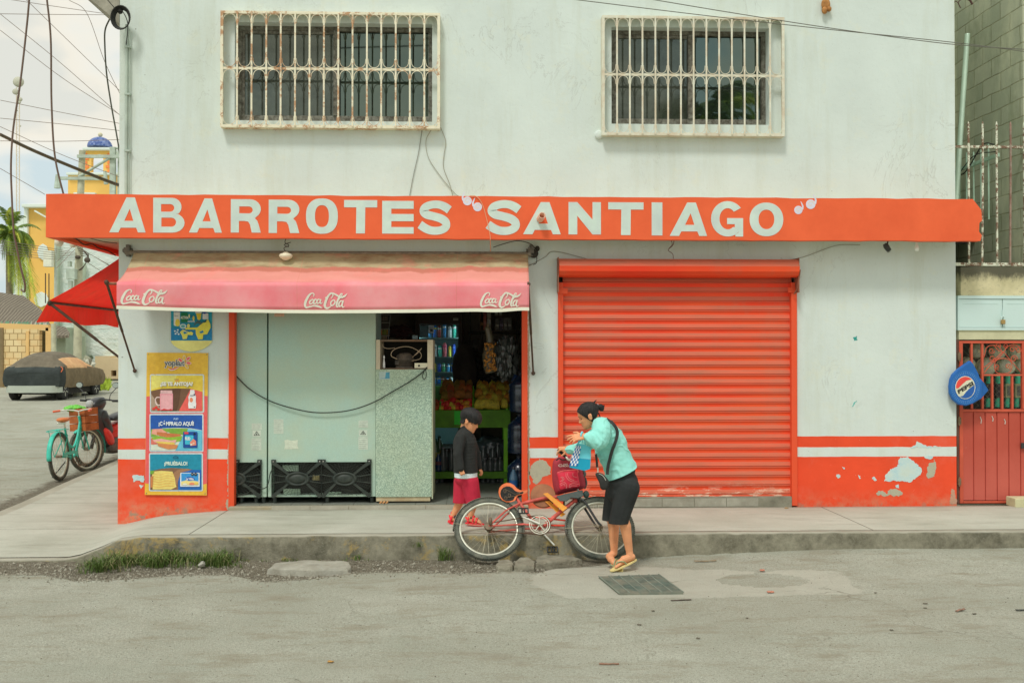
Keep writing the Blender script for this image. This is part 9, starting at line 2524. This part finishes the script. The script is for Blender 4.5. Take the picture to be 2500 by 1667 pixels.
m_bag = mk((.035,.036,.033), .6, .2, 20, .2, 60, name='black bag')
m = MB()
pts = [(900,345,8.52,.0),(960,385,8.475),(1010,440,8.455),(1042,500,8.452),(1048,560,8.450),(1030,640,8.445),(1005,710,8.443),(975,790,8.448),(950,880,8.452),(925,980,8.452),(915,1060,8.448),(912,1110,8.44)]
P_ = cr([z4(a[0], a[1], a[2] - .022) for a in pts], 5)
vs = []
for i, p in enumerate(P_):
 d = (P_[min(i+1, len(P_)-1)] - P_[max(i-1, 0)]); w_ = Vector((d.z, 0, -d.x)).normalized() * (.0135 if i > 4 else .009)
 vs += [p - w_, p + w_, p + w_ + Vector((0,.004,0)), p - w_ + Vector((0,.004,0))]
m.add(vs, [(i*4+j, i*4+(j+1) % 4, (i+1)*4+(j+1) % 4, (i+1)*4+j) for i in range(len(P_)-1) for j in range(4)], False); fixn(m.build('strap', m_bag, cb_))
m = MB(); pts = [z4(a, b_, 8.44) for a, b_ in ((755,830),(762,880),(768,940),(772,1010))]; m.tube(pts, .014, 4, flat=.2, up=(0,1,0)); m.build('strap', m_bag, cb_)
m = MB(); m.tube([z4(774,1012,8.44), z4(778,1080,8.44)], .003, 5); m.tube([z4(785,1012,8.44), z4(788,1078,8.44)], .003, 5); m.build('chain_link', m_chr, cb_)
def puff2(outline, Y, t_, name, mat, parent):
 cx = sum(p[0] for p in outline)/len(outline); cy = sum(p[1] for p in outline)/len(outline); n = len(outline); m = MB(); lv = []
 for u, s_ in ((-1,.75),(-.7,.95),(-.2,1),(.2,1),(.7,.95),(1,.75)): lv.append([z4(cx + (a-cx)*s_, cy + (b_-cy)*s_, Y - t_*u) for a, b_ in outline])
 m.add([p for l in lv for p in l], [(i*n+j, (i+1)*n+j, (i+1)*n+(j+1) % n, i*n+(j+1) % n) for i in range(5) for j in range(n)] + [tuple(range(n))[::-1], tuple(range(5*n, 6*n))], True)
 return fixn(m.build(name, mat, parent))
puff2(dens([(748,1098),(790,1082),(850,1100),(900,1150),(935,1200),(925,1260),(900,1310),(850,1320),(815,1290),(800,1220),(770,1160)]), 8.44, .028, 'pouch', m_bag, cb_)
m = MB(); m.tube(cr([z4(a, b_, 8.408) for a, b_ in ((795,1098),(840,1118),(870,1150),(890,1188))]), .0028, 5); m.build('zip', m_chr, cb_)
tb = thing('tote_bag', 'teal tote bag with blue and white checked end hanging from the woman\'s wrist', 'bag', z4(560, 1050, 8.46))
m_tb = mk(lin(96,186,200,.70), .6, .06, 9, .2, 40, name='light teal bag'); m_tb2 = mk(lin(24,140,168,.68), .6, .06, 9, .2, 40, name='teal bag'); m_bb = mk(lin(28,92,156,.68), .6, name='blue check'); m_bw = mk(lin(206,220,214,.72), .6, name='white check')
m = MB(); F0 = [(500,690),(690,735),(688,900),(680,1030),(600,1056),(392,1010),(395,940),(425,800)]
def tp(a, b_, d): return z4(a, b_, 8.46 - d)
o_ = [(500,680),(600,700),(688,740),(686,900),(520,885)]
m.add([tp(a, b_, .045) for a, b_ in o_] + [tp(a, b_, -.045) for a, b_ in o_], [(0,4,3,2,1),(5,6,7,8,9),(0,1,6,5),(1,2,7,6),(2,3,8,7)], False, 0)
o_ = [(520,885),(686,902),(676,1032),(602,1056),(395,1012),(395,992),(500,990)]
m.add([tp(a, b_, .046) for a, b_ in o_] + [tp(a, b_, -.046) for a, b_ in o_], [(0,6,5,4,3,2,1),(7,8,9,10,11,12,13),(1,2,9,8),(2,3,10,9),(3,4,11,10),(4,5,12,11)], False, 1)
fixn(m.build('bag_body', [m_tb, m_tb2], tb))
m = MB()
A, B_, C_, D_ = Vector((480,712)), Vector((552,722)), Vector((505,992)), Vector((392,985))
for i in range(8):
 for j in range(5):
  def q(u, v): return (A.lerp(B_, v)).lerp(D_.lerp(C_, v), u)
  p = [q((i+di)/8, (j+dj)/5) for di, dj in ((0,0),(0,1),(1,1),(1,0))]
  m.add([tp(v.x + (2 if False else 0), v.y, .050) for v in p], [(0,3,2,1)], False, (i + (j//1)) % 2)
m.add([tp(A.x, A.y, .049), tp(D_.x, D_.y, .049), tp(D_.x, D_.y, -.045), tp(A.x, A.y, -.045)], [(0,1,2,3)], False, 0)
m.build('checked_panel', [m_bw, m_bb], tb)
m = MB(); m.tube(cr([tp(486,720,.03), tp(505,690,.07), tp(548,640,.10), tp(552,570,.12), tp(562,532,.10), tp(578,535,.09), tp(580,600,.09), tp(572,660,.06), tp(560,700,.04)]), .007, 6, flat=.4); m.tube(cr([tp(500,700,.0), tp(520,660,.03), tp(556,560,.06), tp(575,540,.05), tp(600,640,.02), tp(610,705,.0)]), .006, 6, flat=.4); m.build('handle', m_tb, tb)
def zb(a, b_, Y): return W(1050 + a*.21692, 960 + b_*.21692, Y)
by = thing('person', 'small boy in dark sweater and crimson shorts walking past the shop door', 'person', (zb(400,1450,9.6).x, 9.6, .22))
Y1, Y0_, Y2 = 9.52, 9.60, 9.68
bd = MB()
TB = frame_at(zb(452, 312, Y0_), (.90, -.28, -.36), (.34, 0, .94)); hs2 = .98
head(bd, TB, hs2, True)
nk = zb(385, 440, Y0_)
bd.limb(TB @ Vector((0,-.035,-.05)), nk, .040, .044)
for a, b_, r0 in ((385,520,(.07,.10,.07)), (395,640,(.08,.10,.09)), (400,780,(.085,.10,.09)), (400,900,(.075,.09,.08)), (400,975,(.07,.08,.06))): bd.ell(zb(a, b_, Y0_), r0, None, 14, 10)
kB, aB = zb(345, 1200, 9.66), zb(262, 1365, 9.68); kA, aA = zb(500, 1200, 9.55), zb(455, 1385, 9.56)
bd.limb(zb(360, 1010, 9.65), kB, .052, .042); bd.limb(kB, kB.lerp(aB, .35), .041, .039); bd.limb(kB.lerp(aB, .35), aB, .039, .026)
bd.limb(zb(450, 1010, 9.55), kA, .052, .042); bd.limb(kA, kA.lerp(aA, .35), .041, .039); bd.limb(kA.lerp(aA, .35), aA, .039, .026)
hB, tB = zb(212, 1428, 9.69), zb(372, 1488, 9.66); hA, tA = zb(408, 1452, 9.57), zb(598, 1468, 9.53)
TBb = foot(bd, hB, tB, (-.2,0,1), .8); bd.limb(aB, TBb @ Vector((0,.025,.03)), .026, .026)
TBa = foot(bd, hA, tA, (0,0,1), .8); bd.limb(aA, TBa @ Vector((0,.025,.03)), .026, .026)
sN, eN, wN = zb(338, 500, 9.47), zb(312, 690, 9.42), zb(350, 845, 9.41)
bd.limb(sN, eN, .040, .032); bd.limb(eN, wN, .031, .022)
hand(bd, frame_at(wN, zb(368, 920, 9.40) - wN, (-.2,-1,.1)), .62, (.95,1.1,1.15,1.15), .03, (.5,.9), side=1)
sF, eF, wF = zb(450, 500, 9.74), zb(520, 690, 9.76), zb(548, 832, 9.74)
bd.limb(sF, eF, .040, .032); bd.limb(eF, wF, .031, .022)
hand(bd, frame_at(wF, zb(588, 900, 9.73) - wF, (.8,-.4,.4)), .62, (.45,.55,.6,.7), .05, (.6,.7), side=-1)
fuse(bd, 'body', [m_skin, m_lip, m_brow], by, .0025, 2, face_mat(TB, hs2))
h0 = MB(); head(h0, TB, hs2, True, grow=.017, gz=.004)
h = shell_cut(h0, TB, hs2, [((0,.100,.022), (0,.33,-.94)), ((0,-.09,-.050), (0,-.1,-1))])
for i in range(64):                  # ragged tips round the bowl cut
 a = 2*math.pi*i/64; x, y = .083*math.sin(a), .006 + .096*math.cos(a)
 z = .024 + .351*(y - .100); l = .010 + .014*random.random()
 if abs(y - .0) < .035: continue
 h.limb(TB @ (Vector((x*.97, y*.97, z + .022))*hs2), TB @ (Vector((x*.99, y, z - l))*hs2), .0085, .0035, 6)
def fringe(c):
 p = TB.inverted() @ c; a = math.atan2(p.x, p.y); return .0012*math.sin(a*38 + 2*noise.noise(c*20)) * (1 if p.z < .07 else .3) + .003*noise.noise(c*22)
fuse(h, 'hair', m_hair, by, .0035, 2, disp=fringe)
m_swt = mk((.030,.032,.030), .95, .2, 30, .4, 160, name='charcoal fleece')
s = MB()
s.limb(zb(395, 405, Y0_), zb(392, 440, Y0_), .052, .058)
for k in range(14):
 u = k/13; s.ell(zb(388 + 14*u, 455 + 425*u, Y0_), (.082 + .036*min(1, u*5), .105 + .022*min(1, u*5), .055), None, 20, 10)
s.limb(sN, eN, .056, .048); s.limb(eN, zb(345,838,9.41), .047, .036); s.limb(sF, eF, .052, .045); s.limb(eF, zb(545,825,9.74), .044, .035)
fuse(s, 'sweater', m_swt, by, .0045, 22, disp=lambda c: .0035*noise.noise(Vector((c.x*9, c.y*9, c.z*6))), cuts=[(zb(400, 886, Y0_), Vector((-.0,0,-1)))])
m = MB();
s = MB()
for a, b_ in ((402,870),(402,905),(402,930)): s.ell(zb(a, b_, Y0_), (.113,.125,.05), None, 18, 10)
fuse(s, 'shirt_hem', mk(lin(190,210,216,.66), .85, .06, 9, .3, 60, name='pale shirt'), by, .005, 2, cuts=[(zb(400, 943, Y0_), Vector((0,0,-1))), (zb(400, 880, Y0_), Vector((0,0,1)))])
s = MB(); s.ell(zb(405, 960, Y0_), (.112,.118,.07), None, 16, 10)
s.limb(zb(368,990,9.64), zb(345,1240,9.655), .088, .080); s.limb(zb(345,1240,9.655), zb(342,1300,9.655), .080, .080); s.limb(zb(450,990,9.555), zb(492,1240,9.545), .086, .074); s.limb(zb(492,1240,9.545), zb(500,1300,9.545), .074, .074)
fuse(s, 'shorts', mk(lin(158,34,54,.60), .85, .1, 12, .3, 60, name='crimson cotton'), by, .005, 12, disp=lambda c: .004*noise.noise(Vector((c.x*14, c.y*12, c.z*4))), cuts=[(zb(400, 1236, 9.6), Vector((0,0,-1))), (zb(400, 938, Y0_), Vector((0,0,1)))])
m_sd = mk(lin(216,40,50,.62), .5, .1, 12, name='red sandal'); m_sd2 = mk((.05,.03,.04), .6, name='sandal dark')
for T, l in ((TBb, (tB-hB).length), (TBa, (tA-hA).length)):
 m = MB(); n = 20; L_ = [((.030 + .008*(y/l))*math.sin(2*math.pi*i/n), y) for i in range(n) for y in [l*.5 - l*.57*math.cos(2*math.pi*i/n)]]
 m.add([T @ Vector((x, y, .002)) for x, y in L_] + [T @ Vector((x, y, -.020)) for x, y in L_], [tuple(range(n)), tuple(reversed(range(n, 2*n)))] + [(i, i+n, (i+1) % n+n, (i+1) % n) for i in range(n)])
 o = fixn(m.build('sandal', m_sd, by, bevel=.003))
 m = MB()
 for y0, z0_, w_ in ((.62,.042,.030),(.42,.058,.032),(.14,.060,.030)): m.tube(cr([T @ Vector((-w_*1.05, l*y0, .0)), T @ Vector((-w_*.95, l*y0, z0_*.7)), T @ Vector((0, l*(y0+.02), z0_+.012)), T @ Vector((w_*.95, l*y0, z0_*.7)), T @ Vector((w_*1.05, l*y0, 0))]), .0095, 6, flat=.45)
 m.tube(cr([T @ Vector((-.03, l*.15, .02)), T @ Vector((0, -.006, .05)), T @ Vector((.03, l*.15, .02))]), .012, 6, flat=.5); m.tube([T @ Vector((0,.0,.07)), T @ Vector((0,.012,.105))], .010, 6)
 m.build('sandal_straps', m_sd, o)
 m = MB(); m.tube(cr([T @ Vector((-.032, l*.30, .05)), T @ Vector((0, l*.30, .074)), T @ Vector((.032, l*.30, .05))]), .008, 6, flat=.5); m.build('buckle', m_sd2, o)
